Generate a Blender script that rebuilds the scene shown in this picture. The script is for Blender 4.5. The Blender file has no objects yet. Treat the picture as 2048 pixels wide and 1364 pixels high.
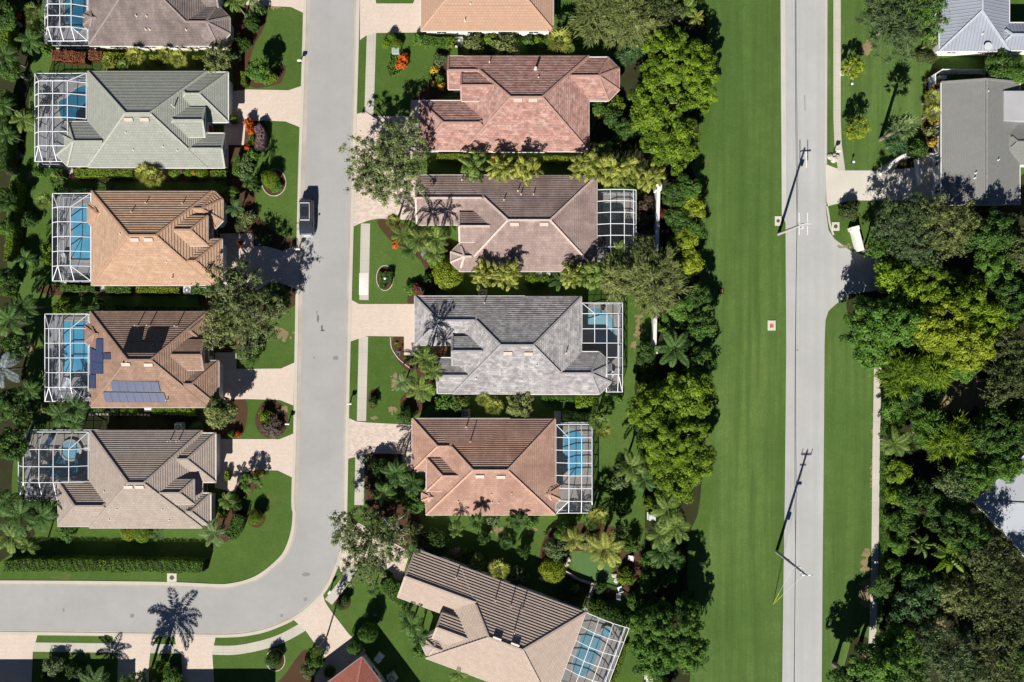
import bpy, bmesh, math, random
import numpy as np
from mathutils import Vector, Matrix, geometry
R = math.radians
scene = bpy.context.scene
# ------------------------------------------------------------- camera, light
CAM_H = 105.0            # drone height in metres
S = 0.065                # metres per photo pixel on the ground
cam = bpy.data.cameras.new('camera'); camo = bpy.data.objects.new('camera', cam)
scene.collection.objects.link(camo); scene.camera = camo
camo.location = (0, 0, CAM_H); camo.rotation_euler = (0, 0, 0)
cam.sensor_width = 36; cam.lens = 36 * (CAM_H / S) / 2048
cam.clip_end = 2000; cam.clip_start = 1
SUN_EL = 38.5; SUN_AZ = (-0.292, -0.956)      # horizontal direction towards the sun
world = bpy.data.worlds.new('World'); scene.world = world; world.use_nodes = True
wn = world.node_tree.nodes; bg = wn['Background']
sky = wn.new('ShaderNodeTexSky'); sky.sky_type = 'NISHITA'; sky.sun_disc = False
sky.sun_elevation = R(SUN_EL); sky.sun_rotation = math.atan2(SUN_AZ[0], SUN_AZ[1])
sky.altitude = 0; sky.air_density = 0.40; sky.dust_density = 0.1; sky.ozone_density = 3.5      # very clear dry air: deep blue, weak sky light
world.node_tree.links.new(sky.outputs[0], bg.inputs[0]); bg.inputs[1].default_value = 0.05
sl = bpy.data.lights.new('sun', 'SUN'); sl.energy = 5.0; sl.angle = R(0.5); sl.color = (1.0, 0.95, 0.87)
so = bpy.data.objects.new('sun', sl); scene.collection.objects.link(so)
sd = Vector((SUN_AZ[0]*math.cos(R(SUN_EL)), SUN_AZ[1]*math.cos(R(SUN_EL)), math.sin(R(SUN_EL))))
so.rotation_euler = sd.to_track_quat('Z', 'Y').to_euler(); so.location = (0, 0, 60)
scene.view_settings.view_transform = 'Standard'; scene.view_settings.look = 'None'
scene.view_settings.exposure = 0.55; scene.view_settings.gamma = 1
scene.render.resolution_x = 1024; scene.render.resolution_y = 682
scene.cycles.max_bounces = 5; scene.cycles.transparent_max_bounces = 16

# ------------------------------------------------------------- helpers
def at(px, py, z=0.0):
    k = S * (CAM_H - z) / CAM_H
    return Vector(((px - 1024) * k, (682 - py) * k, z))
def link(o): scene.collection.objects.link(o); return o
def tag(o, label=None, cat=None, group=None, kind=None):
    if label: o['label'] = label
    if cat: o['category'] = cat
    if group: o['group'] = group
    if kind: o['kind'] = kind
    return o
def thing(name, label, cat, loc=(0, 0, 0), group=None, rz=0):
    o = link(bpy.data.objects.new(name, None)); o.location = loc; o.rotation_euler = (0, 0, rz)
    o.empty_display_size = 0.3
    return tag(o, label, cat, group)
def copy_tree(o, parent=None):
    c = link(o.copy()); c.parent = parent
    for ch in o.children: copy_tree(ch, c)
    return c
class MB:
    def __init__(s): s.v = []; s.f = []; s.uv = []; s.m = []
    def face(s, pts, uvs=None, m=0):
        i = len(s.v); s.v += [tuple(p) for p in pts]; s.f.append(tuple(range(i, i + len(pts))))
        s.uv += list(uvs) if uvs else [(p[0], p[1]) for p in pts]; s.m.append(m)
    def box(s, c, d, m=0, rz=0, taper=1.0):
        cx, cy, cz = c; a, b, h = d[0]/2, d[1]/2, d[2]/2; co, si = math.cos(rz), math.sin(rz)
        P = []
        for z, t in ((-h, 1.0), (h, taper)):
            for x, y in ((-a, -b), (a, -b), (a, b), (-a, b)):
                x *= t; y *= t; P.append((cx + x*co - y*si, cy + x*si + y*co, cz + z))
        for q in ((3, 2, 1, 0), (4, 5, 6, 7), (0, 1, 5, 4), (1, 2, 6, 5), (2, 3, 7, 6), (3, 0, 4, 7)):
            s.face([P[i] for i in q], m=m)
    def beam(s, a, b, w, h=None, m=0):
        a = Vector(a); b = Vector(b); d = b - a
        if d.length < 1e-4: return
        d.normalize(); up = Vector((0, 0, 1)) if abs(d.z) < 0.95 else Vector((0, 1, 0))
        x = d.cross(up).normalized(); y = x.cross(d).normalized(); h = h or w
        x *= w/2; y *= h/2
        P = [a-x-y, a+x-y, a+x+y, a-x+y, b-x-y, b+x-y, b+x+y, b-x+y]
        for q in ((3, 2, 1, 0), (4, 5, 6, 7), (0, 1, 5, 4), (1, 2, 6, 5), (2, 3, 7, 6), (3, 0, 4, 7)):
            s.face([P[i] for i in q], m=m)
    def tube(s, pts, rad, n=8, cap=True, m=0):
        pts = [Vector(p) for p in pts]
        rs = rad if isinstance(rad, (list, tuple)) else [rad]*len(pts); rings = []
        for i, p in enumerate(pts):
            d = (pts[min(i+1, len(pts)-1)] - pts[max(i-1, 0)]).normalized()
            up = Vector((0, 0, 1)) if abs(d.z) < 0.9 else Vector((1, 0, 0))
            x = d.cross(up).normalized(); y = d.cross(x).normalized()
            rings.append([p + (x*math.cos(2*math.pi*k/n) + y*math.sin(2*math.pi*k/n))*rs[i] for k in range(n)])
        for a, b in zip(rings, rings[1:]):
            for k in range(n): s.face([a[k], b[k], b[(k+1) % n], a[(k+1) % n]], m=m)
        if cap: s.face(rings[0], m=m); s.face(rings[-1][::-1], m=m)
    def cyl(s, c, r, h, n=16, m=0, r2=None):
        c = Vector(c); r2 = r if r2 is None else r2
        A = [c + Vector((math.cos(2*math.pi*k/n)*r, math.sin(2*math.pi*k/n)*r, 0)) for k in range(n)]
        B = [c + Vector((math.cos(2*math.pi*k/n)*r2, math.sin(2*math.pi*k/n)*r2, h)) for k in range(n)]
        for k in range(n): s.face([A[k], A[(k+1) % n], B[(k+1) % n], B[k]], m=m)
        s.face(B, m=m); s.face(A[::-1], m=m)
    def prism(s, poly, z0, z1, m=0, mtop=None):     # poly: world xy points
        a = sum(poly[i][0]*poly[(i+1) % len(poly)][1] - poly[(i+1) % len(poly)][0]*poly[i][1] for i in range(len(poly)))
        if a < 0: poly = poly[::-1]
        T = [(p[0], p[1], z1) for p in poly]; B = [(p[0], p[1], z0) for p in poly]; n = len(poly)
        s.face(T, m=m if mtop is None else mtop)
        for k in range(n): s.face([B[k], B[(k+1) % n], T[(k+1) % n], T[k]], m=m)
    def build(s, name, mats, parent=None, smooth=False):
        me = bpy.data.meshes.new(name); me.from_pydata(s.v, [], s.f)
        uvl = me.uv_layers.new(name='UVMap')
        uvl.data.foreach_set('uv', np.array(s.uv, dtype=np.float32).ravel())
        mats = mats if isinstance(mats, (list, tuple)) else [mats]
        for m in mats: me.materials.append(m)
        if len(mats) > 1: me.polygons.foreach_set('material_index', s.m)
        if smooth: me.polygons.foreach_set('use_smooth', [True]*len(s.f))
        me.update(); o = link(bpy.data.objects.new(name, me))
        if parent: o.parent = parent
        return o
def part(mb, name, mat, parent, **k):
    """link a mesh given in world coordinates as a part of a thing (or of one of its parts)"""
    r = parent
    while r.parent is not None: r = r.parent
    rz = r.rotation_euler.z; L = r.location; c, s_ = math.cos(-rz), math.sin(-rz)
    mb.v = [((x-L.x)*c - (y-L.y)*s_, (x-L.x)*s_ + (y-L.y)*c, z-L.z) for x, y, z in mb.v]
    return mb.build(name, mat, parent, **k)
def smooth_pts(pts, closed=True, n=5):
    out = []; N = len(pts); rng = range(N if closed else N-1)
    for i in rng:
        g = (lambda j: pts[j % N]) if closed else (lambda j: pts[min(max(j, 0), N-1)])
        p0, p1, p2, p3 = g(i-1), g(i), g(i+1), g(i+2)
        for k in range(n):
            t = k/n
            out.append(tuple(0.5*((2*p1[a]) + (-p0[a]+p2[a])*t + (2*p0[a]-5*p1[a]+4*p2[a]-p3[a])*t*t + (-p0[a]+3*p1[a]-3*p2[a]+p3[a])*t**3) for a in (0, 1)))
    if not closed: out.append(tuple(pts[-1]))
    return out
def sheet(name, pts, z, mat, smooth=False, kind='structure', parent=None, thick=0.0, label=None, cat=None, group=None):
    if smooth: pts = smooth_pts(pts)
    w = [at(p[0], p[1]) for p in pts]; mb = MB()
    if thick: mb.prism([(p.x, p.y) for p in w], z - thick, z)
    else:
        a = sum(w[i].x*w[(i+1) % len(w)].y - w[(i+1) % len(w)].x*w[i].y for i in range(len(w)))
        if a < 0: w = w[::-1]
        mb.face([(p.x, p.y, z) for p in w])
    o = mb.build(name, mat, parent)
    if parent is None: tag(o, label, cat, group, kind)
    return o
def ribbon(name, pts, width_px, z, mat, smooth=False, thick=0.0, kind='structure', label=None, cat=None):
    if smooth: pts = smooth_pts(pts, closed=False)
    L = []; Rr = []
    for i, p in enumerate(pts):
        a = pts[max(i-1, 0)]; b = pts[min(i+1, len(pts)-1)]; dx, dy = b[0]-a[0], b[1]-a[1]; l = math.hypot(dx, dy)
        nx, ny = -dy/l*width_px/2, dx/l*width_px/2
        L.append(at(p[0]+nx, p[1]+ny)); Rr.append(at(p[0]-nx, p[1]-ny))
    mb = MB()
    for i in range(len(pts)-1):
        q = [L[i], L[i+1], Rr[i+1], Rr[i]]
        T = [(v.x, v.y, z) for v in q]
        mb.face(T if (q[1]-q[0]).cross(q[2]-q[1]).z > 0 else T[::-1])
        if thick:
            for A, B in ((L[i], L[i+1]), (Rr[i], Rr[i+1])):
                mb.face([(A.x, A.y, z), (A.x, A.y, z-thick), (B.x, B.y, z-thick), (B.x, B.y, z)])
    o = mb.build(name, mat); tag(o, label, cat, None, kind); return o

# ------------------------------------------------------------- materials
class NT:
    def __init__(s, name, rough=0.8, spec=0.3):
        s.m = bpy.data.materials.new(name); s.m.use_nodes = True; s.t = s.m.node_tree
        s.b = s.t.nodes['Principled BSDF']; s.b.inputs['Roughness'].default_value = rough
        s.b.inputs['Specular IOR Level'].default_value = spec; s._pos = None
    def n(s, typ, **k):
        x = s.t.nodes.new('ShaderNode' + typ)
        for a, v in k.items(): setattr(x, a, v)
        return x
    def l(s, a, b): s.t.links.new(a, b)
    def pos(s):
        if s._pos is None: s._pos = s.n('NewGeometry').outputs['Position']
        return s._pos
    def noise(s, scale, detail=3, rough=0.55, vec=None, dist=0.0):
        x = s.n('TexNoise'); x.inputs['Scale'].default_value = scale; x.inputs['Detail'].default_value = detail
        x.inputs['Roughness'].default_value = rough; x.inputs['Distortion'].default_value = dist
        s.l(vec if vec is not None else s.pos(), x.inputs['Vector']); return x.outputs['Fac']
    def ramp(s, fac, lo, hi, a=(0, 0, 0, 1), b=(1, 1, 1, 1)):
        x = s.n('ValToRGB'); e = x.color_ramp.elements
        e[0].position = lo; e[1].position = hi; e[0].color = (*a[:3], 1); e[1].color = (*b[:3], 1)
        s.l(fac, x.inputs['Fac']); return x.outputs['Color']
    def mix(s, fac, a, b, mode='MIX'):
        x = s.n('Mix', data_type='RGBA', blend_type=mode)
        for v, i in ((fac, 0), (a, 6), (b, 7)):
            if isinstance(v, (int, float)): x.inputs[i].default_value = v
            elif isinstance(v, tuple): x.inputs[i].default_value = (*v[:3], 1)
            else: s.l(v, x.inputs[i])
        return x.outputs[2]
    def math(s, op, a, b=0.0):
        x = s.n('Math', operation=op)
        for v, i in ((a, 0), (b, 1)):
            if isinstance(v, (int, float)): x.inputs[i].default_value = v
            else: s.l(v, x.inputs[i])
        return x.outputs[0]
    def scaled(s, vec, sc):
        x = s.n('Mapping'); x.inputs['Scale'].default_value = sc; s.l(vec, x.inputs['Vector']); return x.outputs[0]
    def color(s, c):
        if isinstance(c, tuple): s.b.inputs['Base Color'].default_value = (*c[:3], 1)
        else: s.l(c, s.b.inputs['Base Color'])
        return s
    def bump(s, h, strength=0.3, dist=0.05):
        x = s.n('Bump'); x.inputs['Strength'].default_value = strength; x.inputs['Distance'].default_value = dist
        s.l(h, x.inputs['Height']); s.l(x.outputs[0], s.b.inputs['Normal']); return s
def mul(c, k): return tuple(min(1, x*k) for x in c)

def mat_plain(name, c, rough=0.6, var=0.12, scale=3.0, spec=0.3, metal=0.0):
    t = NT(name, rough, spec); f = t.noise(scale, 4)
    t.color(t.mix(t.ramp(f, 0.3, 0.7), mul(c, 1-var), mul(c, 1+var))); t.b.inputs['Metallic'].default_value = metal
    return t.m
def mat_grass(name, dark, mid, light, dry=0.0, stripes=0.0):
    t = NT(name, 0.9, 0.1)
    big = t.ramp(t.noise(0.045, 5, 0.62), 0.38, 0.62); med = t.ramp(t.noise(0.55, 5, 0.72, dist=0.4), 0.35, 0.68)
    fine = t.ramp(t.noise(5.0, 4, 0.85), 0.34, 0.66); tuft = t.ramp(t.noise(2.2, 5, 0.85), 0.52, 0.66)
    c = t.mix(big, mid, light); c = t.mix(t.math('MULTIPLY', med, 0.42), c, dark)
    c = t.mix(t.math('MULTIPLY', fine, 0.55), c, mul(dark, 0.8)); c = t.mix(t.math('MULTIPLY', tuft, 0.28), c, mul(light, 1.15))
    if stripes:
        st = t.noise(1.0, 3, 0.6, vec=t.scaled(t.pos(), (0.9, 0.03, 1)))
        c = t.mix(t.math('MULTIPLY', t.ramp(st, 0.42, 0.6), stripes), c, mul(dark, 1.0))
        rot = t.n('Mapping'); rot.inputs['Rotation'].default_value = (0, 0, R(48)); rot.inputs['Scale'].default_value = (0.7, 0.05, 1); t.l(t.pos(), rot.inputs['Vector'])
        c = t.mix(t.math('MULTIPLY', t.ramp(t.noise(1.0, 4, 0.7, vec=rot.outputs[0]), 0.5, 0.64), stripes*0.7), c, mul(dark, 0.9))
    if dry:
        d = t.ramp(t.noise(0.28, 6, 0.8, dist=0.6), 0.60, 0.72)
        c = t.mix(t.math('MULTIPLY', d, dry), c, (0.16, 0.15, 0.055))
    t.color(c); t.bump(t.noise(9.0, 4, 0.85), 0.7, 0.09); return t.m
def mat_concrete(name, c, joint=0.0, rough=0.85, blotch=0.1):
    t = NT(name, rough, 0.2)
    a = t.ramp(t.noise(0.25, 5, 0.6), 0.3, 0.7); b = t.ramp(t.noise(6.0, 4, 0.75), 0.25, 0.8)
    x = t.mix(t.math('MULTIPLY', a, 1.0), mul(c, 1-blotch), mul(c, 1+blotch*0.6))
    x = t.mix(t.math('MULTIPLY', b, 0.18), x, mul(c, 0.6))
    if joint:
        br = t.n('TexBrick'); br.offset = 0; br.inputs['Scale'].default_value = 1; br.inputs['Brick Width'].default_value = joint
        br.inputs['Row Height'].default_value = joint; br.inputs['Mortar Size'].default_value = 0.02
        t.l(t.pos(), br.inputs['Vector'])
        x = t.mix(t.math('MULTIPLY', br.outputs['Fac'], 0.5), x, mul(c, 0.5))
    t.color(x); t.bump(t.noise(30, 2), 0.2, 0.01); return t.m
def mat_asphalt(name, c, streak=0.5):
    t = NT(name, 0.8, 0.25)
    st = t.noise(1.0, 3, 0.6, vec=t.scaled(t.pos(), (1.4, 0.02, 1)))
    a = t.ramp(t.noise(0.12, 5, 0.7), 0.35, 0.65); g = t.ramp(t.noise(22, 2, 0.8), 0.2, 0.8)
    x = t.mix(a, mul(c, 0.88), mul(c, 1.05)); x = t.mix(t.math('MULTIPLY', t.ramp(t.noise(1.6, 6, 0.8), 0.4, 0.7), 0.25), x, mul(c, 0.82)); x = t.mix(t.math('MULTIPLY', t.ramp(st, 0.35, 0.65), streak), x, mul(c, 0.80))
    x = t.mix(t.math('MULTIPLY', g, 0.25), x, mul(c, 0.72))
    sp = t.ramp(t.noise(0.9, 5, 0.85), 0.64, 0.74); x = t.mix(t.math('MULTIPLY', sp, 0.35), x, mul(c, 0.55))
    t.color(x); t.bump(g, 0.15, 0.01); return t.m
def mat_paver(name, c1, c2, bw=0.28, stain=0.25):
    t = NT(name, 0.85, 0.2)
    br = t.n('TexBrick'); br.inputs['Scale'].default_value = 1; br.inputs['Brick Width'].default_value = bw
    br.inputs['Row Height'].default_value = bw*0.6; br.inputs['Mortar Size'].default_value = 0.012
    br.inputs['Color1'].default_value = (*c1, 1); br.inputs['Color2'].default_value = (*c2, 1)
    br.inputs['Mortar'].default_value = (*mul(c1, 0.55), 1); br.inputs['Bias'].default_value = 0.0
    t.l(t.pos(), br.inputs['Vector'])
    n1 = t.ramp(t.noise(1.5, 5, 0.75), 0.35, 0.7); n2 = t.ramp(t.noise(0.2, 3), 0.4, 0.7)
    x = t.mix(t.math('MULTIPLY', n1, stain), br.outputs['Color'], mul(c1, 0.6)); x = t.mix(t.math('MULTIPLY', n2, 0.3), x, mul(c2, 0.8))
    t.color(x); t.bump(br.outputs['Fac'], -0.2, 0.01); return t.m
def mat_tile(name, c, var=0.18, stain=0.35, staincol=None, tile=0.33, pale=None):
    t = NT(name, 0.75, 0.2); uv = t.n('UVMap').outputs[0]
    br = t.n('TexBrick'); br.offset = 0.5; br.inputs['Scale'].default_value = 1; br.inputs['Brick Width'].default_value = tile*1.3
    br.inputs['Row Height'].default_value = tile; br.inputs['Mortar Size'].default_value = 0.014
    br.inputs['Color1'].default_value = (*mul(c, 1-var), 1); br.inputs['Color2'].default_value = (*mul(c, 1+var), 1)
    br.inputs['Mortar'].default_value = (*mul(c, 0.55), 1); t.l(uv, br.inputs['Vector'])
    # weather stains run down the slope, wider along it
    big = t.ramp(t.noise(0.35, 5, 0.7), 0.42, 0.68)
    run = t.ramp(t.noise(1.0, 4, 0.7, vec=t.scaled(uv, (1.3, 0.18, 1))), 0.45, 0.75)
    x = t.mix(t.math('MULTIPLY', big, stain), br.outputs['Color'], staincol or mul(c, 0.5))
    x = t.mix(t.math('MULTIPLY', run, stain*0.7), x, staincol or mul(c, 0.45))
    x = t.mix(t.math('MULTIPLY', t.ramp(t.noise(12, 3), 0.3, 0.7), 0.2), x, mul(c, 0.6))
    if pale:                                             # lichen-bleached tiles in ragged groups
        pn = t.noise(1.0, 6, 0.85, vec=t.scaled(uv, (0.55, 1.5, 1)))
        x = t.mix(t.math('MULTIPLY', t.ramp(pn, 0.50, 0.60), 0.6), x, pale)
    t.color(x); t.bump(br.outputs['Fac'], -0.3, 0.015); return t.m
def mat_metal_roof(name, c):
    t = NT(name, 0.45, 0.4); uv = t.n('UVMap').outputs[0]
    w = t.n('TexWave'); w.bands_direction = 'X'; w.inputs['Scale'].default_value = 0.75; t.l(uv, w.inputs['Vector'])
    x = t.mix(t.ramp(t.noise(0.4, 4), 0.3, 0.7), mul(c, 0.9), mul(c, 1.05)); t.color(x)
    t.b.inputs['Metallic'].default_value = 0.2
    t.bump(t.ramp(w.outputs['Fac'], 0.85, 0.97), 0.9, 0.06); return t.m
def mat_leaf(name, dark, light, transl=0.25):
    t = NT(name, 0.6, 0.25)
    a = t.n('Attribute'); a.attribute_name = 'tint'; oi = t.n('ObjectInfo').outputs['Random']
    f = t.math('ADD', a.outputs['Fac'], t.math('MULTIPLY', t.math('SUBTRACT', oi, 0.5), 0.25))
    c = t.ramp(f, 0.1, 0.95, dark, light)
    c = t.mix(t.math('MULTIPLY', t.ramp(t.noise(0.5, 3), 0.4, 0.7), 0.35), c, mul(dark, 0.85))
    t.color(c); tr = t.n('BsdfTranslucent'); t.l(c, tr.inputs['Color'])
    ms = t.n('MixShader'); ms.inputs[0].default_value = transl
    out = t.t.nodes['Material Output']; t.l(t.b.outputs[0], ms.inputs[1]); t.l(tr.outputs[0], ms.inputs[2]); t.l(ms.outputs[0], out.inputs[0])
    return t.m
def mat_mulch(name, c1, c2):
    t = NT(name, 0.95, 0.1); f = t.ramp(t.noise(5, 6, 0.8), 0.3, 0.7); g = t.ramp(t.noise(0.6, 4), 0.35, 0.65)
    t.color(t.mix(t.math('MULTIPLY', g, 0.5), t.mix(f, c1, c2), mul(c1, 0.6))); t.bump(t.noise(12, 4, 0.8), 0.8, 0.08); return t.m
def mat_water(name, c, deep):
    t = NT(name, 0.04, 0.5); f = t.ramp(t.noise(0.35, 3), 0.35, 0.65)
    t.color(t.mix(f, deep, c)); t.bump(t.noise(3.0, 3), 0.06, 0.05); return t.m
def mat_screen(name):
    t = NT(name, 0.7, 0.2); t.color((0.05, 0.055, 0.065))
    tr = t.n('BsdfTransparent'); tr.inputs['Color'].default_value = (0.93, 0.95, 1.0, 1)
    ms = t.n('MixShader'); ms.inputs[0].default_value = 0.25
    out = t.t.nodes['Material Output']; t.l(tr.outputs[0], ms.inputs[1]); t.l(t.b.outputs[0], ms.inputs[2]); t.l(ms.outputs[0], out.inputs[0])
    return t.m
def mat_glass(name, c=(0.05, 0.07, 0.09)):
    t = NT(name, 0.08, 0.6); t.color(t.mix(t.noise(0.7, 2), mul(c, 0.8), mul(c, 1.3))); return t.m

M = dict(
 lawn=mat_grass('lawn grass', (0.042, 0.082, 0.014), (0.076, 0.142, 0.027), (0.110, 0.184, 0.042), dry=0.6),
 field=mat_grass('mown field grass', (0.054, 0.102, 0.022), (0.088, 0.160, 0.037), (0.140, 0.225, 0.060), dry=0.45, stripes=0.5),
 putting=mat_plain('putting turf', (0.075, 0.145, 0.045), 0.9, 0.08, 4),
 dryearth=mat_mulch('sandy earth', (0.30, 0.23, 0.13), (0.22, 0.19, 0.09)),
 mulch=mat_mulch('brown mulch', (0.11, 0.062, 0.036), (0.06, 0.035, 0.02)),
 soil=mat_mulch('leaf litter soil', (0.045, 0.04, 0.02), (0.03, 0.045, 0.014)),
 road=mat_asphalt('street asphalt', (0.375, 0.372, 0.368), 0.12),
 road2=mat_asphalt('pale road asphalt', (0.445, 0.447, 0.440), 0.5),
 concrete=mat_concrete('sidewalk concrete', (0.50, 0.47, 0.41), joint=1.5),
 drive=mat_concrete('driveway concrete', (0.58, 0.55, 0.48), joint=0),
 kerb=mat_concrete('kerb concrete', (0.52, 0.49, 0.42)),
 gutter=mat_concrete('gutter concrete', (0.52, 0.50, 0.46)),
 white_pave=mat_concrete('white new concrete', (0.72, 0.69, 0.66), blotch=0.2),
 paver=mat_paver('pink paver brick', (0.69, 0.585, 0.50), (0.63, 0.52, 0.44)),
 paver2=mat_paver('mottled paver brick', (0.72, 0.62, 0.545), (0.54, 0.43, 0.365), 0.35, 0.25),
 deck=mat_paver('pool deck paver', (0.46, 0.42, 0.36), (0.42, 0.38, 0.32), 0.4),
 wall_w=mat_plain('white stucco', (0.74, 0.73, 0.70), 0.85, 0.05, 6), wall_c=mat_plain('cream stucco', (0.68, 0.60, 0.47), 0.85, 0.05, 6),
 trim=mat_plain('white painted trim', (0.72, 0.70, 0.67), 0.5, 0.04), alu=mat_plain('white aluminium', (0.80, 0.82, 0.85), 0.4, 0.03),
 screen=mat_screen('insect screen'), glass=mat_glass('dark window glass'),
 door=mat_plain('garage door paint', (0.66, 0.63, 0.58), 0.5, 0.05), wood=mat_plain('brown door wood', (0.16, 0.08, 0.04), 0.5, 0.2, 8),
 water=mat_water('pool water', (0.04, 0.22, 0.31), (0.02, 0.14, 0.24)), water_b=mat_water('bright pool water', (0.16, 0.50, 0.66), (0.09, 0.38, 0.58)),
 water_d=mat_water('dark pool water', (0.03, 0.05, 0.05), (0.015, 0.03, 0.03)), water_p=mat_water('pale pool water', (0.24, 0.44, 0.50), (0.15, 0.34, 0.42)),
 deck_screen_shade=mat_paver('screen shaded grey deck paver', (0.42, 0.41, 0.40), (0.37, 0.36, 0.355), 0.4),  # greyer tone on the left decks takes in shade from the cage screens
 coping=mat_plain('pool coping stone', (0.48, 0.43, 0.36), 0.7, 0.1), shelf=mat_plain('submerged pool step', (0.20, 0.45, 0.55), 0.15, 0.06),
 pv=mat_plain('solar cell glass', (0.045, 0.060, 0.125), 0.5, 0.1, 2, spec=0.25), pvblack=mat_plain('black pool heating mat', (0.012, 0.013, 0.016), 0.6, 0.15, 2), pvf=mat_plain('solar panel edge', (0.25, 0.26, 0.28), 0.4, 0.1),
 pipe=mat_plain('vent pipe paint', (0.72, 0.62, 0.55), 0.6, 0.1), vent=mat_plain('ridge vent metal', (0.48, 0.39, 0.33), 0.5, 0.1),
 bark=mat_plain('grey bark', (0.24, 0.21, 0.17), 0.9, 0.35, 5), bark2=mat_plain('pale branch bark', (0.42, 0.38, 0.32), 0.9, 0.3, 5),
 palmbark=mat_plain('palm trunk bark', (0.22, 0.19, 0.15), 0.9, 0.3, 8),
 pole=mat_plain('weathered pole', (0.42, 0.40, 0.36), 0.85, 0.2, 6), steel=mat_plain('galvanised steel', (0.55, 0.57, 0.60), 0.45, 0.1),
 iron=mat_plain('cast iron cover', (0.10, 0.075, 0.06), 0.8, 0.3, 9), black=mat_plain('black painted metal', (0.025, 0.027, 0.03), 0.4, 0.2),
 acgrey=mat_plain('air conditioner casing', (0.50, 0.50, 0.47), 0.5, 0.08), utilgreen=mat_plain('utility box paint', (0.30, 0.38, 0.33), 0.6, 0.1),
 stone=mat_plain('limestone edging', (0.50, 0.45, 0.38), 0.9, 0.25, 4), wire=mat_plain('black cable', (0.02, 0.02, 0.02), 0.6),
 tyre=mat_plain('tyre rubber', (0.02, 0.02, 0.02), 0.85), chair=mat_plain('white patio plastic', (0.75, 0.78, 0.82), 0.5, 0.05), red=mat_plain('red glazed pot', (0.55, 0.03, 0.02), 0.4),
 paint=mat_plain('white road strip', (0.75, 0.75, 0.73), 0.7, 0.1), terracotta=mat_plain('terracotta', (0.42, 0.15, 0.07), 0.8, 0.15),
 yellow=mat_plain('yellow guy guard', (0.6, 0.55, 0.1), 0.5),
)
# ------------------------------------------------------------- ground, roads, paths
mb = MB(); mb.face([(-400, -400, 0), (400, -400, 0), (400, 400, 0), (-400, 400, 0)]); tag(mb.build('ground', M['lawn']), kind='structure')
ROADL = [(617, -300), (617, 0), (606, 370), (599.5, 700), (597, 860), (593, 1000), (592, 1027), (587, 1067), (572, 1107), (548, 1133), (520, 1154), (493, 1166), (460, 1173), (430, 1174), (334, 1170), (180, 1168), (0, 1167), (-400, 1165)]
ROADR = [(713, -300), (713, 0), (703, 370), (694.5, 700), (691, 860), (688.5, 1000), (687, 1060), (680, 1100), (668, 1137), (650, 1174), (622, 1207), (587, 1233), (540, 1254), (500, 1264), (460, 1268), (400, 1268), (200, 1265), (0, 1263), (-400, 1260)]
sheet('street', ROADL + ROADR[::-1], 0.012, M['road'])
ribbon('kerb', [(p[0]-3.6 if i < 6 else p[0], p[1]) if i < 6 else p for i, p in enumerate([(x - 3.4*(1 if y < 1050 else 0.8 if y < 1100 else 0.6 if y < 1140 else 0.25 if y < 1170 and x > 470 else 0), y - (0 if y < 1050 else 1.2 if y < 1100 else 2.4 if y < 1140 else 3.2)) for x, y in ROADL])], 6.4, 0.055, M['kerb'], smooth=True, thick=0.06)
ribbon('kerb', [(x + (3.4 if y < 1065 else 3.0 if y < 1140 else 2.2 if y < 1200 else 1), y + (0 if y < 1065 else 1.4 if y < 1140 else 2.6 if y < 1200 else 3.3)) for x, y in ROADR], 6.4, 0.055, M['kerb'], smooth=True, thick=0.06)
M['guttertan'] = mat_concrete('stained gutter concrete', (0.43, 0.385, 0.335), blotch=0.2)
ribbon('gutter', [(x, y) for x, y in ROADL], 8, 0.02, M['guttertan'], smooth=True); ribbon('gutter', [(x, y) for x, y in ROADR], 8, 0.02, M['guttertan'], smooth=True)
ROAD2 = [(1561, -300), (1561, 0), (1562, 200), (1563, 300), (1563.5, 430), (1571, 446), (1572, 600), (1572.5, 700), (1571, 850), (1569.5, 1000), (1567, 1150), (1564.5, 1364), (1560, 1700),
         (1640, 1700), (1643.5, 1364), (1645, 1150), (1646.5, 1000), (1648, 850), (1649, 690), (1651, 640), (1657, 622), (1672, 608), (1690, 596), (1700, 588), (1757, 580), (1760, 520), (1703, 503), (1685, 490), (1669, 478), (1657, 460), (1653, 430), (1651, 410), (1654, 330), (1655, 0), (1656, -300)]
sheet('road', ROAD2, 0.012, M['road2'])
sheet('grass_field', [(1440, -300), (1563, -300), (1561, 0), (1562, 200), (1563.5, 432), (1571, 446), (1572, 700), (1569.5, 1000), (1564.5, 1364), (1560, 1700), (1370, 1700), (1390, 1364), (1395, 1150), (1430, 1000), (1420, 700), (1408, 380), (1425, 200)], 0.005, M['field'], )
sheet('grass_verge', [(1644, 1700), (1646.5, 1000), (1649, 690), (1652, 640), (1690, 600), (1745, 640), (1745, 1100), (1738, 1200), (1700, 1290), (1690, 1700)], 0.005, M['field'])
sheet('grass_verge', [(1656, -300), (1654, 330), (1690, 341), (1752, 341), (1800, 300), (1870, 240), (1872, -300)], 0.005, M['field'])
ribbon('gutter', [(1566, -300), (1566, 0), (1568, 430)], 9, 0.02, M['gutter'])
ribbon('kerb', [(1653, -300), (1652, 0), (1652, 200), (1650.5, 330)], 2.6, 0.03, M['kerb'])
ribbon('kerb', [(1652, 405), (1656, 425), (1660, 450), (1667, 470)], 4, 0.03, M['kerb'], smooth=True)
ribbon('sidewalk', [(1675, -300), (1674, 0), (1674, 240), (1676, 290), (1683, 341)], 14.5, 0.035, M['concrete'])
ribbon('sidewalk', [(1755, 735), (1754, 800), (1752, 900), (1751, 1000), (1750, 1100), (1746, 1250), (1740, 1364)], 14.5, 0.035, M['concrete'])
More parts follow.
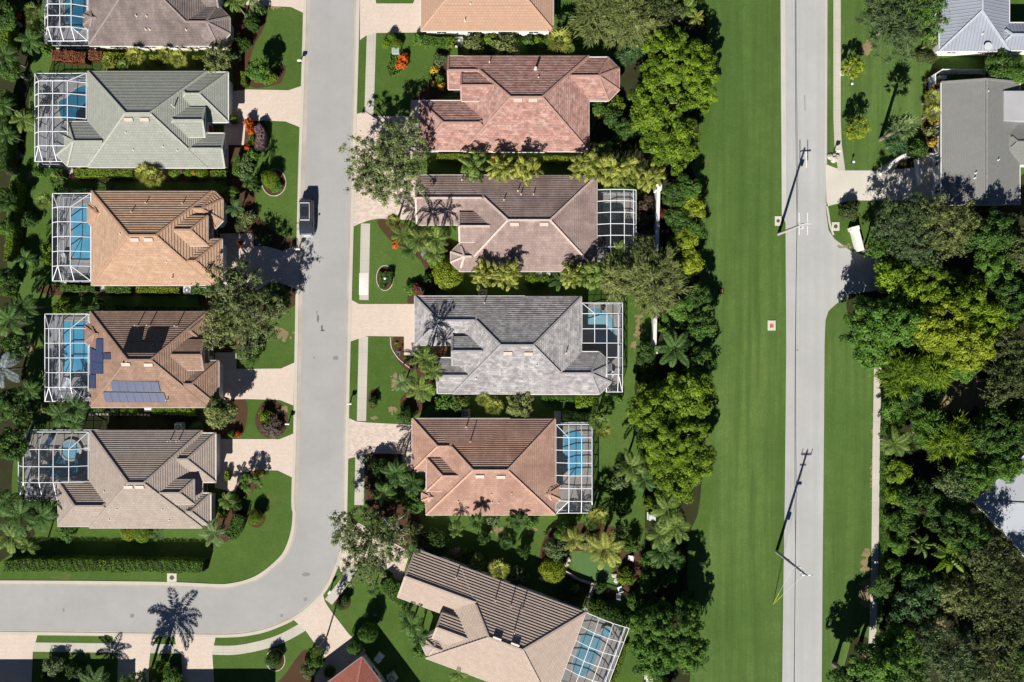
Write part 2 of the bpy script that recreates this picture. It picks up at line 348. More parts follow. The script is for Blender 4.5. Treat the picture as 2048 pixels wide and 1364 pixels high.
for pts in ([(740, -10), (742, 5)], [(743, 66), (738, 230)], [(731, 447), (728, 600)], [(727, 673), (723, 842)], [(720, 908), (718, 1010)]):
    ribbon('sidewalk', pts, 18.5, 0.02, M['concrete'])
ribbon('sidewalk', [(716, 1100), (711, 1122), (697, 1150), (680, 1175), (657, 1204)], 18, 0.02, M['concrete'], smooth=True)
ribbon('sidewalk', [(424, 1300), (470, 1300), (520, 1291), (565, 1276), (614, 1249)], 18.5, 0.02, M['concrete'], smooth=True)
for pts in ([(64, 1294), (236, 1296)], [(300, 1297), (362, 1298)]): ribbon('sidewalk', pts, 18.5, 0.02, M['concrete'])
sheet('sidewalk', [(718.5, 546), (737, 546), (736, 590), (718, 590)], 0.026, M['white_pave'])
DR = [
 ('paver', [(490, -40), (614, -40), (611, 28), (582, 14), (533, 12), (490, 10)]),
 ('paver', [(448, 185), (494, 179), (577, 180.5), (606, 171), (601, 255), (571, 243), (528, 241), (492, 243), (488, 290), (448, 290)]),
 ('paver2', [(440, 467), (508, 467), (508, 492), (535, 493), (565, 502), (595, 491), (593, 578), (562, 566), (540, 565), (500, 590), (440, 590)]),
 ('paver', [(430, 705), (473, 705), (473, 738), (562, 737), (589, 725), (587, 811), (560, 800), (490, 798), (430, 800)]),
 ('paver', [(430, 878), (560, 878), (587, 867), (585, 955), (556, 941), (520, 940), (486, 944), (470, 985), (430, 975)]),
 ('paver', [(720, -60), (735, -60), (753, 7), (826, 7), (843, -30), (850, 65), (753, 66), (733, 71), (720, 80)]),
 ('paver', [(711, 229), (729, 223), (747, 232), (820, 232), (822, 200), (850, 200), (850, 310), (780, 330), (708, 345)]),
 ('paver2', [(707, 345), (780, 330), (850, 360), (846, 455), (820, 440), (760, 437), (740, 440), (720, 447), (703, 455)]),
 ('paver', [(700, 598), (718, 608), (740, 608), (840, 608), (836, 700), (825, 712), (808, 710), (808, 673), (735, 672), (718, 677), (698, 684)]),
 ('paver2', [(696, 835), (713, 843), (735, 845), (836, 850), (836, 945), (805, 940), (805, 908), (740, 906), (727, 910), (694, 918)]),
 ('paver2', [(675, 1120), (688, 1068), (716, 1045), (760, 1070), (820, 1104), (806, 1150), (793, 1195), (782, 1185), (786, 1146), (735, 1118), (705, 1128), (684, 1150)]),
 ('paver', [(645, 1183), (650, 1203), (660, 1219), (698, 1268), (732, 1300), (710, 1340), (660, 1375), (625, 1400), (630, 1352), (652, 1318), (612, 1262), (588, 1240), (622, 1215)]),
 ('paver', [(-60, 1266), (76, 1268), (66, 1302), (61, 1420), (-60, 1420)]),
 ('paver', [(224, 1269), (314, 1270), (302, 1296), (298, 1330), (297, 1420), (234, 1420), (236, 1300), (229, 1284)]),
 ('paver', [(348, 1271), (432, 1271), (428, 1290), (425, 1310), (432, 1420), (368, 1420), (363, 1310), (352, 1288)]),
]
for k, (m, p) in enumerate(DR): sheet('driveway', p, 0.03+0.0003*k, M[m])
sheet('driveway', [(1651, 328), (1668, 335), (1690, 341), (1752, 341), (1785, 318), (1815, 308), (1895, 308), (1895, 401), (1700, 401), (1653, 413)], 0.03, M['drive'])
# beds and bare earth
def blob(cx, cy, rx, ry, n=14, seed=0, j=0.25):
    rr = random.Random(seed)
    return [(cx + rx*math.cos(2*math.pi*k/n)*(1+rr.uniform(-j, j)), cy + ry*math.sin(2*math.pi*k/n)*(1+rr.uniform(-j, j))) for k in range(n)]
BEDS = [
 ('mulch', [(490, 10), (532, 12), (530, 50), (505, 100), (496, 150), (492, 178), (470, 178), (462, 60)]),
 ('mulch', [(530, 150), (570, 130), (565, 160), (550, 170), (505, 175), (498, 150)]),
 ('mulch', [(455, 290), (488, 246), (530, 246), (530, 280), (500, 350), (490, 372), (455, 380)]),
 ('mulch', [(440, 385), (500, 350), (510, 380), (515, 430), (560, 470), (595, 480), (596, 492), (565, 502), (508, 492), (508, 467), (440, 467)]),
 ('mulch', [(400, 570), (500, 590), (560, 566), (592, 580), (590, 610), (540, 640), (520, 700), (473, 705), (420, 690)]),
 ('mulch', [(440, 800), (490, 798), (492, 850), (470, 878), (400, 870)]),
 ('mulch', [(455, 975), (486, 945), (520, 942), (510, 980), (480, 1000), (490, 1040), (450, 1085), (430, 1060)]),
 ('mulch', [(788, 674), (808, 674), (810, 710), (830, 730), (822, 745), (800, 728), (785, 700)]),
 ('mulch', [(830, 562), (872, 580), (850, 606), (815, 606)]),
 ('mulch', [(805, 1020), (830, 1010), (850, 1100), (815, 1105), (790, 1085)]),
 ('mulch', [(755, 440), (835, 455), (900, 480), (905, 560), (870, 580), (840, 520), (790, 490)]),
 ('mulch', [(820, 690), (900, 690), (875, 760), (875, 795), (828, 830), (800, 800), (835, 760)]),
 ('mulch', [(740, 906), (805, 908), (830, 945), (852, 1030), (830, 1010), (790, 1045), (735, 1010)]),
 ('mulch', [(868, 110), (897, 100), (900, 185), (840, 200), (822, 200), (862, 160)]),
 ('mulch', [(140, 335), (440, 338), (440, 362), (140, 360)]), ('mulch', [(110, 570), (400, 572), (400, 590), (110, 590)]),
 ('soil', [(130, 800), (400, 815), (400, 860), (130, 862)]), ('mulch', [(500, 1400), (620, 1400), (612, 1300), (560, 1360)]),
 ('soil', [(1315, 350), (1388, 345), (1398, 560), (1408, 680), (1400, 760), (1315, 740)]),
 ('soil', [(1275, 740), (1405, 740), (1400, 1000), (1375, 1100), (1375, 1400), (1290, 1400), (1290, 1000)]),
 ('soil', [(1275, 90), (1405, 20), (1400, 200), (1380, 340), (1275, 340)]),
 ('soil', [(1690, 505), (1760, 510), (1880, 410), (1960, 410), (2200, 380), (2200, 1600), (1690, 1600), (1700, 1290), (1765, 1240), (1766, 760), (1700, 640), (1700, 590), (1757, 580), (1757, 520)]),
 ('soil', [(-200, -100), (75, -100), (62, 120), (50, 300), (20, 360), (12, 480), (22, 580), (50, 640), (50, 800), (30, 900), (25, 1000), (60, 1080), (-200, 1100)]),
 ('mulch', [(1855, 150), (1885, 150), (1885, 310), (1850, 300), (1845, 220)]),
 ('mulch', [(1100, 1060), (1210, 1050), (1280, 1090), (1270, 1180), (1200, 1200), (1140, 1160), (1080, 1150)]),
 ('soil', [(1170, 300), (1270, 100), (1290, 330), (1320, 370), (1190, 350)]), ('soil', [(1275, 375), (1315, 375), (1310, 560), (1275, 580)]),
 ('mulch', blob(770, 556, 17, 25, seed=3, j=0.05)), ('mulch', blob(548, 365, 24, 26, seed=4, j=0.05)), ('mulch', blob(543, 838, 33, 38, seed=5, j=0.05)),
 ('mulch', blob(513, 1035, 18, 20, seed=6, j=0.05)), ('mulch', blob(551, 1320, 18, 21, seed=7, j=0.05)), ('mulch', blob(746, 798, 10, 20, seed=8, j=0.05)), ('mulch', blob(685, 1205, 17, 16, seed=9, j=0.05)),
]
for k, (m, p) in enumerate(BEDS): sheet('garden_bed', p, 0.006+0.00022*k, M[m], smooth=True)
EARTH = [(1278, 655, 8, 28), (1268, 690, 6, 10), (1732, 1120, 8, 34), (1735, 1190, 13, 40), (1746, 870, 3, 50), (1743, 960, 3, 40), (1688, 493, 16, 4), (1732, 98, 10, 12), (790, 760, 7, 16), (785, 820, 6, 9), (749, 835, 5, 4), (567, 668, 18, 10), (548, 16, 18, 4),
         (1920, 785, 48, 30), (64, 350, 10, 6), (55, 700, 16, 10), (568, 820, 13, 9), (1877, 1250, 10, 16), (1000, 1062, 14, 8), (1060, 1058, 16, 6), (1757, 850, 2.5, 50)]
for k, (cx, cy, rx, ry) in enumerate(EARTH):                    # worn patches: many ragged scraps each
    rr = random.Random(100+k); mb = MB(); n = int(16 + rx*ry/14)
    for q in range(n):
        x, y = cx + rr.gauss(0, .45)*rx, cy + rr.gauss(0, .45)*ry; s = rr.uniform(.12, .42)*min(rx, ry) + .5
        P = [at(*v) for v in blob(x, y, s*rr.uniform(.8, 1.6), s*rr.uniform(.8, 1.6), 9, k*97+q, 0.45)][::-1]
        mb.face([(v.x, v.y, 0.016 + 0.0003*q*min(1, 40/n)) for v in P])
    tag(mb.build('bare_earth', M['dryearth']), kind='structure')
# stone pool decks
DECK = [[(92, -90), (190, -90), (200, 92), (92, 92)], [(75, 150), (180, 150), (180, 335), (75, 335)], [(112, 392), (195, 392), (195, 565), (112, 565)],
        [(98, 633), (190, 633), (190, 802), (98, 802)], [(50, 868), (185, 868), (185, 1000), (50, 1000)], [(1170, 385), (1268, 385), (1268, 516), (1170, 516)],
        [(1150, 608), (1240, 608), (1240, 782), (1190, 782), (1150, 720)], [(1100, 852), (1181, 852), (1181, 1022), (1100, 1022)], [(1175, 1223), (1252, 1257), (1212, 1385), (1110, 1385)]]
for k, p in enumerate(DECK): sheet('pool_deck', p, 0.034, M['deck_screen_shade' if k < 4 else 'deck'])
sheet('path', [(128, 334), (146, 334), (146, 348), (128, 348)], 0.036, M['concrete']); sheet('path', [(192, 570), (210, 570), (210, 583), (192, 583)], 0.036, M['concrete'])
sheet('path', [(1186, 1165), (1192, 1168), (1175, 1222), (1166, 1219)], 0.036, M['concrete']); sheet('path', [(1108, 822), (1122, 822), (1122, 850), (1108, 850)], 0.036, M['concrete'])
ribbon('path', [(1078, 1156), (1105, 1162), (1130, 1146), (1155, 1158), (1188, 1169)], 5, 0.03, M['concrete'], smooth=True)
sheet('putting_green', smooth_pts([(1140, 1105), (1165, 1102), (1190, 1105), (1215, 1120), (1232, 1150), (1236, 1178), (1215, 1178), (1180, 1165), (1140, 1140)]), 0.028, M['field'])
sheet('putting_green', smooth_pts([(1152, 1112), (1172, 1107), (1192, 1112), (1212, 1130), (1226, 1155), (1224, 1165), (1200, 1165), (1170, 1152), (1150, 1135)]), 0.034, M['putting'])
# road repairs and stains (thin sheets of their own colour)
sheet('road_patch', [(612, 10), (617, 10), (632, 40), (631, 80), (624, 120), (613, 140)], 0.017, M['road'], smooth=True)
M['tar'] = mat_concrete('tar repair', (0.16, 0.155, 0.15)); M['tar2'] = mat_concrete('oil stain', (0.24, 0.24, 0.25))
for k, (a, b, c, d) in enumerate([(636, 637, 2.5, 8), (644, 655, 2, 6), (645, 661, 5, 2), (634, 625, 1.2, 4)]): sheet('road_patch', blob(a, b, c, d, 10, 40+k, 0.3), 0.018, M['tar'], smooth=True)
for k, (a, b, c, d) in enumerate([(628, 716, 2, 2), (672, 716, 6, 4), (264, 1231, 4, 5), (611, 1198, 4, 4), (612, 1149, 7, 4), (564, 1231, 3, 3), (127, 1220, 2, 4), (1595, 700, 2, 2), (750, 1230, 3, 3)]): sheet('road_patch', blob(a, b, c, d, 10, 50+k, 0.3), 0.018, M['tar2'], smooth=True)
ribbon('white_road_strip', [(1612.5, 297), (1612.5, 336)], 1.6, 0.02, M['paint']); ribbon('road_patch', [(1609, 190), (1610, 222)], 1.6, 0.018, M['tar2'])  # short thin white strip on the road surface
# drains, covers
def drain(cx, cy, w, h, label, rz=0):
    t = thing('storm_drain', label, 'drain', at(cx, cy)); p = at(cx, cy)
    b = MB(); b.box((p.x, p.y, 0.03), (w*S, h*S, 0.06), rz=rz); part(b, 'slab', M['drive'], t)
    b = MB(); b.cyl((p.x, p.y, 0.058), min(w, h)*S*0.27, 0.015); part(b, 'cover', M['iron'], t)
drain(1556, 442, 13, 19, 'concrete drain slab with round cover at the left edge of the wide road')
drain(1671, 453, 15, 17, 'concrete drain slab with round cover on the grass by the white entrance wall')
drain(344, 1155, 19, 17, 'concrete drain slab with round cover below the long clipped hedge')
t = thing('storm_drain', 'square stone drain with sunken rusty grate in the mown field', 'drain', at(1543, 651)); p = at(1543, 651); b = MB()
for dx, dy, w, h in ((-0.38, 0, 0.26, 1.3), (0.38, 0, 0.26, 1.3), (0, 0.45, 0.5, 0.38), (0, -0.45, 0.5, 0.38)): b.box((p.x+dx, p.y+dy, 0.04), (w, h, 0.08))
part(b, 'slab', M['drive'], t); b = MB(); b.box((p.x, p.y, 0.02), (0.5, 0.52, 0.04)); part(b, 'grate', M['terracotta'], t)
t = thing('valve_cover', 'small rusty square cover sunk in the mown field', 'cover', at(1442, 582)); p = at(1442, 582)
b = MB(); b.box((p.x, p.y, 0.03), (0.75, 0.8, 0.06), taper=0.9); part(b, 'rim', M['soil'], t); b = MB(); b.box((p.x, p.y, 0.065), (0.42, 0.45, 0.03)); part(b, 'lid', M['terracotta'], t)

# ------------------------------------------------------------- houses
ZE = 2.9
ROW = 0.27
def clip(poly, k, val, keep_ge):
    out = []
    for i in range(len(poly)):
        a, b = poly[i], poly[(i+1) % len(poly)]; fa, fb = a[k]-val, b[k]-val
        if not keep_ge: fa, fb = -fa, -fb
        if fa >= 0: out.append(a)
        if (fa > 0 and fb < 0) or (fa < 0 and fb > 0):
            t = fa/(fa-fb); out.append(tuple(a[j]+(b[j]-a[j])*t for j in range(len(a))))
    return out
def tiled(mb, pts, lift=None, row=ROW):
    """pts: 3-D polygon, first two points along the eave; laid as stepped tile courses"""
    lift = lift or row*0.25; pts = [Vector(p) for p in pts]
    nrm = (pts[1]-pts[0]).cross(pts[2]-pts[0])
    if nrm.z < 0: pts = [pts[1], pts[0]] + pts[2:][::-1]
    e = (pts[1]-pts[0]); e.z = 0; e.normalize(); nn = Vector((-e.y, e.x, 0))
    o = pts[0]; cen = sum(pts, Vector())/len(pts)
    if (cen-o).dot(nn) < 0: nn = -nn
    P = [(p.x, p.y, p.z, (p-o).dot(e), (p-o).dot(nn)) for p in pts]
    nrm = (pts[1]-pts[0]).cross(pts[2]-pts[0]).normalized(); slope = max(0.3, abs(nrm.z)); rp = row*slope
    for tri in geometry.tessellate_polygon([[Vector(p[:3]) for p in P]]):
        T = [P[i] for i in tri]; vmin = min(p[4] for p in T); vmax = max(p[4] for p in T)
        i = int(math.floor(vmin/rp + 1e-4))
        while i*rp < vmax - 1e-4:
            q = clip(clip(T, 4, i*rp, True), 4, (i+1)*rp, False)
            if len(q) >= 3:
                V = [(p[0], p[1], p[2] + lift*(1-(p[4]-i*rp)/rp)) for p in q]
                n = (Vector(V[1])-Vector(V[0])).cross(Vector(V[2])-Vector(V[0]))
                uv = [(p[3], p[4]/slope) for p in q]
                if n.z < 0: V = V[::-1]; uv = uv[::-1]
                mb.face(V, uv)
                low = [p for p in q if abs(p[4]-i*rp) < 1e-4]
                if len(low) >= 2 and i >= 0:
                    a, b = min(low, key=lambda p: p[3]), max(low, key=lambda p: p[3])
                    mb.face([(a[0], a[1], a[2]-0.01), (b[0], b[1], b[2]-0.01), (b[0], b[1], b[2]+lift), (a[0], a[1], a[2]+lift)], [(a[3], a[4]/slope), (b[3], b[4]/slope), (b[3], b[4]/slope), (a[3], a[4]/slope)])
            i += 1
def flatface(mb, pts):
    pts = [Vector(p) for p in pts]
    if (pts[1]-pts[0]).cross(pts[2]-pts[0]).z < 0: pts = [pts[1], pts[0]] + pts[2:][::-1]
    e = (pts[1]-pts[0]).normalized(); n = (pts[1]-pts[0]).cross(pts[2]-pts[0]).normalized(); w = n.cross(e)
    mb.face(pts, [((p-pts[0]).dot(e), (p-pts[0]).dot(w)) for p in pts])

class House:
    """A roof made of crossing hip and gable wings. Wing = (u0, v0, u1, v1, axis, ends, raise, chamfer) in photo pixels at eave height."""
    def __init__(h, label, wings, mat, capmat, wallmat, O=(0, 0), eu=(1, 0), ev=(0, 1), pitch=0.45, style='tile', name='house', ze=ZE, over=0.5, row=ROW):
        h.ze = ze; h.pitch = pitch; h.O, h.eu, h.ev = O, eu, ev; h.k = S*(CAM_H-ze)/CAM_H; h.wallmat = wallmat
        h.wings = [dict(zip(('u0', 'v0', 'u1', 'v1', 'ax', 'ends', 'up', 'c'), tuple(w) + (0, 0)[:8-len(w)] if len(w) < 8 else w)) for w in wings]
        us = [w['u0'] for w in h.wings] + [w['u1'] for w in h.wings]; vs = [w['v0'] for w in h.wings] + [w['v1'] for w in h.wings]
        c = h.P((min(us)+max(us))/2, (min(vs)+max(vs))/2, 0)
        h.t = thing(name, label, 'house', (c.x, c.y, 0)); roof = MB(); cap = MB(); walls = MB(); soff = MB(); fas = MB()
        lay = (lambda m, p: tiled(m, p, row=row)) if style == 'tile' else lambda m, p: flatface(m, p)
        for i, w in enumerate(h.wings): w['z'] = ze + w['up'] - 0.03*i*(w['up'] == 0)
        for i, w in enumerate(h.wings):
            u0, v0, u1, v1 = w['u0'], w['v0'], w['u1'], w['v1']; E = w['ends']; c = w['c']; z = w['z']
            sw = w['ax'] == 'y'
            if sw: u0, v0, u1, v1 = v0, u0, v1, u1
            hw = (v1-v0)/2; vm = (v0+v1)/2; zr = z + hw*h.k*pitch
            Q = (lambda a, b, zz: h.P(b, a, zz)) if sw else h.P
            a = u0 + (0 if E[0] == 'g' else hw); b = u1 - (0 if E[1] == 'g' else hw)
            if b < a: a = b = (a+b)/2
            c0 = c if E[0] == 'c' else 0; c1 = c if E[1] == 'c' else 0
            A, B = Q(a, vm, zr), Q(b, vm, zr)
            same = (a == b)
            for vv in (v0, v1):
                lay(roof, [Q(u0+c0, vv, z), Q(u1-c1, vv, z), B] + ([] if same else [A]))
            caps = [] if same else [(A, B)]
            for s_, (uu, sg, cc, X) in enumerate(((u0, 1, c0, A), (u1, -1, c1, B))):
                if E[s_] == 'h':
                    lay(roof, [Q(uu, v0, z), Q(uu, v1, z), X]); caps += [(Q(uu, v0, z), X), (Q(uu, v1, z), X)]
                elif E[s_] == 'c':
                    L = [(uu+sg*cc, v0), (uu, v0+cc), (uu, v1-cc), (uu+sg*cc, v1)]
                    for p, q in zip(L, L[1:]): lay(roof, [Q(*p, z), Q(*q, z), X])
                    caps += [(Q(*p, z), X) for p in L]
                else:   # gable end wall, set back under the roof edge, and its rake board
                    uw = uu + sg*0.3/h.k
                    walls.face([Q(uw, v0+0.45/h.k, z-0.1), Q(uw, v1-0.45/h.k, z-0.1), Q(uw, v1-0.45/h.k, z+0.45*pitch-0.04), Q(uw, vm, zr-0.04), Q(uw, v0+0.45/h.k, z+0.45*pitch-0.04)])
                    for vv in (v0, v1): fas.beam(Q(uu, vv, z-0.05), Q(uu, vm, zr-0.05), 0.06, 0.16)
                    caps += [(Q(uu, v0, z), X), (Q(uu, v1, z), X)]
            for p, q in caps:
                n = max(1, int((q-p).length/0.45))
                for k in range(n):
                    s0, s1 = p.lerp(q, k/n), p.lerp(q, (k+1)/n); m = (s0+s1)/2
                    if h.height(m.x, m.y, skip=i) < m.z - 0.065:
                        cap.beam(s0 + Vector((0, 0, 0.07)), s1 + Vector((0, 0, 0.06)), 0.24, 0.11)
        # walls, soffit and fascia follow the union of the wings
        def union(inset, flt=lambda w: True):
            rects = []
            for w in h.wings:
                if not flt(w): continue
                r = [w['u0'], w['v0'], w['u1'], w['v1']]; E = w['ends']; c = w['c']; i0, i1 = (1, 3) if w['ax'] == 'y' else (0, 2)
                if E[0] == 'c': r[i0] += c
                if E[1] == 'c': r[i1] -= c
                rects.append((r[0]+inset, r[1]+inset, r[2]-inset, r[3]-inset))
            xs = sorted({v for r in rects for v in (r[0], r[2])}); ys = sorted({v for r in rects for v in (r[1], r[3])})
            cov = lambda i, j: 0 <= i < len(xs)-1 and 0 <= j < len(ys)-1 and any(r[0] <= (xs[i]+xs[i+1])/2 <= r[2] and r[1] <= (ys[j]+ys[j+1])/2 <= r[3] for r in rects)
            cells = [(xs[i], ys[j], xs[i+1], ys[j+1]) for i in range(len(xs)-1) for j in range(len(ys)-1) if cov(i, j)]
            edges = []
            for i in range(len(xs)):
                run = None
                for j in range(len(ys)):
                    l, r = cov(i-1, j), cov(i, j); s_ = 0 if l == r else (1 if l else -1)
                    if run and run[1] == s_ and s_ and j < len(ys)-1: continue
                    if run: edges.append(((xs[i], ys[run[0]]), (xs[i], ys[j]), (run[1], 0)))
                    run = (j, s_) if s_ and j < len(ys)-1 else None
                # a run can only end inside the loop because the last row is never covered
            for j in range(len(ys)):
                run = None
                for i in range(len(xs)):
                    l, r = cov(i, j-1), cov(i, j); s_ = 0 if l == r else (1 if l else -1)
                    if run and run[1] == s_ and s_ and i < len(xs)-1: continue
                    if run: edges.append(((xs[run[0]], ys[j]), (xs[i], ys[j]), (0, run[1])))
                    run = (i, s_) if s_ and i < len(xs)-1 else None
            return cells, edges
        low = lambda w: w['up'] == 0
        cells, edges = union(0, low)
        for x0, y0, x1, y1 in cells: soff.face([h.P(x0, y0, ze-0.13), h.P(x1, y0, ze-0.13), h.P(x1, y1, ze-0.13), h.P(x0, y1, ze-0.13)])
        for p, q, n in edges: fas.beam(h.P(*p, ze-0.05), h.P(*q, ze-0.05), 0.10, 0.16)
        ins = over/h.k; wc, wedges = union(ins)
        h.edges = []
        for p, q, n in wedges:
            walls.face([h.P(*p, 0), h.P(*q, 0), h.P(*q, ze-0.1), h.P(*p, ze-0.1)])
            h.edges.append((h.P(*p, 0), h.P(*q, 0), (h.P(n[0], n[1], 0)-h.P(0, 0, 0)).normalized()))
        for w in h.wings:
            u0, v0, u1, v1 = w['u0'], w['v0'], w['u1'], w['v1']
            if w['up']:
                z = w['z']; L = [(u0, v0), (u1, v0), (u1, v1), (u0, v1)]
                soff.face([h.P(*p, z-0.13) for p in L])
                for p, q in zip(L, L[1:]+L[:1]): fas.beam(h.P(*p, z-0.05), h.P(*q, z-0.05), 0.08, 0.16)
                L = [(u0+ins+.2, v0+ins+.2), (u1-ins-.2, v0+ins+.2), (u1-ins-.2, v1-ins-.2), (u0+ins+.2, v1-ins-.2)]
                for p, q in zip(L, L[1:]+L[:1]): walls.face([h.P(*p, ze-0.3), h.P(*q, ze-0.3), h.P(*q, z-0.1), h.P(*p, z-0.1)])
            for s_, (uu, sg) in enumerate(((u0, 1), (u1, -1)) if w['ax'] == 'x' else ((v0, 1), (v1, -1))):
                if w['ends'][s_] == 'c':
                    c = w['c']; a0, a1 = (v0, v1) if w['ax'] == 'x' else (u0, u1)
                    L = [(uu+sg*c, a0), (uu, a0+c), (uu, a1-c), (uu+sg*c, a1)]
                    Lw = [(uu+sg*(c+ins), a0+ins), (uu+sg*c, a0+ins), (uu+sg*ins, a0+c+ins*.4), (uu+sg*ins, a1-c-ins*.4), (uu+sg*c, a1-ins), (uu+sg*(c+ins), a1-ins)]
                    if w['ax'] == 'y': L = [p[::-1] for p in L]; Lw = [p[::-1] for p in Lw]
                    soff.face([h.P(*p, w['z']-0.125) for p in L])
                    for p, q in zip(L, L[1:]): fas.beam(h.P(*p, w['z']-0.05), h.P(*q, w['z']-0.05), 0.10, 0.16)
                    for p, q in zip(Lw, Lw[1:]): walls.face([h.P(*p, 0), h.P(*q, 0), h.P(*q, ze-0.1), h.P(*p, ze-0.1)])
        h.roof = part(roof, 'roof', mat, h.t); 
        if cap.f: part(cap, 'ridge_cap', capmat, h.roof).location = (0, 0, 0)
        part(walls, 'wall', wallmat, h.t); part(soff, 'soffit', M['trim'], h.t); part(fas, 'gutter', M['trim'], h.t)
    def P(h, u, v, z):
        px = h.O[0] + u*h.eu[0] + v*h.ev[0]; py = h.O[1] + u*h.eu[1] + v*h.ev[1]
        return Vector(((px-1024)*h.k, (682-py)*h.k, z))
    def uv(h, x, y):
        px = x/h.k+1024-h.O[0]; py = 682-y/h.k-h.O[1]; d = h.eu[0]*h.ev[1]-h.eu[1]*h.ev[0]
        return (px*h.ev[1]-py*h.ev[0])/d, (py*h.eu[0]-px*h.eu[1])/d
    def height(h, x, y, skip=-1):
        u, v = h.uv(x, y); best = -1
        for i, w in enumerate(h.wings):
            if i == skip or not (w['u0'] <= u <= w['u1'] and w['v0'] <= v <= w['v1']): continue
            d = [u-w['u0'], w['u1']-u] if w['ax'] == 'x' else [v-w['v0'], w['v1']-v]; e = [v-w['v0'], w['v1']-v] if w['ax'] == 'x' else [u-w['u0'], w['u1']-u]
            m = min(e + [x_ for x_, k in zip(d, w['ends']) if k != 'g'])
            best = max(best, w['z'] + m*h.k*h.pitch)
        return best
    def on_roof(h, px, py, up=0.0):
        """point of the roof seen at a photo pixel"""
        z = 4.0
        for _ in range(12):
            p = at(px, py, z); z2 = h.height(p.x, p.y)
            z = z + 0.6*((z2 if z2 > 0 else h.ze)-z)
        p = at(px, py, z); p.z = z + up; return p
    def pipe(h, px, py, ht=0.45, r=0.07, flash=True, mat='pipe'):
        p = h.on_roof(px, py); b = MB(); b.cyl((p.x, p.y, p.z-0.15), r, ht+0.15, 8)
        if flash: b.cyl((p.x, p.y, p.z-0.1), r*2.0, 0.22, 8, r2=r*1.1)
        part(b, 'vent_pipe', M[mat], h.roof)
    def vent(h, px, py, w=17, d=6, ang=0):
        p = h.on_roof(px, py); s = h.on_roof(px, py+3); b = MB(); ex = Vector((h.eu[0], -h.eu[1], 0)).normalized(); ey = Vector((-ex.y, ex.x, 0))
        c = p + Vector((0, 0, 0.12)); W, D = w*h.k/2, d*h.k/2
        A = [c - ex*W - ey*D, c + ex*W - ey*D, c + ex*W + ey*D, c - ex*W + ey*D]
        lo = [a + Vector((0, 0, -0.35)) for a in A]; hi = [A[0]+Vector((0, 0, 0.02)), A[1]+Vector((0, 0, 0.02)), A[2]+Vector((0, 0, 0.16)), A[3]+Vector((0, 0, 0.16))]
        b.face(hi)
        for k in range(4): b.face([lo[k], lo[(k+1) % 4], hi[(k+1) % 4], hi[k]])
        part(b, 'roof_vent', M['vent'], h.roof)
    def opening(h, kind, edge, s, w, z0, z1):
        """a window, door or garage door on a wall edge, centred at distance s along it"""
        a, b, n = edge; d = (b-a).normalized(); c = a + d*s; f = MB(); g = MB(); t = 0.07
        fm, gm = {'window': (M['trim'], M['glass']), 'door': (M['trim'], M['wood']), 'garage_door': (M['trim'], M['door']), 'sliding_door': (M['trim'], M['glass'])}[kind]
        L = c - d*w/2 + n*0.02; Rr = c + d*w/2 + n*0.02; up = Vector((0, 0, 1))
        for p, q in ((L+up*z0, L+up*z1), (Rr+up*z0, Rr+up*z1), (L+up*z1, Rr+up*z1), (L+up*z0, Rr+up*z0)): f.beam(p, q, 0.10, 0.10)
        if kind == 'window': f.beam(c+n*0.02+up*z0, c+n*0.02+up*z1, 0.05, 0.06)
        if kind == 'sliding_door': f.beam(c+n*0.02+up*z0, c+n*0.02+up*z1, 0.06, 0.06)
        fr = part(f, kind, fm, h.t); g0 = L + n*0.005; g1 = Rr + n*0.005
        if kind == 'garage_door':
            for k in range(4):
                za, zb = z0+(z1-z0)*k/4+0.01, z0+(z1-z0)*(k+1)/4-0.02
                m = (L+Rr)/2; g.beam((L.x, L.y, (za+zb)/2), (Rr.x, Rr.y, (za+zb)/2), 0.05, zb-za)
            part(g, 'panel', gm, fr)
        else:
            g.face([g0+up*z0, g1+up*z0, g1+up*z1, g0+up*z1]); part(g, 'leaf' if kind == 'door' else 'pane', gm, fr)
    def openings(h, garage=None, door=None, cage=None):
        def near(pt):
            p = at(*pt); best = None
            for e in h.edges:
                a, b, n = e; L = (b-a).length; d = (b-a)/L; s = max(0, min(L, (p-a).dot(d))); q = (p-a-d*s).length
                if best is None or q < best[0]: best = (q, e, s, L)
            return best
        used = []
        if garage:
            _, e, s, L = near(garage); w = min(4.9, L-0.6); s = max(w/2+.3, min(L-w/2-.3, s)); h.opening('garage_door', e, s, w, 0.02, 2.25); used.append((e, s, w))
        if door:
            _, e, s, L = near(door); s = max(.8, min(L-.8, s)); h.opening('door', e, s, 1.1, 0.02, 2.15); used.append((e, s, 1.1))
        for e in h.edges:
            a, b, n = e; L = (b-a).length; k = int(L/3.4)
            isc = cage and n.dot(Vector(cage)) > 0.9
            for j in range(k):
                s = (j+0.5)*L/k
                if any(e is u[0] and abs(u[1]-s) < u[2]/2+0.8 for u in used): continue
                if isc and L > 4: h.opening('sliding_door', e, s, 2.2, 0.05, 2.2)
                else: h.opening('window', e, s, 1.3, 0.85, 2.2)
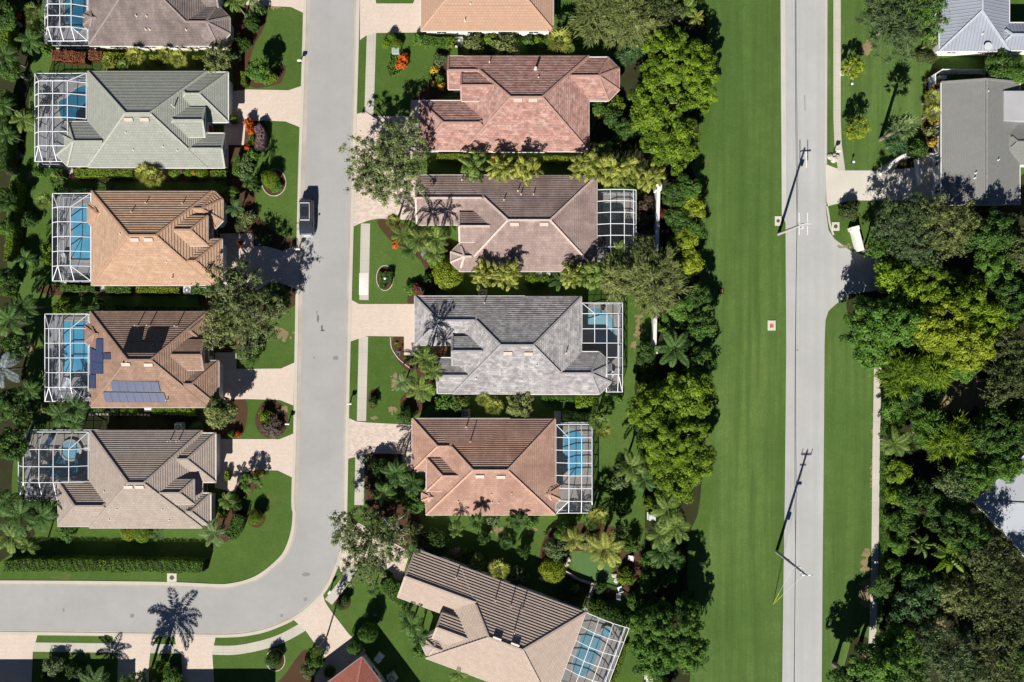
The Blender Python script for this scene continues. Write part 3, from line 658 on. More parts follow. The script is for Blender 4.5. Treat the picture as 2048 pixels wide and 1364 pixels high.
# ------------------------------------------------------------- the houses themselves
def rm(name, c, cc=None, **k): M[name] = mat_tile(name, c, **k); M[name+'_cap'] = mat_plain(name+' ridge', cc or mul(c, 1.05), 0.8, 0.15, 4); return M[name], M[name+'_cap']
rm('mauve grey tile', (0.26, 0.215, 0.20), var=0.12, stain=0.8, staincol=(0.10, 0.08, 0.08))
rm('grey green tile', (0.32, 0.335, 0.295), (0.38, 0.39, 0.34), var=0.08, stain=0.22, staincol=(0.26, 0.27, 0.25))
rm('tan orange tile', (0.46, 0.305, 0.205), (0.40, 0.25, 0.165), pale=(0.54, 0.39, 0.28), var=0.12, stain=0.35, staincol=(0.36, 0.22, 0.15))
rm('brown tile', (0.34, 0.225, 0.165), (0.30, 0.20, 0.15), var=0.16, stain=0.55, staincol=(0.17, 0.105, 0.08))
rm('taupe tile', (0.38, 0.32, 0.275), (0.34, 0.285, 0.25), var=0.10, stain=0.22, staincol=(0.24, 0.18, 0.155))
rm('peach tile', (0.46, 0.30, 0.215), var=0.05, stain=0.10, staincol=(0.40, 0.26, 0.185))
rm('dusty pink tile', (0.40, 0.225, 0.19), (0.40, 0.25, 0.21), var=0.30, stain=0.35, staincol=(0.28, 0.15, 0.13), pale=(0.55, 0.42, 0.37))
rm('mauve pink tile', (0.38, 0.29, 0.26), (0.58, 0.47, 0.42), var=0.10, stain=0.85, staincol=(0.18, 0.12, 0.115))
rm('mottled grey tile', (0.38, 0.365, 0.37), (0.32, 0.31, 0.315), var=0.32, stain=0.75, staincol=(0.17, 0.155, 0.16), pale=(0.55, 0.53, 0.53))
rm('salmon tile', (0.44, 0.275, 0.21), (0.50, 0.32, 0.24), var=0.12, stain=0.75, staincol=(0.26, 0.14, 0.11))
rm('sand beige tile', (0.45, 0.36, 0.30), (0.42, 0.34, 0.285), var=0.08, stain=0.15, staincol=(0.36, 0.28, 0.24))
rm('red tile', (0.42, 0.15, 0.11), (0.50, 0.20, 0.15), var=0.12, stain=0.2)
M['shingle'] = mat_tile('grey shingle', (0.235, 0.24, 0.228), var=0.06, stain=0.2, staincol=(0.14, 0.14, 0.13), tile=0.18); M['shingle_cap'] = mat_plain('grey shingle ridge', (0.23, 0.23, 0.225), 0.9)
M['metal'] = mat_metal_roof('standing seam metal', (0.34, 0.37, 0.43)); M['metal_cap'] = mat_plain('metal ridge', (0.42, 0.45, 0.50), 0.5)
M['whiteroof'] = mat_concrete('white roofing in tree shade', (0.40, 0.43, 0.47)); M['membrane'] = mat_concrete('grey flat roof membrane', (0.40, 0.40, 0.42)); M['whiteroof_cap'] = M['whiteroof']  # white roof's colour is darkened and blued to hold the tree shade
def H(label, wings, m, wall='wall_w', **k): return House(label, wings, M[m], M[m+'_cap'] if m+'_cap' in M else M[m], M[wall], **k)

L1 = H('house with mauve grey tiled roof streaked black, cut by the top edge left of street', [
 (178, -98, 420, 92, 'x', 'hh'), (330, 10, 460, 92, 'x', 'hc', 0, 24), (330, -98, 437, 22, 'x', 'hg'), (166, 17, 230, 62, 'x', 'ch', 0, 12)], 'mauve grey tile', 'wall_c')
L1.openings(garage=(440, -60), cage=(-1, 0, 0))
for x, y in ((292, 59), (300, 59), (373, 60), (273, 32), (294, 33)): L1.pipe(x, y, 0.3)
L2 = H('house with pale grey green tiled roof, second from the top left of the street', [
 (176, 143, 415, 335, 'x', 'hh'), (113, 243, 260, 333, 'x', 'ch', 0, 22), (330, 144, 457, 245, 'x', 'hh'), (330, 266, 449, 336, 'x', 'hg'), (330, 219, 416, 278, 'x', 'hg', 0.95)], 'grey green tile', row=0.235)
L2.openings(garage=(452, 195), door=(420, 255), cage=(-1, 0, 0))
L2.vent(258, 240); L2.vent(290, 240)
L2.pipe(349, 214, 0.9, mat='trim')
for x, y in ((199, 299), (267, 300), (355, 301), (252, 265), (326, 293)): L2.pipe(x, y, 0.22)
L3 = H('house with tan orange tiled roof, third from the top left of the street', [
 (183, 382, 425, 571, 'x', 'hh'), (330, 478, 445, 570, 'x', 'hh'), (330, 383, 446, 457, 'x', 'hc', 0, 15), (174, 402, 250, 453, 'x', 'ch', 0, 9), (330, 434, 423, 494, 'x', 'hh', 1.1)], 'tan orange tile', 'wall_w', row=0.34)
L3.openings(garage=(440, 525), door=(425, 470), cage=(-1, 0, 0))
L3.vent(270, 480); L3.vent(298, 480)
for x, y in ((293, 406), (366, 407), (264, 424)): L3.pipe(x, y, 0.4)
L3.pipe(346, 556, 0.7); L3.pipe(333, 524, 0.2); L3.pipe(241, 468, 0.2, mat='trim')
L4 = H('house with brown tiled roof carrying solar panels left of the street', [
 (180, 623, 417, 815, 'x', 'hh'), (330, 721, 438, 814, 'x', 'hh'), (330, 624, 425, 700, 'x', 'hh'), (169, 642, 250, 694, 'x', 'ch', 0, 10), (325, 679, 414, 740, 'x', 'hg', 1.05)], 'brown tile', 'wall_w')
L4.openings(garage=(433, 767), door=(420, 705), cage=(-1, 0, 0))
L4.vent(253, 729); L4.vent(298, 730)
for x, y in ((276, 651), (300, 651), (355, 652)): L4.pipe(x, y, 1.0)
L4.pipe(336, 800, 0.7)
def panels(h, quad, nx, ny, mat='pv'):
    """a rack of solar panels lying on the roof; each panel is its own mesh"""
    A, B, C_, D = [h.on_roof(*q, up=0.16) for q in quad]
    n = (B-A).cross(D-A).normalized(); n = n if n.z > 0 else -n
    for i in range(nx):
        for j in range(ny):
            g = 0.006
            def P(u, v): return (A.lerp(B, u)).lerp(D.lerp(C_, u), v)
            q = [P(i/nx+g/3, j/ny+g), P((i+1)/nx-g/3, j/ny+g), P((i+1)/nx-g/3, (j+1)/ny-g), P(i/nx+g/3, (j+1)/ny-g)]
            if (q[1]-q[0]).cross(q[2]-q[0]).z < 0: q = q[::-1]
            b = MB(); b.face(q); 
            for k in range(4): b.face([q[k]-n*0.05, q[(k+1) % 4]-n*0.05, q[(k+1) % 4], q[k]])
            part(b, 'solar_panel' if mat == 'pv' else 'heating_mat', M[mat], h.roof)
panels(L4, [(221, 761), (317, 763), (322, 784), (226, 783)], 6, 1); panels(L4, [(206, 784), (329, 785.5), (335, 805), (212, 804.5)], 8, 1)
panels(L4, [(262, 657), (288, 657), (283, 682), (253, 682)], 2, 1, 'pvblack'); panels(L4, [(297, 657), (338, 657), (330, 682), (289, 682)], 3, 1, 'pvblack'); panels(L4, [(253, 683), (330, 683), (319, 706), (245, 706)], 5, 1, 'pvblack')
panels(L4, [(193, 678), (207, 678), (207, 705), (193, 705)], 1, 1); panels(L4, [(181, 695), (207, 706), (207, 748), (181, 748)], 2, 2); panels(L4, [(208, 706), (222, 706), (222, 719), (208, 719)], 1, 1); panels(L4, [(180, 749), (192, 749), (192, 777), (180, 777)], 1, 1)
L5 = H('house with taupe tiled roof at the inside of the street corner', [
 (180, 861, 405, 1056, 'x', 'hh'), (116, 963, 260, 1053, 'x', 'hh'), (315, 866, 432, 965, 'x', 'hh'), (320, 986, 422, 1055, 'x', 'hh'), (300, 955, 397, 1005, 'x', 'hh', 1.3)], 'taupe tile', 'wall_c')
L5.openings(garage=(427, 915), door=(410, 975), cage=(-1, 0, 0))
L5.vent(258, 974); L5.vent(280, 974)
for x, y in ((341, 881), (358, 881)): L5.pipe(x, y, 0.9)
for x, y in ((209, 983), (219, 1039), (339, 1040), (234, 1018), (325, 1019)): L5.pipe(x, y, 0.2)
R0 = H('house with smooth peach tiled roof cut by the top edge right of the street', [(842, -118, 1107, 62, 'x', 'hh')], 'peach tile')
R0.openings(garage=(848, -20)); R0.pipe(930, 42, 0.6, mat='pipe'); R0.pipe(941, 8, 0.3)
R1 = H('house with dusty pink tiled roof right of the street, no pool cage', [
 (926, 112, 1178, 303, 'x', 'hh'), (897, 112, 1010, 179, 'x', 'gh'), (838, 201, 1010, 302, 'x', 'hh'), (1080, 114, 1239, 202, 'x', 'hc', 0, 22), (924, 153, 1030, 207, 'x', 'gh', 1.0)], 'dusty pink tile', 'wall_w')
R1.openings(garage=(842, 250), door=(900, 190)); R1.vent(1036, 201); R1.vent(1066, 201); R1.pipe(979, 125, 0.5); R1.pipe(1071, 139, 0.7, r=0.16); R1.pipe(1077, 155, 0.2)
R2 = H('house with mauve pink tiled roof between two rows of palms, by the dark pool', [
 (920, 351, 1194, 543, 'x', 'hh'), (834, 350, 1050, 450, 'x', 'gh'), (901, 486, 1010, 543, 'x', 'ch', 0, 18), (920, 427, 1010, 486, 'x', 'gh', 0.9)], 'mauve pink tile', 'wall_c')
R2.openings(garage=(838, 400), cage=(1, 0, 0)); R2.vent(1029, 449); R2.vent(1088, 449)
for x, y in ((924, 360), (1008, 400), (1036, 382), (1042, 389), (1067, 389)): R2.pipe(x, y, 0.4)
R3 = H('house with mottled grey tiled roof in the middle right of the street', [
 (905, 593, 1163, 788, 'x', 'hh'), (829, 592, 1050, 691, 'x', 'hh'), (1050, 703, 1223, 789, 'x', 'hc', 0, 24), (875, 715, 1010, 787, 'x', 'gh'), (906, 673, 1010, 731, 'x', 'gh', 1.0)], 'mottled grey tile', 'wall_w')
R3.openings(garage=(834, 640), door=(900, 700), cage=(1, 0, 0)); R3.vent(1016, 707); R3.vent(1057, 708)
for x, y in ((969, 606), (1132, 706)): R3.pipe(x, y, 0.7)
for x, y in ((952, 757), (1043, 760), (1074, 731)): R3.pipe(x, y, 0.25)
R4 = H('house with salmon tiled roof right of the street, above the corner lot', [
 (852, 838, 1111, 1030, 'x', 'hh'), (824, 837, 1020, 943, 'x', 'hh'), (843, 976, 930, 1012, 'x', 'ch', 0, 10), (1050, 961, 1121, 1012, 'x', 'hc', 0, 12), (855, 915, 960, 980, 'x', 'hh', 0.95)], 'salmon tile', 'wall_w')
R4.openings(garage=(828, 890), door=(850, 960), cage=(1, 0, 0)); R4.vent(960, 953); R4.vent(1002, 954)
R4.pipe(933, 853, 1.0); R4.pipe(941, 882, 1.0)
for x, y in ((916, 1003), (983, 989), (984, 1005), (997, 1005), (1023, 987)): R4.pipe(x, y, 0.25)
R5 = H('house with sand beige tiled roof set askew outside the street corner', [
 (86, 0, 354, 198, 'x', 'hh'), (-9, 0, 240, 103, 'x', 'gh'), (66, 140, 170, 196, 'x', 'ch', 0, 22), (84, 95, 190, 150, 'x', 'gh', 0.97)], 'sand beige tile', 'wall_w', O=(840, 1101), eu=(.9377, .3484), ev=(-.3484, .9377), row=0.34)
R5.openings(garage=(800, 1150), cage=(.94, -.35, 0)); R5.vent(994, 1277, 17); R5.vent(1030, 1289, 17)
for x, y, g in ((913, 1154, .6), (991, 1198, .8), (1022, 1209, .9), (1045, 1217, .9), (1029, 1261, 1.1)): R5.pipe(x, y, g)
R6 = H('house with red tiled roof cut by the bottom edge beside the curved drive', [(0, 0, 170, 170, 'x', 'hh')], 'red tile', 'wall_w', O=(724, 1313), eu=(-.8, .6), ev=(.6, .8)); R6.openings()
BL = H('house with brown tiled roof just below the bottom edge at the left', [(-70, 1392, 232, 1580, 'x', 'hh')], 'taupe tile'); BL.openings()
BL2 = H('house with beige tiled roof just below the bottom edge, second from the left', [(250, 1412, 520, 1600, 'x', 'hh')], 'sand beige tile'); BL2.openings()
M1 = H('house with ribbed blue grey metal roof in the top right corner', [(1878, -90, 2019, 103, 'y', 'hh'), (1990, 45, 2140, 101, 'x', 'hh')], 'metal', 'wall_w', style='flat', pitch=0.38)
M1.openings(); M1.pipe(1965, 68, 0.3)
t_ = M1.on_roof(1971, 96); b = MB(); b.cyl((t_.x, t_.y, t_.z), 0.05, 0.5, 8); b.cyl((t_.x, t_.y, t_.z+0.5), 0.42, 0.12, 16, r2=0.5); part(b, 'satellite_dish', M['steel'], M1.roof)
M2 = H('house with plain grey shingle roof right of the wide road', [(1882, 165, 2040, 409, 'y', 'gg'), (1985, 243, 2140, 330, 'x', 'hh', 0)], 'shingle', 'wall_w', style='flat', pitch=0.26, over=0.35)
M2.openings(); 
for x, y in ((1975, 183), (1949, 356), (1996, 320), (1951, 346)): M2.pipe(x, y, 0.3, mat='trim')
q = [at(2003, 184, 3.3), at(2130, 184, 3.3), at(2130, 243, 3.3), at(2003, 243, 3.3)]; b = MB(); b.prism([(p.x, p.y) for p in q], 0, 3.75); part(b, 'flat_roof', M['membrane'], M2.t)
M3 = H('white roofed house half hidden by trees at the right edge', [(0, 0, 330, 170, 'x', 'hh')], 'whiteroof', 'wall_w', O=(1950, 1002), eu=(.68, .733), ev=(.733, -.68), style='flat', pitch=0.12)
M3.openings()

# ------------------------------------------------------------- screened pool enclosures
def cage(label, x0, y0, x1, y1, nx, ny, house='E', skip=(), rise=0.9, O=(0, 0), eu=(1, 0), ev=(0, 1), z0=2.6, lat=(1, 1), dome=False, fx=None, fy=None, shift=None):
    """lattice of aluminium beams with insect screen between; eave rectangle in photo pixels at eave height"""
    k = S*(CAM_H-z0)/CAM_H
    def P(u, v, z):
        px = O[0]+u*eu[0]+v*ev[0]; py = O[1]+u*eu[1]+v*ev[1]; return Vector(((px-1024)*k, (682-py)*k, z))
    fx = fx or [i/nx for i in range(nx+1)]; fy = fy or [j/ny for j in range(ny+1)]; nx = len(fx)-1; ny = len(fy)-1
    G = {}
    for i in range(nx+1):
        for j in range(ny+1):
            edge_out = (i == 0 and house != 'W') or (i == nx and house != 'E'); ends = j in (0, ny)
            if dome:
                t = fx[i]; z = z0 + rise*math.sin(math.pi*min(1, max(0, t)))**0.7 if not ends else z0 + rise*0.6*math.sin(math.pi*t)
            else: z = z0 if (edge_out or ends) else z0 + rise
            if (house == 'E' and i == nx) or (house == 'W' and i == 0): z = z0 + 0.15 if not dome else z0 + .1
            G[i, j] = P(x0+(x1-x0)*fx[i], y0+(y1-y0)*fy[j], z)
    c = P((x0+x1)/2, (y0+y1)/2, 0); t = thing('pool_enclosure', label, 'pool cage', (c.x, c.y, 0)); f = MB(); s = MB()
    w = 0.075; cells = {(i, j) for i in range(nx) for j in range(ny)} - set(skip); done = set()
    def beam(a, b):
        if (a, b) in done or (b, a) in done: return
        done.add((a, b)); f.beam(G[a], G[b], w, 0.09)
    for i, j in sorted(cells):
        q = [(i, j), (i+1, j), (i+1, j+1), (i, j+1)]
        for a, b in zip(q, q[1:]+q[:1]): beam(a, b)
        s.face([G[q[3]], G[q[2]], G[q[1]], G[q[0]]])
    for (i, j), di, dj in (((0, 0), 1, 1), ((nx, 0), -1, 1), ((0, ny), 1, -1), ((nx, ny), -1, -1)):      # hip diagonals at free corners
        ci = i if di > 0 else i-1; cj = j if dj > 0 else j-1
        if (ci, cj) in cells and not dome: beam((i, j), (i+di, j+dj))
    for i, j in sorted(cells):                                           # outer walls
        for a, b, nb, side in (((i, j), (i+1, j), (i, j-1), 'N'), ((i, j+1), (i+1, j+1), (i, j+1), 'S'), ((i, j), (i, j+1), (i-1, j), 'W'), ((i+1, j), (i+1, j+1), (i+1, j), 'E')):
            if nb in cells or side == house: continue
            if nb in set(skip): continue
            A, B = G[a], G[b]; A0, B0 = Vector((A.x, A.y, 0.03)), Vector((B.x, B.y, 0.03))
            f.beam(A0, A, 0.06); f.beam(B0, B, 0.06); f.beam(A0+Vector((0, 0, .03)), B0+Vector((0, 0, .03)), 0.08)
            f.beam(Vector((A.x, A.y, 1.0)), Vector((B.x, B.y, 1.0)), 0.04); s.face([A0, B0, B, A])
    fr = part(f, 'frame', M['alu'], t); part(s, 'screen', M['screen'], t); return t
cage('white framed pool cage at the top left beside the mauve grey roofed house', 90, -100, 176, 82, 5, 8, 'E', fx=[0, .16, .44, .70, 1])
cage('white framed pool cage wrapping round the grey green roofed house', 70, 147, 174, 323, 4, 7, 'E', skip=[(3, 4), (3, 5), (3, 6)], fx=[0, .15, .42, .70, 1], fy=[0, .11, .25, .385, .52, .68, .84, 1])
cage('white framed pool cage beside the tan orange roofed house', 105, 387, 183, 562, 4, 6, 'E', fx=[0, .24, .56, 1])
cage('white framed pool cage beside the brown roofed house with solar panels', 90, 628, 178, 803, 4, 6, 'E', fx=[0, .18, .42, .67, 1])
cage('white framed pool cage with round spa beside the taupe roofed house', 37, 864, 178, 1001, 5, 5, 'E', skip=[(4, 3), (3, 3), (4, 4), (3, 4)], fx=[0, .13, .35, .55, .77, 1], fy=[0, .24, .49, .72, 1])
cage('domed white pool cage over the dark pool behind the mauve pink roofed house', 1194, 380, 1272, 518, 3, 6, 'W', dome=True, fx=[0, .33, .68, .93, 1], rise=0.8)
cage('white framed pool cage behind the mottled grey roofed house', 1164, 606, 1245, 784, 3, 6, 'W', skip=[(0, 3), (1, 3), (0, 4), (1, 4), (0, 5), (1, 5)], fx=[0, .30, .60, .88, 1], fy=[0, .12, .29, .45, .61, .80, 1], rise=0.6)
cage('domed white pool cage behind the salmon roofed house', 1112, 849, 1186, 1026, 3, 7, 'W', fx=[0, .34, .68, .96, 1], rise=0.6)
cage('white framed pool cage on the askew house at the bottom', 354, 0, 446, 178, 3, 6, 'W', O=(840, 1101), eu=(.9377, .3484), ev=(-.3484, .9377), fx=[0, .30, .62, .90, 1], rise=0.9, dome=True)
def pool(label, pts, mat, spa=None, smooth=True, steps=None):
    P = smooth_pts(pts, n=4) if smooth else pts; cx = sum(p[0] for p in P)/len(P); cy = sum(p[1] for p in P)/len(P)
    t = thing('swimming_pool', label, 'pool', at(cx, cy)); grow = [(cx+(p[0]-cx)*(1+4.5/max(8, math.hypot(p[0]-cx, p[1]-cy))), cy+(p[1]-cy)*(1+4.5/max(8, math.hypot(p[0]-cx, p[1]-cy)))) for p in P]
    b = MB(); b.prism([tuple(at(*p)[:2]) for p in grow], 0.0, 0.055); part(b, 'coping', M['coping'], t)
    b = MB(); b.face([(*at(*p)[:2], 0.062) for p in P][::-1]); part(b, 'water', M[mat], t)
    if steps:
        b = MB(); b.prism([tuple(at(*p)[:2]) for p in steps], 0.05, 0.066); part(b, 'step', M['shelf'], t)
    if spa:
        x, y, r = spa; p = at(x, y); b = MB(); r *= S
        for k in range(24):
            a0, a1 = 2*math.pi*k/24, 2*math.pi*(k+1)/24
            for ra, rb, za, zb in ((r, r, 0.0, 0.35), (r, r*0.82, 0.35, 0.35), (r*0.82, r*0.82, 0.35, 0.2)):
                b.face([(p.x+ra*math.cos(a0), p.y+ra*math.sin(a0), za), (p.x+ra*math.cos(a1), p.y+ra*math.sin(a1), za), (p.x+rb*math.cos(a1), p.y+rb*math.sin(a1), zb), (p.x+rb*math.cos(a0), p.y+rb*math.sin(a0), zb)])
        sp = part(b, 'spa', M['coping'], t); b = MB(); b.cyl((p.x, p.y, 0.1), r*0.81, 0.18, 24); part(b, 'spa_water', M['shelf'], sp)
pool('deep blue pool under the top left cage', [(135, -60), (172, -60), (172, 30), (165, 60), (140, 55), (130, 20)], 'water')
pool('deep blue freeform pool beside the grey green roofed house', [(118, 205), (135, 195), (150, 180), (173, 172), (180, 200), (180, 238), (150, 240), (125, 238)], 'water')
pool('long blue pool under the cage of the tan orange roofed house', [(147, 420), (185, 418), (187, 512), (150, 516), (143, 490), (146, 460)], 'water_b')
pool('bright blue rectangular pool under the cage of the brown roofed house', [(128, 643), (182, 643), (182, 748), (127, 748)], 'water_b', smooth=False)
pool('teal freeform pool with round spa under the cage of the taupe roofed house', [(95, 930), (115, 905), (135, 888), (165, 885), (172, 930), (160, 950), (120, 955), (92, 950)], 'water', spa=(144, 900, 22))
pool('dark bottomed rectangular pool behind the mauve pink roofed house', [(1202, 410), (1216, 406), (1232, 405), (1246, 410), (1248, 440), (1248, 485), (1202, 487), (1202, 440)], 'water_d')
pool('pale blue kidney pool behind the mottled grey roofed house', [(1178, 622), (1200, 616), (1222, 632), (1230, 660), (1228, 688), (1200, 688), (1194, 668), (1172, 655)], 'water_p', steps=[(1184, 632), (1204, 628), (1200, 634), (1186, 640)])
pool('bright blue octagonal pool behind the salmon roofed house', [(1128, 868), (1140, 860), (1156, 862), (1167, 872), (1167, 940), (1158, 950), (1143, 951), (1128, 938)], 'water_b', smooth=False)
pool('pale blue pool with round spa behind the askew house', [(1164, 1270), (1182, 1262), (1205, 1275), (1198, 1300), (1184, 1335), (1170, 1350), (1152, 1350), (1145, 1330), (1155, 1300)], 'water_p', spa=(1213, 1263, 13), steps=[(1172, 1288), (1196, 1296), (1193, 1303), (1169, 1296)])
# ------------------------------------------------------------- vegetation
def leafmat(name, dark, light, tr=0.25): M[name] = mat_leaf(name, dark, light, tr)
leafmat('oakleaf', (0.06, 0.098, 0.026), (0.27, 0.32, 0.12)); leafmat('lushleaf', (0.065, 0.125, 0.008), (0.245, 0.37, 0.018))
leafmat('greenleaf', (0.045, 0.115, 0.014), (0.155, 0.3, 0.038)); leafmat('darkleaf', (0.026, 0.066, 0.01), (0.095, 0.19, 0.028))
leafmat('yellowleaf', (0.1, 0.145, 0.008), (0.35, 0.43, 0.028)); leafmat('oliveleaf', (0.035, 0.055, 0.013), (0.15, 0.19, 0.06))
leafmat('oliveyellow', (0.08, 0.11, 0.026), (0.33, 0.37, 0.125)); leafmat('palmleaf', (0.048, 0.095, 0.014), (0.22, 0.31, 0.065))
leafmat('palmyellow', (0.08, 0.105, 0.012), (0.42, 0.45, 0.09)); leafmat('palmdark', (0.02, 0.058, 0.01), (0.11, 0.21, 0.045))
leafmat('palegreen', (0.06, 0.105, 0.03), (0.24, 0.32, 0.12)); leafmat('silverleaf', (0.110, 0.140, 0.130), (0.330, 0.380, 0.380))
leafmat('tealleaf', (0.03, 0.08, 0.022), (0.115, 0.215, 0.07)); leafmat('greyleaf', (0.035, 0.065, 0.02), (0.145, 0.205, 0.08))
leafmat('orangeflower', (0.400, 0.070, 0.010), (0.800, 0.160, 0.010), 0.1); leafmat('rustleaf', (0.160, 0.055, 0.025), (0.380, 0.135, 0.060), 0.1)
leafmat('mauveleaf', (0.160, 0.100, 0.100), (0.360, 0.240, 0.250), 0.1); leafmat('goldleaf', (0.300, 0.200, 0.020), (0.620, 0.420, 0.050), 0.1)
leafmat('plumleaf', (0.060, 0.045, 0.040), (0.170, 0.130, 0.110), 0.1); leafmat('redleaf', (0.100, 0.020, 0.015), (0.240, 0.050, 0.030), 0.1); leafmat('brownleaf', (0.070, 0.050, 0.030), (0.180, 0.130, 0.080), 0.1)
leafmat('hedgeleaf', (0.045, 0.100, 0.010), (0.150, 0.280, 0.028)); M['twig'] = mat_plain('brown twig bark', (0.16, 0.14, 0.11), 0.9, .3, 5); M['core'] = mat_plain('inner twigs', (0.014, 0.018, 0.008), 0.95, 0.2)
rng = np.random.default_rng(7)
def unit(v): return v/np.maximum(1e-6, np.linalg.norm(v, axis=1, keepdims=True))
def sph(n, zmin=-1.0):
    z = rng.uniform(zmin, 1, n); a = rng.uniform(0, 2*math.pi, n); r = np.sqrt(1-z*z); return np.stack([r*np.cos(a), r*np.sin(a), z], 1)
def kites(P, N, U, L, W):
    N = unit(N); U = unit(U - N*(U*N).sum(1, keepdims=True)); V = np.cross(N, U); L = np.asarray(L).reshape(-1, 1); W = np.asarray(W).reshape(-1, 1)
    return np.stack([P-U*L, P+V*W-U*L*0.1, P+U*L, P-V*W-U*L*0.1], 1)       # n,4,3
def quadmesh(name, Q, tint, extra=None):
    """Q: n,4,3 leaf quads with one tint each; extra: MB whose faces take material slot 1"""
    n = len(Q); v = Q.reshape(-1, 3); ev = np.array(extra.v, dtype=float).reshape(-1, 3) if extra else np.zeros((0, 3))
    ef = extra.f if extra else []; me = bpy.data.meshes.new(name); nv = len(v)+len(ev)
    me.vertices.add(nv); me.vertices.foreach_set('co', np.concatenate([v, ev]).astype(np.float32).ravel())
    loops = np.concatenate([np.arange(n*4)] + [np.array(f)+n*4 for f in ef]) if ef else np.arange(n*4)
    tot = np.concatenate([np.full(n, 4), np.array([len(f) for f in ef], dtype=int)]) if ef else np.full(n, 4)
    me.loops.add(len(loops)); me.loops.foreach_set('vertex_index', loops.astype(np.int32))
    me.polygons.add(len(tot)); me.polygons.foreach_set('loop_start', np.concatenate([[0], np.cumsum(tot)[:-1]]).astype(np.int32)); me.polygons.foreach_set('loop_total', tot.astype(np.int32))
    me.polygons.foreach_set('material_index', np.concatenate([np.zeros(n), np.ones(len(ef))]).astype(np.int32))
    at_ = me.attributes.new('tint', 'FLOAT', 'FACE'); at_.data.foreach_set('value', np.concatenate([tint, np.zeros(len(ef))]).astype(np.float32))
    me.update(calc_edges=True); return me
def lumpy(a, k, amp):
    ph = rng.uniform(0, 6.28, 4); return 1 + amp*(np.sin(a*k+ph[0])*0.5 + np.sin(a*(k*2+1)+ph[1])*0.3 + np.sin(a*(k*3+2)+ph[2])*0.2)
def clumps(n, r, hz, zc, cr, m, leaf, shell=0.45, zmin=-0.25, puff=True, flat=0.65, asp=0.5, long=False, droop=0.0, lump=0.25):
    D = sph(n, zmin); a = np.arctan2(D[:, 1], D[:, 0]); rad = rng.uniform(shell, 1.0, n)**0.7 * lumpy(a, 3, lump)
    C = D*rad[:, None]*np.array([r-cr*0.6, r-cr*0.6, hz]); C[:, 2] += zc
    crs = cr*rng.uniform(0.6, 1.25, n); ct = rng.uniform(0.15, 0.85, n)
    idx = np.repeat(np.arange(n), m); o = sph(n*m, -0.45 if puff else -1)
    k = rng.uniform(0.55, 1.0, n*m) if puff else np.abs(rng.normal(0, 0.55, n*m))
    off = o*k[:, None]*crs[idx][:, None]; off[:, 2] *= flat
    P = C[idx] + off; out = unit(P-np.array([0, 0, zc-hz]))
    if long:
        U = unit(out*np.array([1, 1, 0.35]) + o*0.55 + np.array([0, 0, -droop])); N = unit(np.array([0, 0, 1.0]) + rng.normal(0, 0.5, (n*m, 3)))
    else:
        U = rng.normal(0, 1, (n*m, 3)); N = unit(o*0.7 + out*0.3 + np.array([0, 0, 0.55]) + rng.normal(0, 0.45, (n*m, 3)))
    L = leaf*rng.uniform(0.7, 1.3, n*m); t = np.clip(ct[idx] + rng.normal(0, 0.18, n*m), 0, 1)
    return kites(P, N, U, L, L*asp), t, C
def limbs(C, h0, r0, n, seed=0, mb=None, x0=(0, 0)):
    rr = random.Random(seed); mb = mb or MB(); zt = h0
    mb.tube([(x0[0], x0[1], 0), (x0[0]+0.1, x0[1], zt*0.5), (x0[0], x0[1], zt)], [r0*1.25, r0*0.9, r0*0.75], 7)
    P = sorted(C.tolist(), key=lambda p: -p[2]*0.3-math.hypot(p[0], p[1])+rr.random()*2)[:n]
    for p in P:
        b = Vector((x0[0], x0[1], zt*rr.uniform(0.75, 1.0))); e = Vector(p); mid = b.lerp(e, 0.5) + Vector((rr.uniform(-.3, .3), rr.uniform(-.3, .3), rr.uniform(0.1, 0.5)))
        mb.tube([b, mid, e], [r0*0.45, r0*0.25, r0*0.08], 5)
        for _ in range(2):
            q = mid.lerp(e, rr.uniform(0, .7)); mb.tube([q, q + Vector((rr.uniform(-1, 1), rr.uniform(-1, 1), rr.uniform(0.1, .7)))], [r0*0.14, r0*0.05], 4)
    return mb
def tree_mesh(kind, r, h, seed):
    global rng; rng = np.random.default_rng(seed)
    A = r*r
    if kind == 'oak': Q, t, C = clumps(int(13*A), r*1.04, h*0.26, h*0.70, 0.55, 62, 0.125, 0.30, -0.1, puff=False, flat=0.6, asp=0.42, lump=0.35); lb = limbs(C, h*0.42, 0.18+r*0.015, int(14+1.5*r), seed)
    elif kind == 'lush': Q, t, C = clumps(int(10*A), r*1.08, h*0.30, h*0.62, 0.62, 125, 0.125, 0.5, -0.15, lump=0.32, flat=0.55, asp=0.55); lb = limbs(C, h*0.4, 0.25, 16, seed)
    elif kind == 'dense': Q, t, C = clumps(int(14*A), r, h*0.33, h*0.60, 0.36, 55, 0.10, 0.5, -0.3, lump=0.12, flat=0.7, asp=0.6); lb = limbs(C, h*0.35, 0.12, 10, seed)
    elif kind == 'feather': Q, t, C = clumps(int(8*A), r, h*0.28, h*0.66, 0.75, 75, 0.30, 0.3, -0.1, puff=False, flat=0.7, asp=0.14, long=True, droop=0.15, lump=0.3); lb = limbs(C, h*0.4, 0.2, int(14+2*r), seed)
    elif kind == 'airy': Q, t, C = clumps(int(12*A), r*1.05, h*0.28, h*0.68, 0.60, 58, 0.14, 0.3, -0.1, puff=False, flat=0.7, asp=0.35, lump=0.35); lb = limbs(C, h*0.42, 0.15, int(14+2*r), seed)
    return quadmesh(kind+'_crown', Q, t), lb
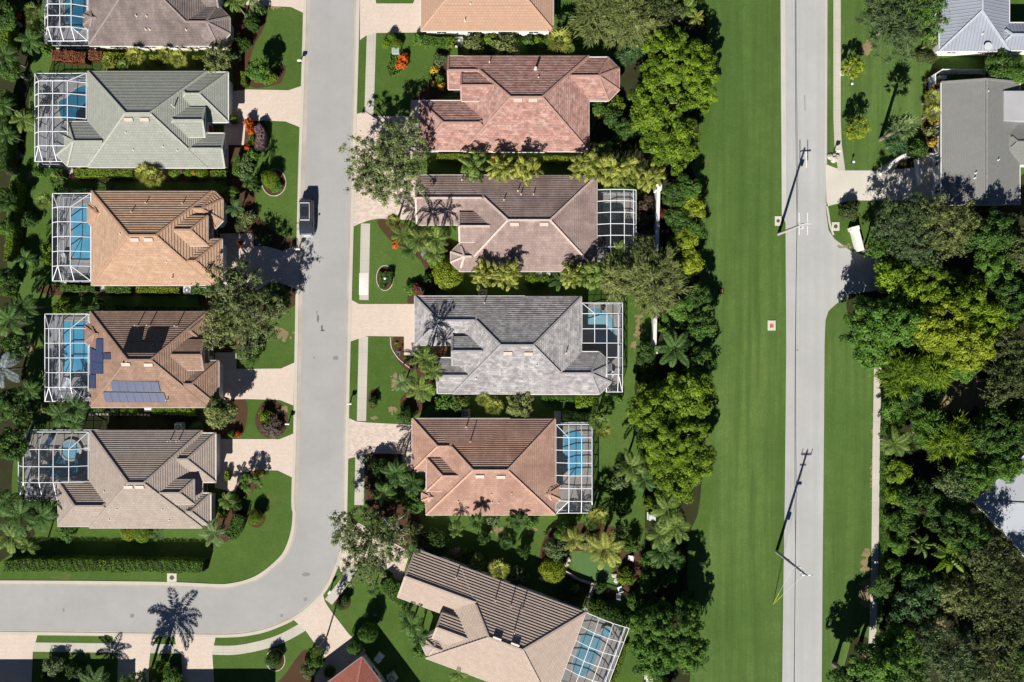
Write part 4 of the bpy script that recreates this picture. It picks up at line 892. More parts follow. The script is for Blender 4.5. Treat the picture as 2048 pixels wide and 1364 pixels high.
def frond(a, el, L, base, nl=22, ll=0.5, w=0.045, droop=1.0, seg=9, plume=False, tw=0.0):
    """one feather frond: arching midrib with leaflets on both sides -> quads"""
    ts = np.linspace(0, 1, seg+1); p = np.array(base, float); pts = [p.copy()]; e = el
    for k in range(seg):
        d = np.array([math.cos(a)*math.cos(e), math.sin(a)*math.cos(e), math.sin(e)]); p = p + d*L/seg; pts.append(p.copy()); e -= droop*(0.10+0.16*ts[k]); a += tw/seg
    pts = np.array(pts); t = np.linspace(0.12, 1.0, nl); X = np.stack([np.interp(t, ts, pts[:, i]) for i in range(3)], 1)
    D = unit(np.gradient(X, axis=0)); side = unit(np.cross(D, np.array([0, 0, 1.0]))); Qs = []
    lens = ll*np.sin(np.pi*np.clip(t*0.86+0.10, 0, 1))**0.6
    for s in (-1, 1):
        for layer in ((0, 0.35, -0.35) if plume else (0,)):
            U = unit(side*s + D*rng.uniform(0.5, 0.8, (nl, 1)) + np.array([0, 0, -0.30+layer])); c = X + U*lens[:, None]*0.5
            N = np.cross(U, D)*s + rng.normal(0, 0.15, (nl, 3)); Qs.append(kites(c, N, U, lens*0.5, np.full(nl, w)))
    mid = (pts[1:]+pts[:-1])/2; dd = pts[1:]-pts[:-1]; ln = np.linalg.norm(dd, axis=1)
    Qs.append(kites(mid, np.tile([0, 0, 1.0], (seg, 1)), dd, ln*0.6, np.full(seg, 0.035)))
    return np.concatenate(Qs)
def fan(a, el, stalk, R_, base, n=11):
    d = np.array([math.cos(a)*math.cos(el), math.sin(a)*math.cos(el), math.sin(el)]); c = np.array(base) + d*stalk; s = np.array([-math.sin(a), math.cos(a), 0]); up = np.cross(d, s)*-1
    th = np.linspace(-1.9, 1.9, n); U = np.cos(th)[:, None]*d + np.sin(th)[:, None]*s; U[:, 2] -= 0.22 + 0.10*np.abs(th); U = unit(U); L = R_*(1-0.08*th**2)*rng.uniform(.9, 1.05, n)
    N = np.tile(up, (n, 1)) + rng.normal(0, 0.2, (n, 3)); Q = kites(c + U*L[:, None]*0.5, N, U, L*0.52, np.full(n, R_*0.10))
    st = kites(np.array([(np.array(base)+c)/2]), np.array([[0, 0, 1.0]]), np.array([d]), np.array([stalk*0.5]), np.array([0.03]))
    return np.concatenate([Q, st])
def palm_mesh(kind, r, h, seed):
    global rng; rng = np.random.default_rng(seed); rr = random.Random(seed); F = []; T = []; mb = MB()
    def crown(base, n, L, el0, el1, **k):
        for i in range(n):
            f = (i+rr.random()*0.5)/n; a = i*2.399 + rr.uniform(-.2, .2); F.append(frond(a, el0+(el1-el0)*f, L*rr.uniform(.85, 1.08), base, **k)); T.append(np.full(len(F[-1]), np.clip(0.8-0.6*f+rr.uniform(-.22, .22), 0, 1)))
    if kind == 'feather_palm':
        crown((0, 0, h), 14, r*1.16, 1.15, -0.20, nl=18, ll=r*0.27, w=0.058, droop=1.2); mb.tube([(0, 0, 0), (0.08, 0.03, h*0.5), (0, 0, h)], [0.17, 0.13, 0.10], 8)
    elif kind == 'foxtail_palm':
        crown((0, 0, h), 9, r*1.12, 0.6, 0.1, nl=26, ll=r*0.28, w=0.055, droop=0.7, plume=True); mb.tube([(0, 0, 0), (0, 0, h*0.8), (0, 0, h)], [0.16, 0.14, 0.09], 8)
    elif kind == 'fan_palm':
        for i in range(17):
            f = i/17; a = i*2.399; el = 1.2-1.45*f; F.append(fan(a, el, r*0.55, r*0.52, (0, 0, h))); T.append(np.full(len(F[-1]), np.clip(0.85-0.6*f+rr.uniform(-.15, .15), 0, 1)))
        mb.tube([(0, 0, 0), (0.05, 0, h*0.5), (0, 0, h)], [0.18, 0.16, 0.14], 8)
    elif kind == 'areca_palm':
        for s in range(8):
            a0 = s*2.399; d = r*0.58*math.sqrt((s+.3)/8); hh = h*rr.uniform(0.70, 1.05)*(1-0.18*s/8); b = (math.cos(a0)*d, math.sin(a0)*d, hh)
            mb.tube([(b[0]*0.3, b[1]*0.3, 0), (b[0]*.7, b[1]*.7, hh*.5), b], [0.07, 0.05, 0.045], 5)
            for i in range(7):
                a = i*2.399+s*1.3+rr.uniform(-.3, .3); f = i/7; F.append(frond(a, 1.25-1.0*f, r*0.66*rr.uniform(.75, 1.15), b, nl=12, ll=r*0.155, w=0.062, droop=1.9, seg=7, tw=rr.uniform(-1.4, 1.4))); T.append(np.full(len(F[-1]), np.clip(0.80-0.5*f+rr.uniform(-.35, .30), 0, 1)))
    elif kind == 'banana':
        for i in range(9):
            a = i*2.399; f = i/9; d = np.array([math.cos(a), math.sin(a), 0]); L = r*rr.uniform(.8, 1.1); n = 9; t = np.linspace(.1, 1, n); X = d*t[:, None]*L + np.stack([np.zeros(n), np.zeros(n), h+np.sin(t*2.2)*L*0.35-f*L*0.3*t], 1)
            D = unit(np.gradient(X, axis=0)); sd = np.cross(D, [0, 0, 1.0]); W = r*0.17*np.sin(np.pi*np.clip(t*.9+.08, 0, 1))**.5
            for s in (-1, 1): Q = kites(X + sd*s*W[:, None]*0.5, np.array([0, 0, 1.0]) + sd*s*0.35, D, np.full(n, L/n*0.75), W*0.62); F.append(Q); T.append(np.full(len(Q), 0.5+0.3*s*rr.random()))
        mb.tube([(0, 0, 0), (0, 0, h)], [0.12, 0.08], 6)
    elif kind == 'rosette':
        for i in range(34):
            a = i*2.399; f = i/34; el = 1.25-1.15*f; d = np.array([math.cos(a)*math.cos(el), math.sin(a)*math.cos(el), math.sin(el)]); L = r*rr.uniform(.85, 1.1)
            c = np.array([[0, 0, h*0.25]]) + d*L*0.5; F.append(kites(c, np.array([[-d[0]*d[2], -d[1]*d[2], 1-d[2]**2+.05]]), np.array([d]), [L*0.5], [r*0.055])); T.append(np.full(1, rr.random()))
    return quadmesh(kind+'_fronds', np.concatenate(F), np.concatenate(T)), mb
def shrub_mesh(r, h, seed, leaf=0.085, lump=0.12, n=None):
    global rng; rng = np.random.default_rng(seed); A = 2*math.pi*r*r + 2*r*h; n = n or int(A*150*(0.085/leaf)**1.5); D = sph(n, -0.1); a = np.arctan2(D[:, 1], D[:, 0])
    k = lumpy(a, 3, lump)*(1+0.07*np.sin(D[:, 2]*9+a*4))*rng.uniform(0.86, 1.04, n); P = D*k[:, None]*np.array([r, r, h*0.5]); P[:, 2] += h*0.5; P[:, 2] = np.maximum(P[:, 2], 0.05)
    Q = kites(P, D + np.array([0, 0, .4]) + rng.normal(0, .55, (n, 3)), rng.normal(0, 1, (n, 3)), leaf*rng.uniform(.7, 1.3, n), leaf*0.5*np.ones(n))
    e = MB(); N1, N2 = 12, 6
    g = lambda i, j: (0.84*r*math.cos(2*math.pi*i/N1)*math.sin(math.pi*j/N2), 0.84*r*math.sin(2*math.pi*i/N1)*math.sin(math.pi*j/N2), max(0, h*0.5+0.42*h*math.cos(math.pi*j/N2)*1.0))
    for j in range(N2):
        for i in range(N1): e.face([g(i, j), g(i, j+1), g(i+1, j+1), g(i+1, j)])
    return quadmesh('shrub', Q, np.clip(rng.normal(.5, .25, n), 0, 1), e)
CACHE = {}
TREES = {'oak', 'lush', 'dense', 'feather', 'airy'}; PALMS = {'feather_palm', 'foxtail_palm', 'fan_palm', 'areca_palm', 'banana', 'rosette'}
NAMES = {'oak': ('oak_tree', 'tree'), 'lush': ('leafy_tree', 'tree'), 'dense': ('small_tree', 'tree'), 'feather': ('feathery_tree', 'tree'), 'airy': ('open_branched_tree', 'tree'), 'feather_palm': ('feather_palm', 'palm'), 'foxtail_palm': ('foxtail_palm', 'palm'),
         'fan_palm': ('fan_palm', 'palm'), 'areca_palm': ('areca_palm', 'palm'), 'banana': ('banana_plant', 'plant'), 'rosette': ('rosette_plant', 'plant'), 'shrub': ('round_shrub', 'shrub'), 'bush': ('bush', 'bush')}
BARKS = {'oak': 'bark2', 'airy': 'bark', 'feather': 'twig'}
vn = 0
def veg(kind, mat, x, y, r, h, label, group=None):
    global vn; vn += 1
    zt = h*0.7 if kind in TREES else (h if kind in PALMS else h*0.4); c = at(x, y, zt); k = S*(CAM_H-zt)/CAM_H; rm_ = r*k
    rr = random.Random(vn*7+3); var = vn % 3
    if kind in TREES:
        R0_ = 1.8 if rm_ < 2.4 else (3.0 if rm_ < 4.0 else 5.0); h0 = max(2.5, R0_*1.35+1)
        key = (kind, R0_, var if R0_ < 5 else vn % 2)
        if key not in CACHE: CACHE[key] = tree_mesh(kind, R0_, h0, hash(kind) % 7*0 + len(kind)*13 + int(R0_*10) + key[2]*101)
        me, lb = CACHE[key]; parts = [('crown', me, M[mat])]
        if isinstance(lb, MB): lb = lb.build('trunk', M[BARKS.get(kind, 'bark')]); CACHE[key] = (me, lb.data); bpy.data.objects.remove(lb); lb = CACHE[key][1]
        parts.append(('trunk', lb, None)); sx = rm_/R0_; sz = h/h0
    elif kind in PALMS:
        rn = {'feather_palm': 2.0, 'foxtail_palm': 2.4, 'fan_palm': 1.3, 'areca_palm': 2.1, 'banana': 1.8, 'rosette': 0.8}[kind]; hn = {'feather_palm': 4.5, 'foxtail_palm': 4.0, 'fan_palm': 3.2, 'areca_palm': 3.2, 'banana': 2.0, 'rosette': 1.0}[kind]
        key = (kind, var)
        if key not in CACHE:
            me, mb = palm_mesh(kind, rn, hn, 31+var*17); tm = None
            if mb.f: o = mb.build('trunk', M['palmbark']); tm = o.data; bpy.data.objects.remove(o)
            CACHE[key] = (me, tm)
        me, tm = CACHE[key]; parts = [('fronds', me, M[mat])] + ([('trunk', tm, None)] if tm else []); sx = rm_/rn; sz = h/hn
    else:
        R0_ = 0.6 if rm_ < 0.9 else 1.4; h0 = 0.9 if R0_ == 0.6 else 1.9; lf = {'shrub': 0.075, 'bush': 0.13}[kind]; key = (kind, R0_, var)
        if key not in CACHE: CACHE[key] = (shrub_mesh(R0_, h0, 5+var*11, lf*(0.8 if R0_ == .6 else 1.0), 0.10 if kind == 'shrub' else 0.32), None)
        me = CACHE[key][0]; parts = None; sx = rm_/R0_; sz = h/h0
    nm, cat = NAMES[kind]; rz = rr.uniform(0, 6.28)
    if parts is None:
        if not me.materials: me.materials.append(M[mat]); me.materials.append(M['core'])
        o = link(bpy.data.objects.new(nm, me)); o.location = (c.x, c.y, 0); o.rotation_euler = (0, 0, rz); o.scale = (sx*rr.uniform(.92, 1.08), sx*rr.uniform(.92, 1.08), sz)
        o.material_slots[0].link = 'OBJECT'; o.material_slots[0].material = M[mat]; tag(o, label, cat, group); return o
    t = thing(nm, label, cat, (c.x, c.y, 0), group, rz)
    for pn, m, mt in parts:
        if not m.materials: m.materials.append(mt or M['bark'])
        o = link(bpy.data.objects.new(pn, m)); o.parent = t; o.scale = (sx, sx, sz)
        if mt is not None: o.material_slots[0].link = 'OBJECT'; o.material_slots[0].material = mt
    return t
def hedge(mat, pts, w, h, label, leaf=0.085, group=None, smooth=False, seed=1, name='hedge'):
    """a clipped hedge: leafy skin over a dark twiggy core along a line of photo pixels"""
    global rng; rng = np.random.default_rng(seed+int(pts[0][0])); P = smooth_pts(pts, False, 4) if smooth and len(pts) > 2 else pts
    Wp = [at(p[0], p[1], h) for p in P]; wm = w*S/2*(CAM_H-h)/CAM_H; Qs = []; e = MB(); tot = 0; cx = sum(p.x for p in Wp)/len(Wp); cy = sum(p.y for p in Wp)/len(Wp)
    for a, b in zip(Wp, Wp[1:]):
        d = np.array([b.x-a.x, b.y-a.y]); L = np.linalg.norm(d); d /= L; nrm = np.array([-d[1], d[0]]); n = int(L*(2*wm+2*h)*170*(0.085/leaf)**1.5); s = rng.uniform(-0.12, L+0.12, n)
        u = rng.uniform(-1, 1, n)*(wm+h); side = np.abs(u) > wm; wob = 1+0.10*np.sin(s*2.1+a.x)+0.06*np.sin(s*5.3)
        off = np.where(side, np.sign(u)*wm*wob*rng.uniform(.93, 1.05, n), u*wob); z = np.where(side, h-(np.abs(u)-wm), h*(1+0.05*np.sin(s*3.1)+0.04*np.sin(s*7+off*4)) - 0.12*(np.abs(off)/wm)**4)+rng.uniform(-.07, .06, n)
        X = np.stack([a.x-cx+d[0]*s+nrm[0]*off, a.y-cy+d[1]*s+nrm[1]*off, np.maximum(z, .04)], 1)
        N = np.stack([nrm[0]*np.sign(u)*side, nrm[1]*np.sign(u)*side, 1-side*.8], 1) + rng.normal(0, .5, (n, 3)); Qs.append(kites(X, N, rng.normal(0, 1, (n, 3)), leaf*rng.uniform(.7, 1.3, n), leaf*.5*np.ones(n)))
        m = (a+b)/2; e.box((m.x-cx, m.y-cy, h*0.44), (L+wm*0.6, 2*wm*0.82, h*0.88), rz=math.atan2(d[1], d[0]), taper=0.95)
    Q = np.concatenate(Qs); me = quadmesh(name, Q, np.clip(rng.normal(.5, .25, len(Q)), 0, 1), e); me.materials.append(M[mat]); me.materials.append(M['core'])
    o = link(bpy.data.objects.new(name, me)); o.location = (cx, cy, 0); tag(o, label, name if name != 'hedge' else 'hedge', group); return o
# ------------------------------------------------------------- what grows where (kind, leaf, x, y, radius px, height m, label)
V = [
# left edge and top left
('fan_palm','palmleaf',68,24,19,3.2,'fan palm left of the mauve grey house pool cage, nearest the top edge'),
('feather_palm','palmdark',62,82,27,3.6,'dark feather palm below left of the topmost pool cage'),
('fan_palm','palmleaf',68,54,15,2.6,'small fan palm squeezed between the top left cage and the dark feather palm'),
('bush','orangeflower',38,32,6,1.6,'orange leaved shrub by the top left corner'),('bush','orangeflower',33,46,5,1.3,'small rust orange shrub by the left edge near the top'),
('bush','greenleaf',95,100,11,1.6,'green bush at the end of the rusty red hedge'),('bush','darkleaf',35,8,16,3,'dark bush in the top left corner'),('lush','darkleaf',20,140,24,4.5,'dark tree at the left edge level with the grey green roof ridge'),
('fan_palm','palmyellow',219,125,17,2.6,'yellow green fan palm, leftmost below the mauve grey house'),('fan_palm','palmleaf',248,133,15,2.2,'low fan palm tucked under the yellow hedge of the mauve grey house'),('fan_palm','palmyellow',271,113,21,3.2,'big fan palm against the middle of the mauve grey house wall'),
('fan_palm','palmyellow',334,111,18,3.0,'fan palm left of a pair by the mauve grey house wall'),('fan_palm','palmyellow',358,118,20,3.0,'fan palm right of a pair by the mauve grey house wall'),
('oak','oliveyellow',436,118,33,4.6,'round brownish olive tree at the corner of the mauve grey house'),('bush','palegreen',474,116,8,1.2,'pale bush in the shade beside the round olive tree'),('bush','greenleaf',461,110,7,1.5,'green bush behind the round olive tree'),
('feather_palm','palmdark',12,112,24,4.0,'dark feather palm at the left edge above the tall hedge gap'),('feather_palm','palmdark',8,210,22,3.6,'dark feather palm at the left edge beside the grey green house cage'),('feather_palm','palmleaf',48,240,26,3.4,'feather palm just left of the grey green house cage'),('feather_palm','palmdark',18,270,20,3.0,'dark feather palm left of the grey green house, lower one'),
('rosette','silverleaf',32,308,12,0.9,'silvery rosette plant left of the grey green house'),('bush','brownleaf',22,338,12,1.2,'brownish bush by the left edge above the long hedge'),('bush','greenleaf',78,345,10,1.4,'bush at the lower left corner of the grey green house cage'),
('fan_palm','palmleaf',112,358,16,2.2,'small fan palm in shade between the grey green and tan houses'),
('fan_palm','palmyellow',290,346,22,3.0,'bright fan palm at the wall of the grey green house, left of two'),('fan_palm','palmyellow',306,354,24,3.2,'bright fan palm at the wall of the grey green house, right of two'),
('shrub','lushleaf',351,347,12,1.5,'clipped round shrub under the grey green wall, leftmost of three'),('bush','mauveleaf',364,344,5,1.0,'small tan shrub between clipped round shrubs'),('shrub','lushleaf',380,347,10,1.4,'clipped round shrub under the grey green wall, middle of three'),('shrub','goldleaf',391,347,7,1.3,'golden shrub under the grey green house wall'),('shrub','lushleaf',405,348,12,1.5,'clipped round shrub under the grey green wall, rightmost of three'),
('shrub','greenleaf',478,342,11,1.5,'round green shrub at the front corner of the grey green house'),('bush','palegreen',492,328,16,1.5,'pale leafy bush in the curved bed of the grey green house'),('bush','palegreen',490,348,13,1.5,'pale bush at the tip of the curved bed by the grey green house'),
('shrub','lushleaf',469,240,9,1.2,'bright lime shrub beside the grey green house garage'),
('bush','orangeflower',499,246,9,1.5,'bright orange flowering bush at the drive of the grey green house'),('bush','orangeflower',502,261,8,1.4,'second orange flowering bush at the drive of the grey green house'),('bush','orangeflower',497,296,6,1.0,'small orange bush low in the curved bed'),
('rosette','palmleaf',499,280,14,1.2,'green rosette plant between orange and mauve shrubs'),('bush','greenleaf',507,309,12,1.3,'green bush below the mauve shrubs'),
('lush','greenleaf',518,142,24,4.3,'dark leafy shrub tree in the island bed of the top left lawn'),('bush','lushleaf',546,156,9,1.6,'light green bush at the right end of the island bed'),('bush','greenleaf',535,160,10,1.4,'low green bush in the island bed of the top left lawn'),
('bush','darkleaf',508,50,15,2.2,'dark bush by the drive at the top left'),('bush','tealleaf',505,36,12,1.8,'bluish bush by the drive at the top left'),('bush','greenleaf',522,22,11,1.6,'green bush where the top drive meets the lawn'),('feather_palm','palmleaf',468,2,22,4.6,'leaning feather palm by the mauve grey house, cut by the top edge, left one'),('feather_palm','palmleaf',500,-4,20,4.6,'leaning feather palm cut by the top edge, beside the drive'),('bush','darkleaf',487,90,14,1.8,'dark bush in the shade right of the mauve grey house'),
# right of the street, top
('shrub','lushleaf',783,75,9,1.4,'lime shrub with a white lamp, topmost of three by the green utility box'),('shrub','lushleaf',773,88,9,1.3,'lime shrub left of three by the green utility box'),('shrub','lushleaf',795,89,10,1.3,'lime shrub right of three by the green utility box'),
('bush','orangeflower',808,117,9,1.1,'bright orange shrub upper of two on the top lawn'),('bush','orangeflower',802,130,10,1.1,'bright orange shrub lower of two on the top lawn'),
('bush','greenleaf',838,80,12,1.7,'leafy bush at the left end of the hedge under the peach house'),('bush','palegreen',879,121,14,1.6,'pale yellow green bush at the corner of the dusty pink house'),('bush','goldleaf',869,140,8,1.3,'golden bush beside the dusty pink house, upper one'),('bush','greenleaf',879,157,9,1.2,'green bush between golden ones by the dusty pink house'),('bush','goldleaf',868,168,7,1.2,'small golden bush on the lawn edge by the dusty pink house'),('bush','goldleaf',882,173,8,1.2,'golden bush lowest beside the dusty pink house'),
('bush','lushleaf',904,86,11,1.7,'bright bush left of the peach house air conditioner'),('bush','oliveyellow',948,92,22,2.2,'olive bush under the peach house, left of two big ones'),('bush','lushleaf',980,82,13,1.6,'bright low bush against the peach house wall'),('bush','oliveyellow',1014,96,26,2.5,'olive bush under the peach house, right of two big ones'),('bush','greenleaf',1057,86,11,1.5,'green bush under the peach house window'),('bush','lushleaf',1076,82,8,1.4,'bright bush by the peach house corner'),
('fan_palm','palmyellow',1118,80,28,3.4,'big fan palm at the corner of the peach house'),('bush','greenleaf',1095,88,10,1.4,'green bush left of the big corner fan palm'),('fan_palm','palmleaf',1136,98,15,2.4,'smaller fan palm under the feathery trees'),
('feather','oliveyellow',1195,30,62,6.5,'feathery olive tree behind the peach house, leftmost of three'),('feather','oliveyellow',1262,38,66,7.0,'feathery olive tree behind the peach house, middle of three'),('airy','oliveleaf',1318,15,48,6.5,'feathery brownish tree behind the peach house, rightmost of three'),
('feather','tealleaf',1278,92,34,4.5,'blue green feathery tree below the olive ones'),('feather','tealleaf',1250,112,20,3.5,'small blue green feathery tree at the dusty pink house end'),
('feather_palm','palmleaf',1372,16,24,4.2,'bright feather palm at the top edge beside the field'),('feather_palm','palmyellow',1392,36,17,3.6,'small bright feather palm below the one at the top edge'),
('lush','lushleaf',1352,130,74,7.5,'bright yellow green tree at the field edge, topmost of three crowns'),('lush','lushleaf',1318,215,62,7.2,'bright yellow green tree at the field edge, middle of three crowns'),('lush','lushleaf',1345,282,56,7.0,'bright yellow green tree at the field edge, lowest of three crowns'),('lush','lushleaf',1390,180,44,6.2,'bright yellow green tree at the field edge, rightmost crown'),
('bush','greenleaf',1195,218,16,1.8,'green bush in the nook behind the dusty pink house'),('bush','lushleaf',1234,210,16,1.6,'bright bush at the far end of the dusty pink house'),('bush','goldleaf',1197,232,6,1.0,'small golden bush behind the dusty pink house'),('bush','darkleaf',1222,235,20,2.2,'dark bush in the shade behind the dusty pink house'),('bush','darkleaf',1240,270,20,2.2,'dark bush above the long areca row'),
('banana','greenleaf',1213,296,16,2.4,'broad leaved plant above the right areca row'),('lush','darkleaf',1252,258,20,3.4,'dark small tree behind the areca row'),
('areca_palm','palmleaf',945,330,36,4.8,'areca palm clump between the pink houses, leftmost of the left three'),('areca_palm','palmyellow',1003,333,36,5.6,'areca palm clump between the pink houses, middle of the left three'),('areca_palm','palmyellow',1052,333,36,5.6,'areca palm clump between the pink houses, rightmost of the left three'),('bush','orangeflower',990,320,7,3.6,'orange seed cluster bush among the left areca palms'),
('areca_palm','palmyellow',1172,328,36,5.4,'areca palm clump by the dark pool, first from the left of the right four'),('areca_palm','palmyellow',1217,338,40,5.2,'areca palm clump by the dark pool, second from the left of the right four'),('areca_palm','palmyellow',1262,338,40,5.2,'areca palm clump by the dark pool, third from the left of the right four'),('areca_palm','palmyellow',1302,350,36,3.8,'areca palm clump by the dark pool, at the white wall end'),('areca_palm','palmleaf',1195,308,30,3.2,'greener areca palm clump behind the right four'),
('oak','oakleaf',780,322,90,7.6,'big grey green oak between two drives right of the street'),
('oak','oakleaf',742,360,44,6.6,'lower limb oak crown at the kerb beside the big oak'),
# mauve pink house
('fan_palm','palmyellow',787,443,18,2.6,'bright fan palm at the lawn corner below the big oak'),('feather_palm','palmleaf',805,470,26,3.2,'feather palm in front of the mauve pink house, nearest the lawn'),('feather_palm','palmleaf',838,478,30,6.8,'tall feather palm in front of the mauve pink house'),('feather_palm','palmleaf',872,478,28,6.6,'tall feather palm at the entry of the mauve pink house'),('feather_palm','palmleaf',868,505,26,3.6,'feather palm low at the entry of the mauve pink house'),('feather_palm','palmdark',818,498,22,3.0,'darker feather palm above the curved bed edge'),
('bush','orangeflower',793,488,9,1.0,'orange flowering bush at the palm bed edge'),('bush','orangeflower',817,478,5,1.0,'tiny red orange bush within the palm bed'),('bush','silverleaf',853,500,12,1.5,'silvery bush at the palm bed edge'),('bush','palegreen',873,520,15,2.0,'pale green bush above the bright dome shrub'),
('shrub','yellowleaf',897,549,31,3.0,'big bright yellow green dome shrub beside the mauve pink house'),('bush','lushleaf',880,528,17,2.4,'bright bush behind the big dome shrub'),('bush','redleaf',835,575,9,1.2,'dark red bush by the mottled grey house drive'),('bush','silverleaf',845,578,5,1.1,'silvery small bush by the mottled grey house'),('bush','greenleaf',822,578,12,1.0,'loose green bush by the mottled grey house drive'),('bush','darkleaf',858,560,12,1.4,'dark bush in shade by the big dome shrub'),
('areca_palm','palmyellow',968,545,34,5.2,'areca palm clump below the mauve pink house, left of the pair'),('areca_palm','palmyellow',1015,548,36,5.8,'areca palm clump below the mauve pink house, right of the pair'),
('shrub','lushleaf',1066,558,12,1.6,'bright low shrub beside the pool pump'),('foxtail_palm','palmdark',1120,562,22,2.6,'blue green palm by the pool pump of the mauve pink house'),
('areca_palm','palmyellow',1148,548,34,5.2,'areca palm clump at the corner of the dark pool cage, left one'),('areca_palm','palmleaf',1185,550,36,5.6,'areca palm clump at the corner of the dark pool cage, right one'),
('feather_palm','palmleaf',1236,500,22,3.2,'feather palm poking up beside the domed dark pool cage'),
('feather','oliveyellow',1232,552,52,5.5,'feathery olive tree over the dark pool cage corner'),('feather','oliveyellow',1298,560,74,6.5,'large feathery olive tree spreading over the white wall'),('airy','oliveleaf',1290,505,40,6.0,'twiggy olive tree above the large feathery one'),('feather','oliveyellow',1342,575,34,5.0,'feathery olive tree on the field side of the white wall'),
('bush','brownleaf',1293,410,16,1.6,'bare brownish shrub between cage and white wall, uppermost'),('bush','brownleaf',1290,440,15,1.6,'bare brownish shrub between cage and white wall, middle'),('bush','brownleaf',1293,472,16,1.6,'bare brownish shrub between cage and white wall, lowest'),
# strip between wall and field
('lush','darkleaf',1352,388,26,4.2,'dark tree at the upper end of the strip outside the white wall'),('lush','greenleaf',1378,375,26,4.2,'mid green tree at the upper end of the strip by the field'),('lush','yellowleaf',1388,415,26,3.8,'yellowish tree on the field edge, upper one of the strip'),('bush','redleaf',1338,430,18,2.2,'reddish bush against the outside of the white wall'),('lush','darkleaf',1358,440,26,3.8,'dark tree in the strip beside the reddish bush'),
('lush','yellowleaf',1372,478,26,3.6,'yellowish tree in the middle of the strip'),('lush','darkleaf',1352,490,20,3.0,'dark tree against the wall in the middle of the strip'),('lush','greenleaf',1392,460,22,3.6,'green tree on the field edge in the middle of the strip'),('lush','yellowleaf',1380,525,28,3.6,'yellowish tree low in the strip by the field'),('lush','greenleaf',1350,530,18,3.0,'green tree against the wall, low in the strip'),
('lush','greenleaf',1365,612,36,4.5,'green tree outside the wall above the star shaped palm'),('lush','darkleaf',1398,590,26,5.0,'dark tree on the field edge below the feathery tree'),('lush','darkleaf',1405,650,28,5.5,'dark tree on the field edge beside the star shaped palm'),('bush','greenleaf',1330,650,16,2.2,'green bush outside the white wall'),('lush','greenleaf',1345,640,22,3.4,'green small tree just above the star shaped palm'),
('foxtail_palm','palmdark',1348,697,38,4.6,'star shaped bright palm at the lower end of the white wall'),('lush','darkleaf',1290,705,22,3.2,'dark tree left of the lower wall pier'),('bush','darkleaf',1298,735,16,2.0,'dark bush below the wall pier'),('lush','darkleaf',1400,725,30,5.0,'dark tree on the field edge below the star shaped palm'),
('lush','lushleaf',1372,790,58,6.5,'dense yellow green tree, topmost in the lower field edge group'),('lush','lushleaf',1302,815,46,6.0,'dense yellow green tree, left in the lower field edge group'),('lush','lushleaf',1345,880,66,7.0,'dense yellow green tree, largest in the lower field edge group'),('lush','lushleaf',1385,925,48,6.5,'dense yellow green tree, right in the lower field edge group'),('lush','lushleaf',1348,965,48,6.0,'dense yellow green tree, lowest in the lower field edge group'),
('feather_palm','palmleaf',1262,932,34,4.4,'pale feather palm on the lawn behind the salmon house'),('bush','palegreen',1238,960,18,2.2,'pale leafy bush below the pale feather palm'),('feather_palm','palmdark',1288,960,28,4.0,'dark feather palm beside the lower yellow green trees'),('fan_palm','palmleaf',1198,842,24,3.0,'fan palm pair behind the salmon house, upper one'),('fan_palm','palmyellow',1206,862,17,2.4,'fan palm pair behind the salmon house, lower one'),
('fan_palm','palmyellow',1196,1032,24,3.2,'yellow fan palm below the domed cage of the salmon house'),('fan_palm','palmleaf',1182,1046,16,2.6,'smaller fan palm below the domed cage of the salmon house'),('bush','darkleaf',1240,1010,18,2.0,'dark bush with pale flecks right of the salmon house cage'),('bush','palegreen',1245,1022,12,1.6,'pale bush right of the salmon house cage'),
('feather_palm','palmleaf',1335,1018,38,4.6,'pale feather palm on the field edge, uppermost of three'),('feather_palm','palmleaf',1350,1052,36,4.2,'pale feather palm on the field edge, middle of three'),('feather_palm','palmleaf',1318,1068,30,3.8,'pale feather palm on the field edge, lowest of three'),('bush','lushleaf',1298,1005,14,1.8,'bright bush by the white utility box at the field edge'),('feather_palm','palmdark',1325,1105,32,3.6,'dark feather palm below the pale three'),('bush','greenleaf',1300,1120,18,2.2,'green bush at the left of the dark shadowed gap'),
('lush','darkleaf',1300,1165,22,3.5,'dark tree in the shadowed gap, left side'),
('lush','greenleaf',1340,1265,66,8.2,'large dark green tree near the bottom by the field'),('lush','greenleaf',1310,1310,50,7.4,'large green tree below it by the field'),('lush','greenleaf',1375,1300,40,7.0,'green tree at the field side of the large dark one'),('feather_palm','palmdark',1392,1320,26,5.0,'arching feather palm by the field at the bottom'),('bush','lushleaf',1330,1372,18,2,'bright bush at the bottom edge by the field'),
# mottled grey house
('feather_palm','palmleaf',850,716,30,7.2,'feather palm in the front bed of the mottled grey house, upper one'),('feather_palm','palmleaf',866,742,24,6.2,'feather palm by the gable of the mottled grey house'),('feather_palm','palegreen',806,764,22,2.8,'pale feather palm reaching over the lawn of the mottled grey house'),('feather_palm','palmleaf',842,778,30,3.6,'feather palm in the front bed of the mottled grey house, lower one'),('bush','lushleaf',868,778,13,1.6,'bright bush at the corner of the mottled grey house'),
('bush','darkleaf',813,832,17,1.7,'dark glossy bush beside the salmon house drive'),('rosette','lushleaf',792,689,7,0.5,'bright small plant in the mulch bed by the mottled grey drive'),('rosette','silverleaf',797,706,7,0.5,'white rosette in the mulch bed by the mottled grey drive'),('rosette','redleaf',803,694,5,0.5,'dark red small plant in the mulch bed'),('rosette','palegreen',812,719,7,0.5,'pale small plant at the lower tip of the mulch bed'),('bush','palegreen',843,700,9,1.0,'pale bush below the mottled grey eave'),
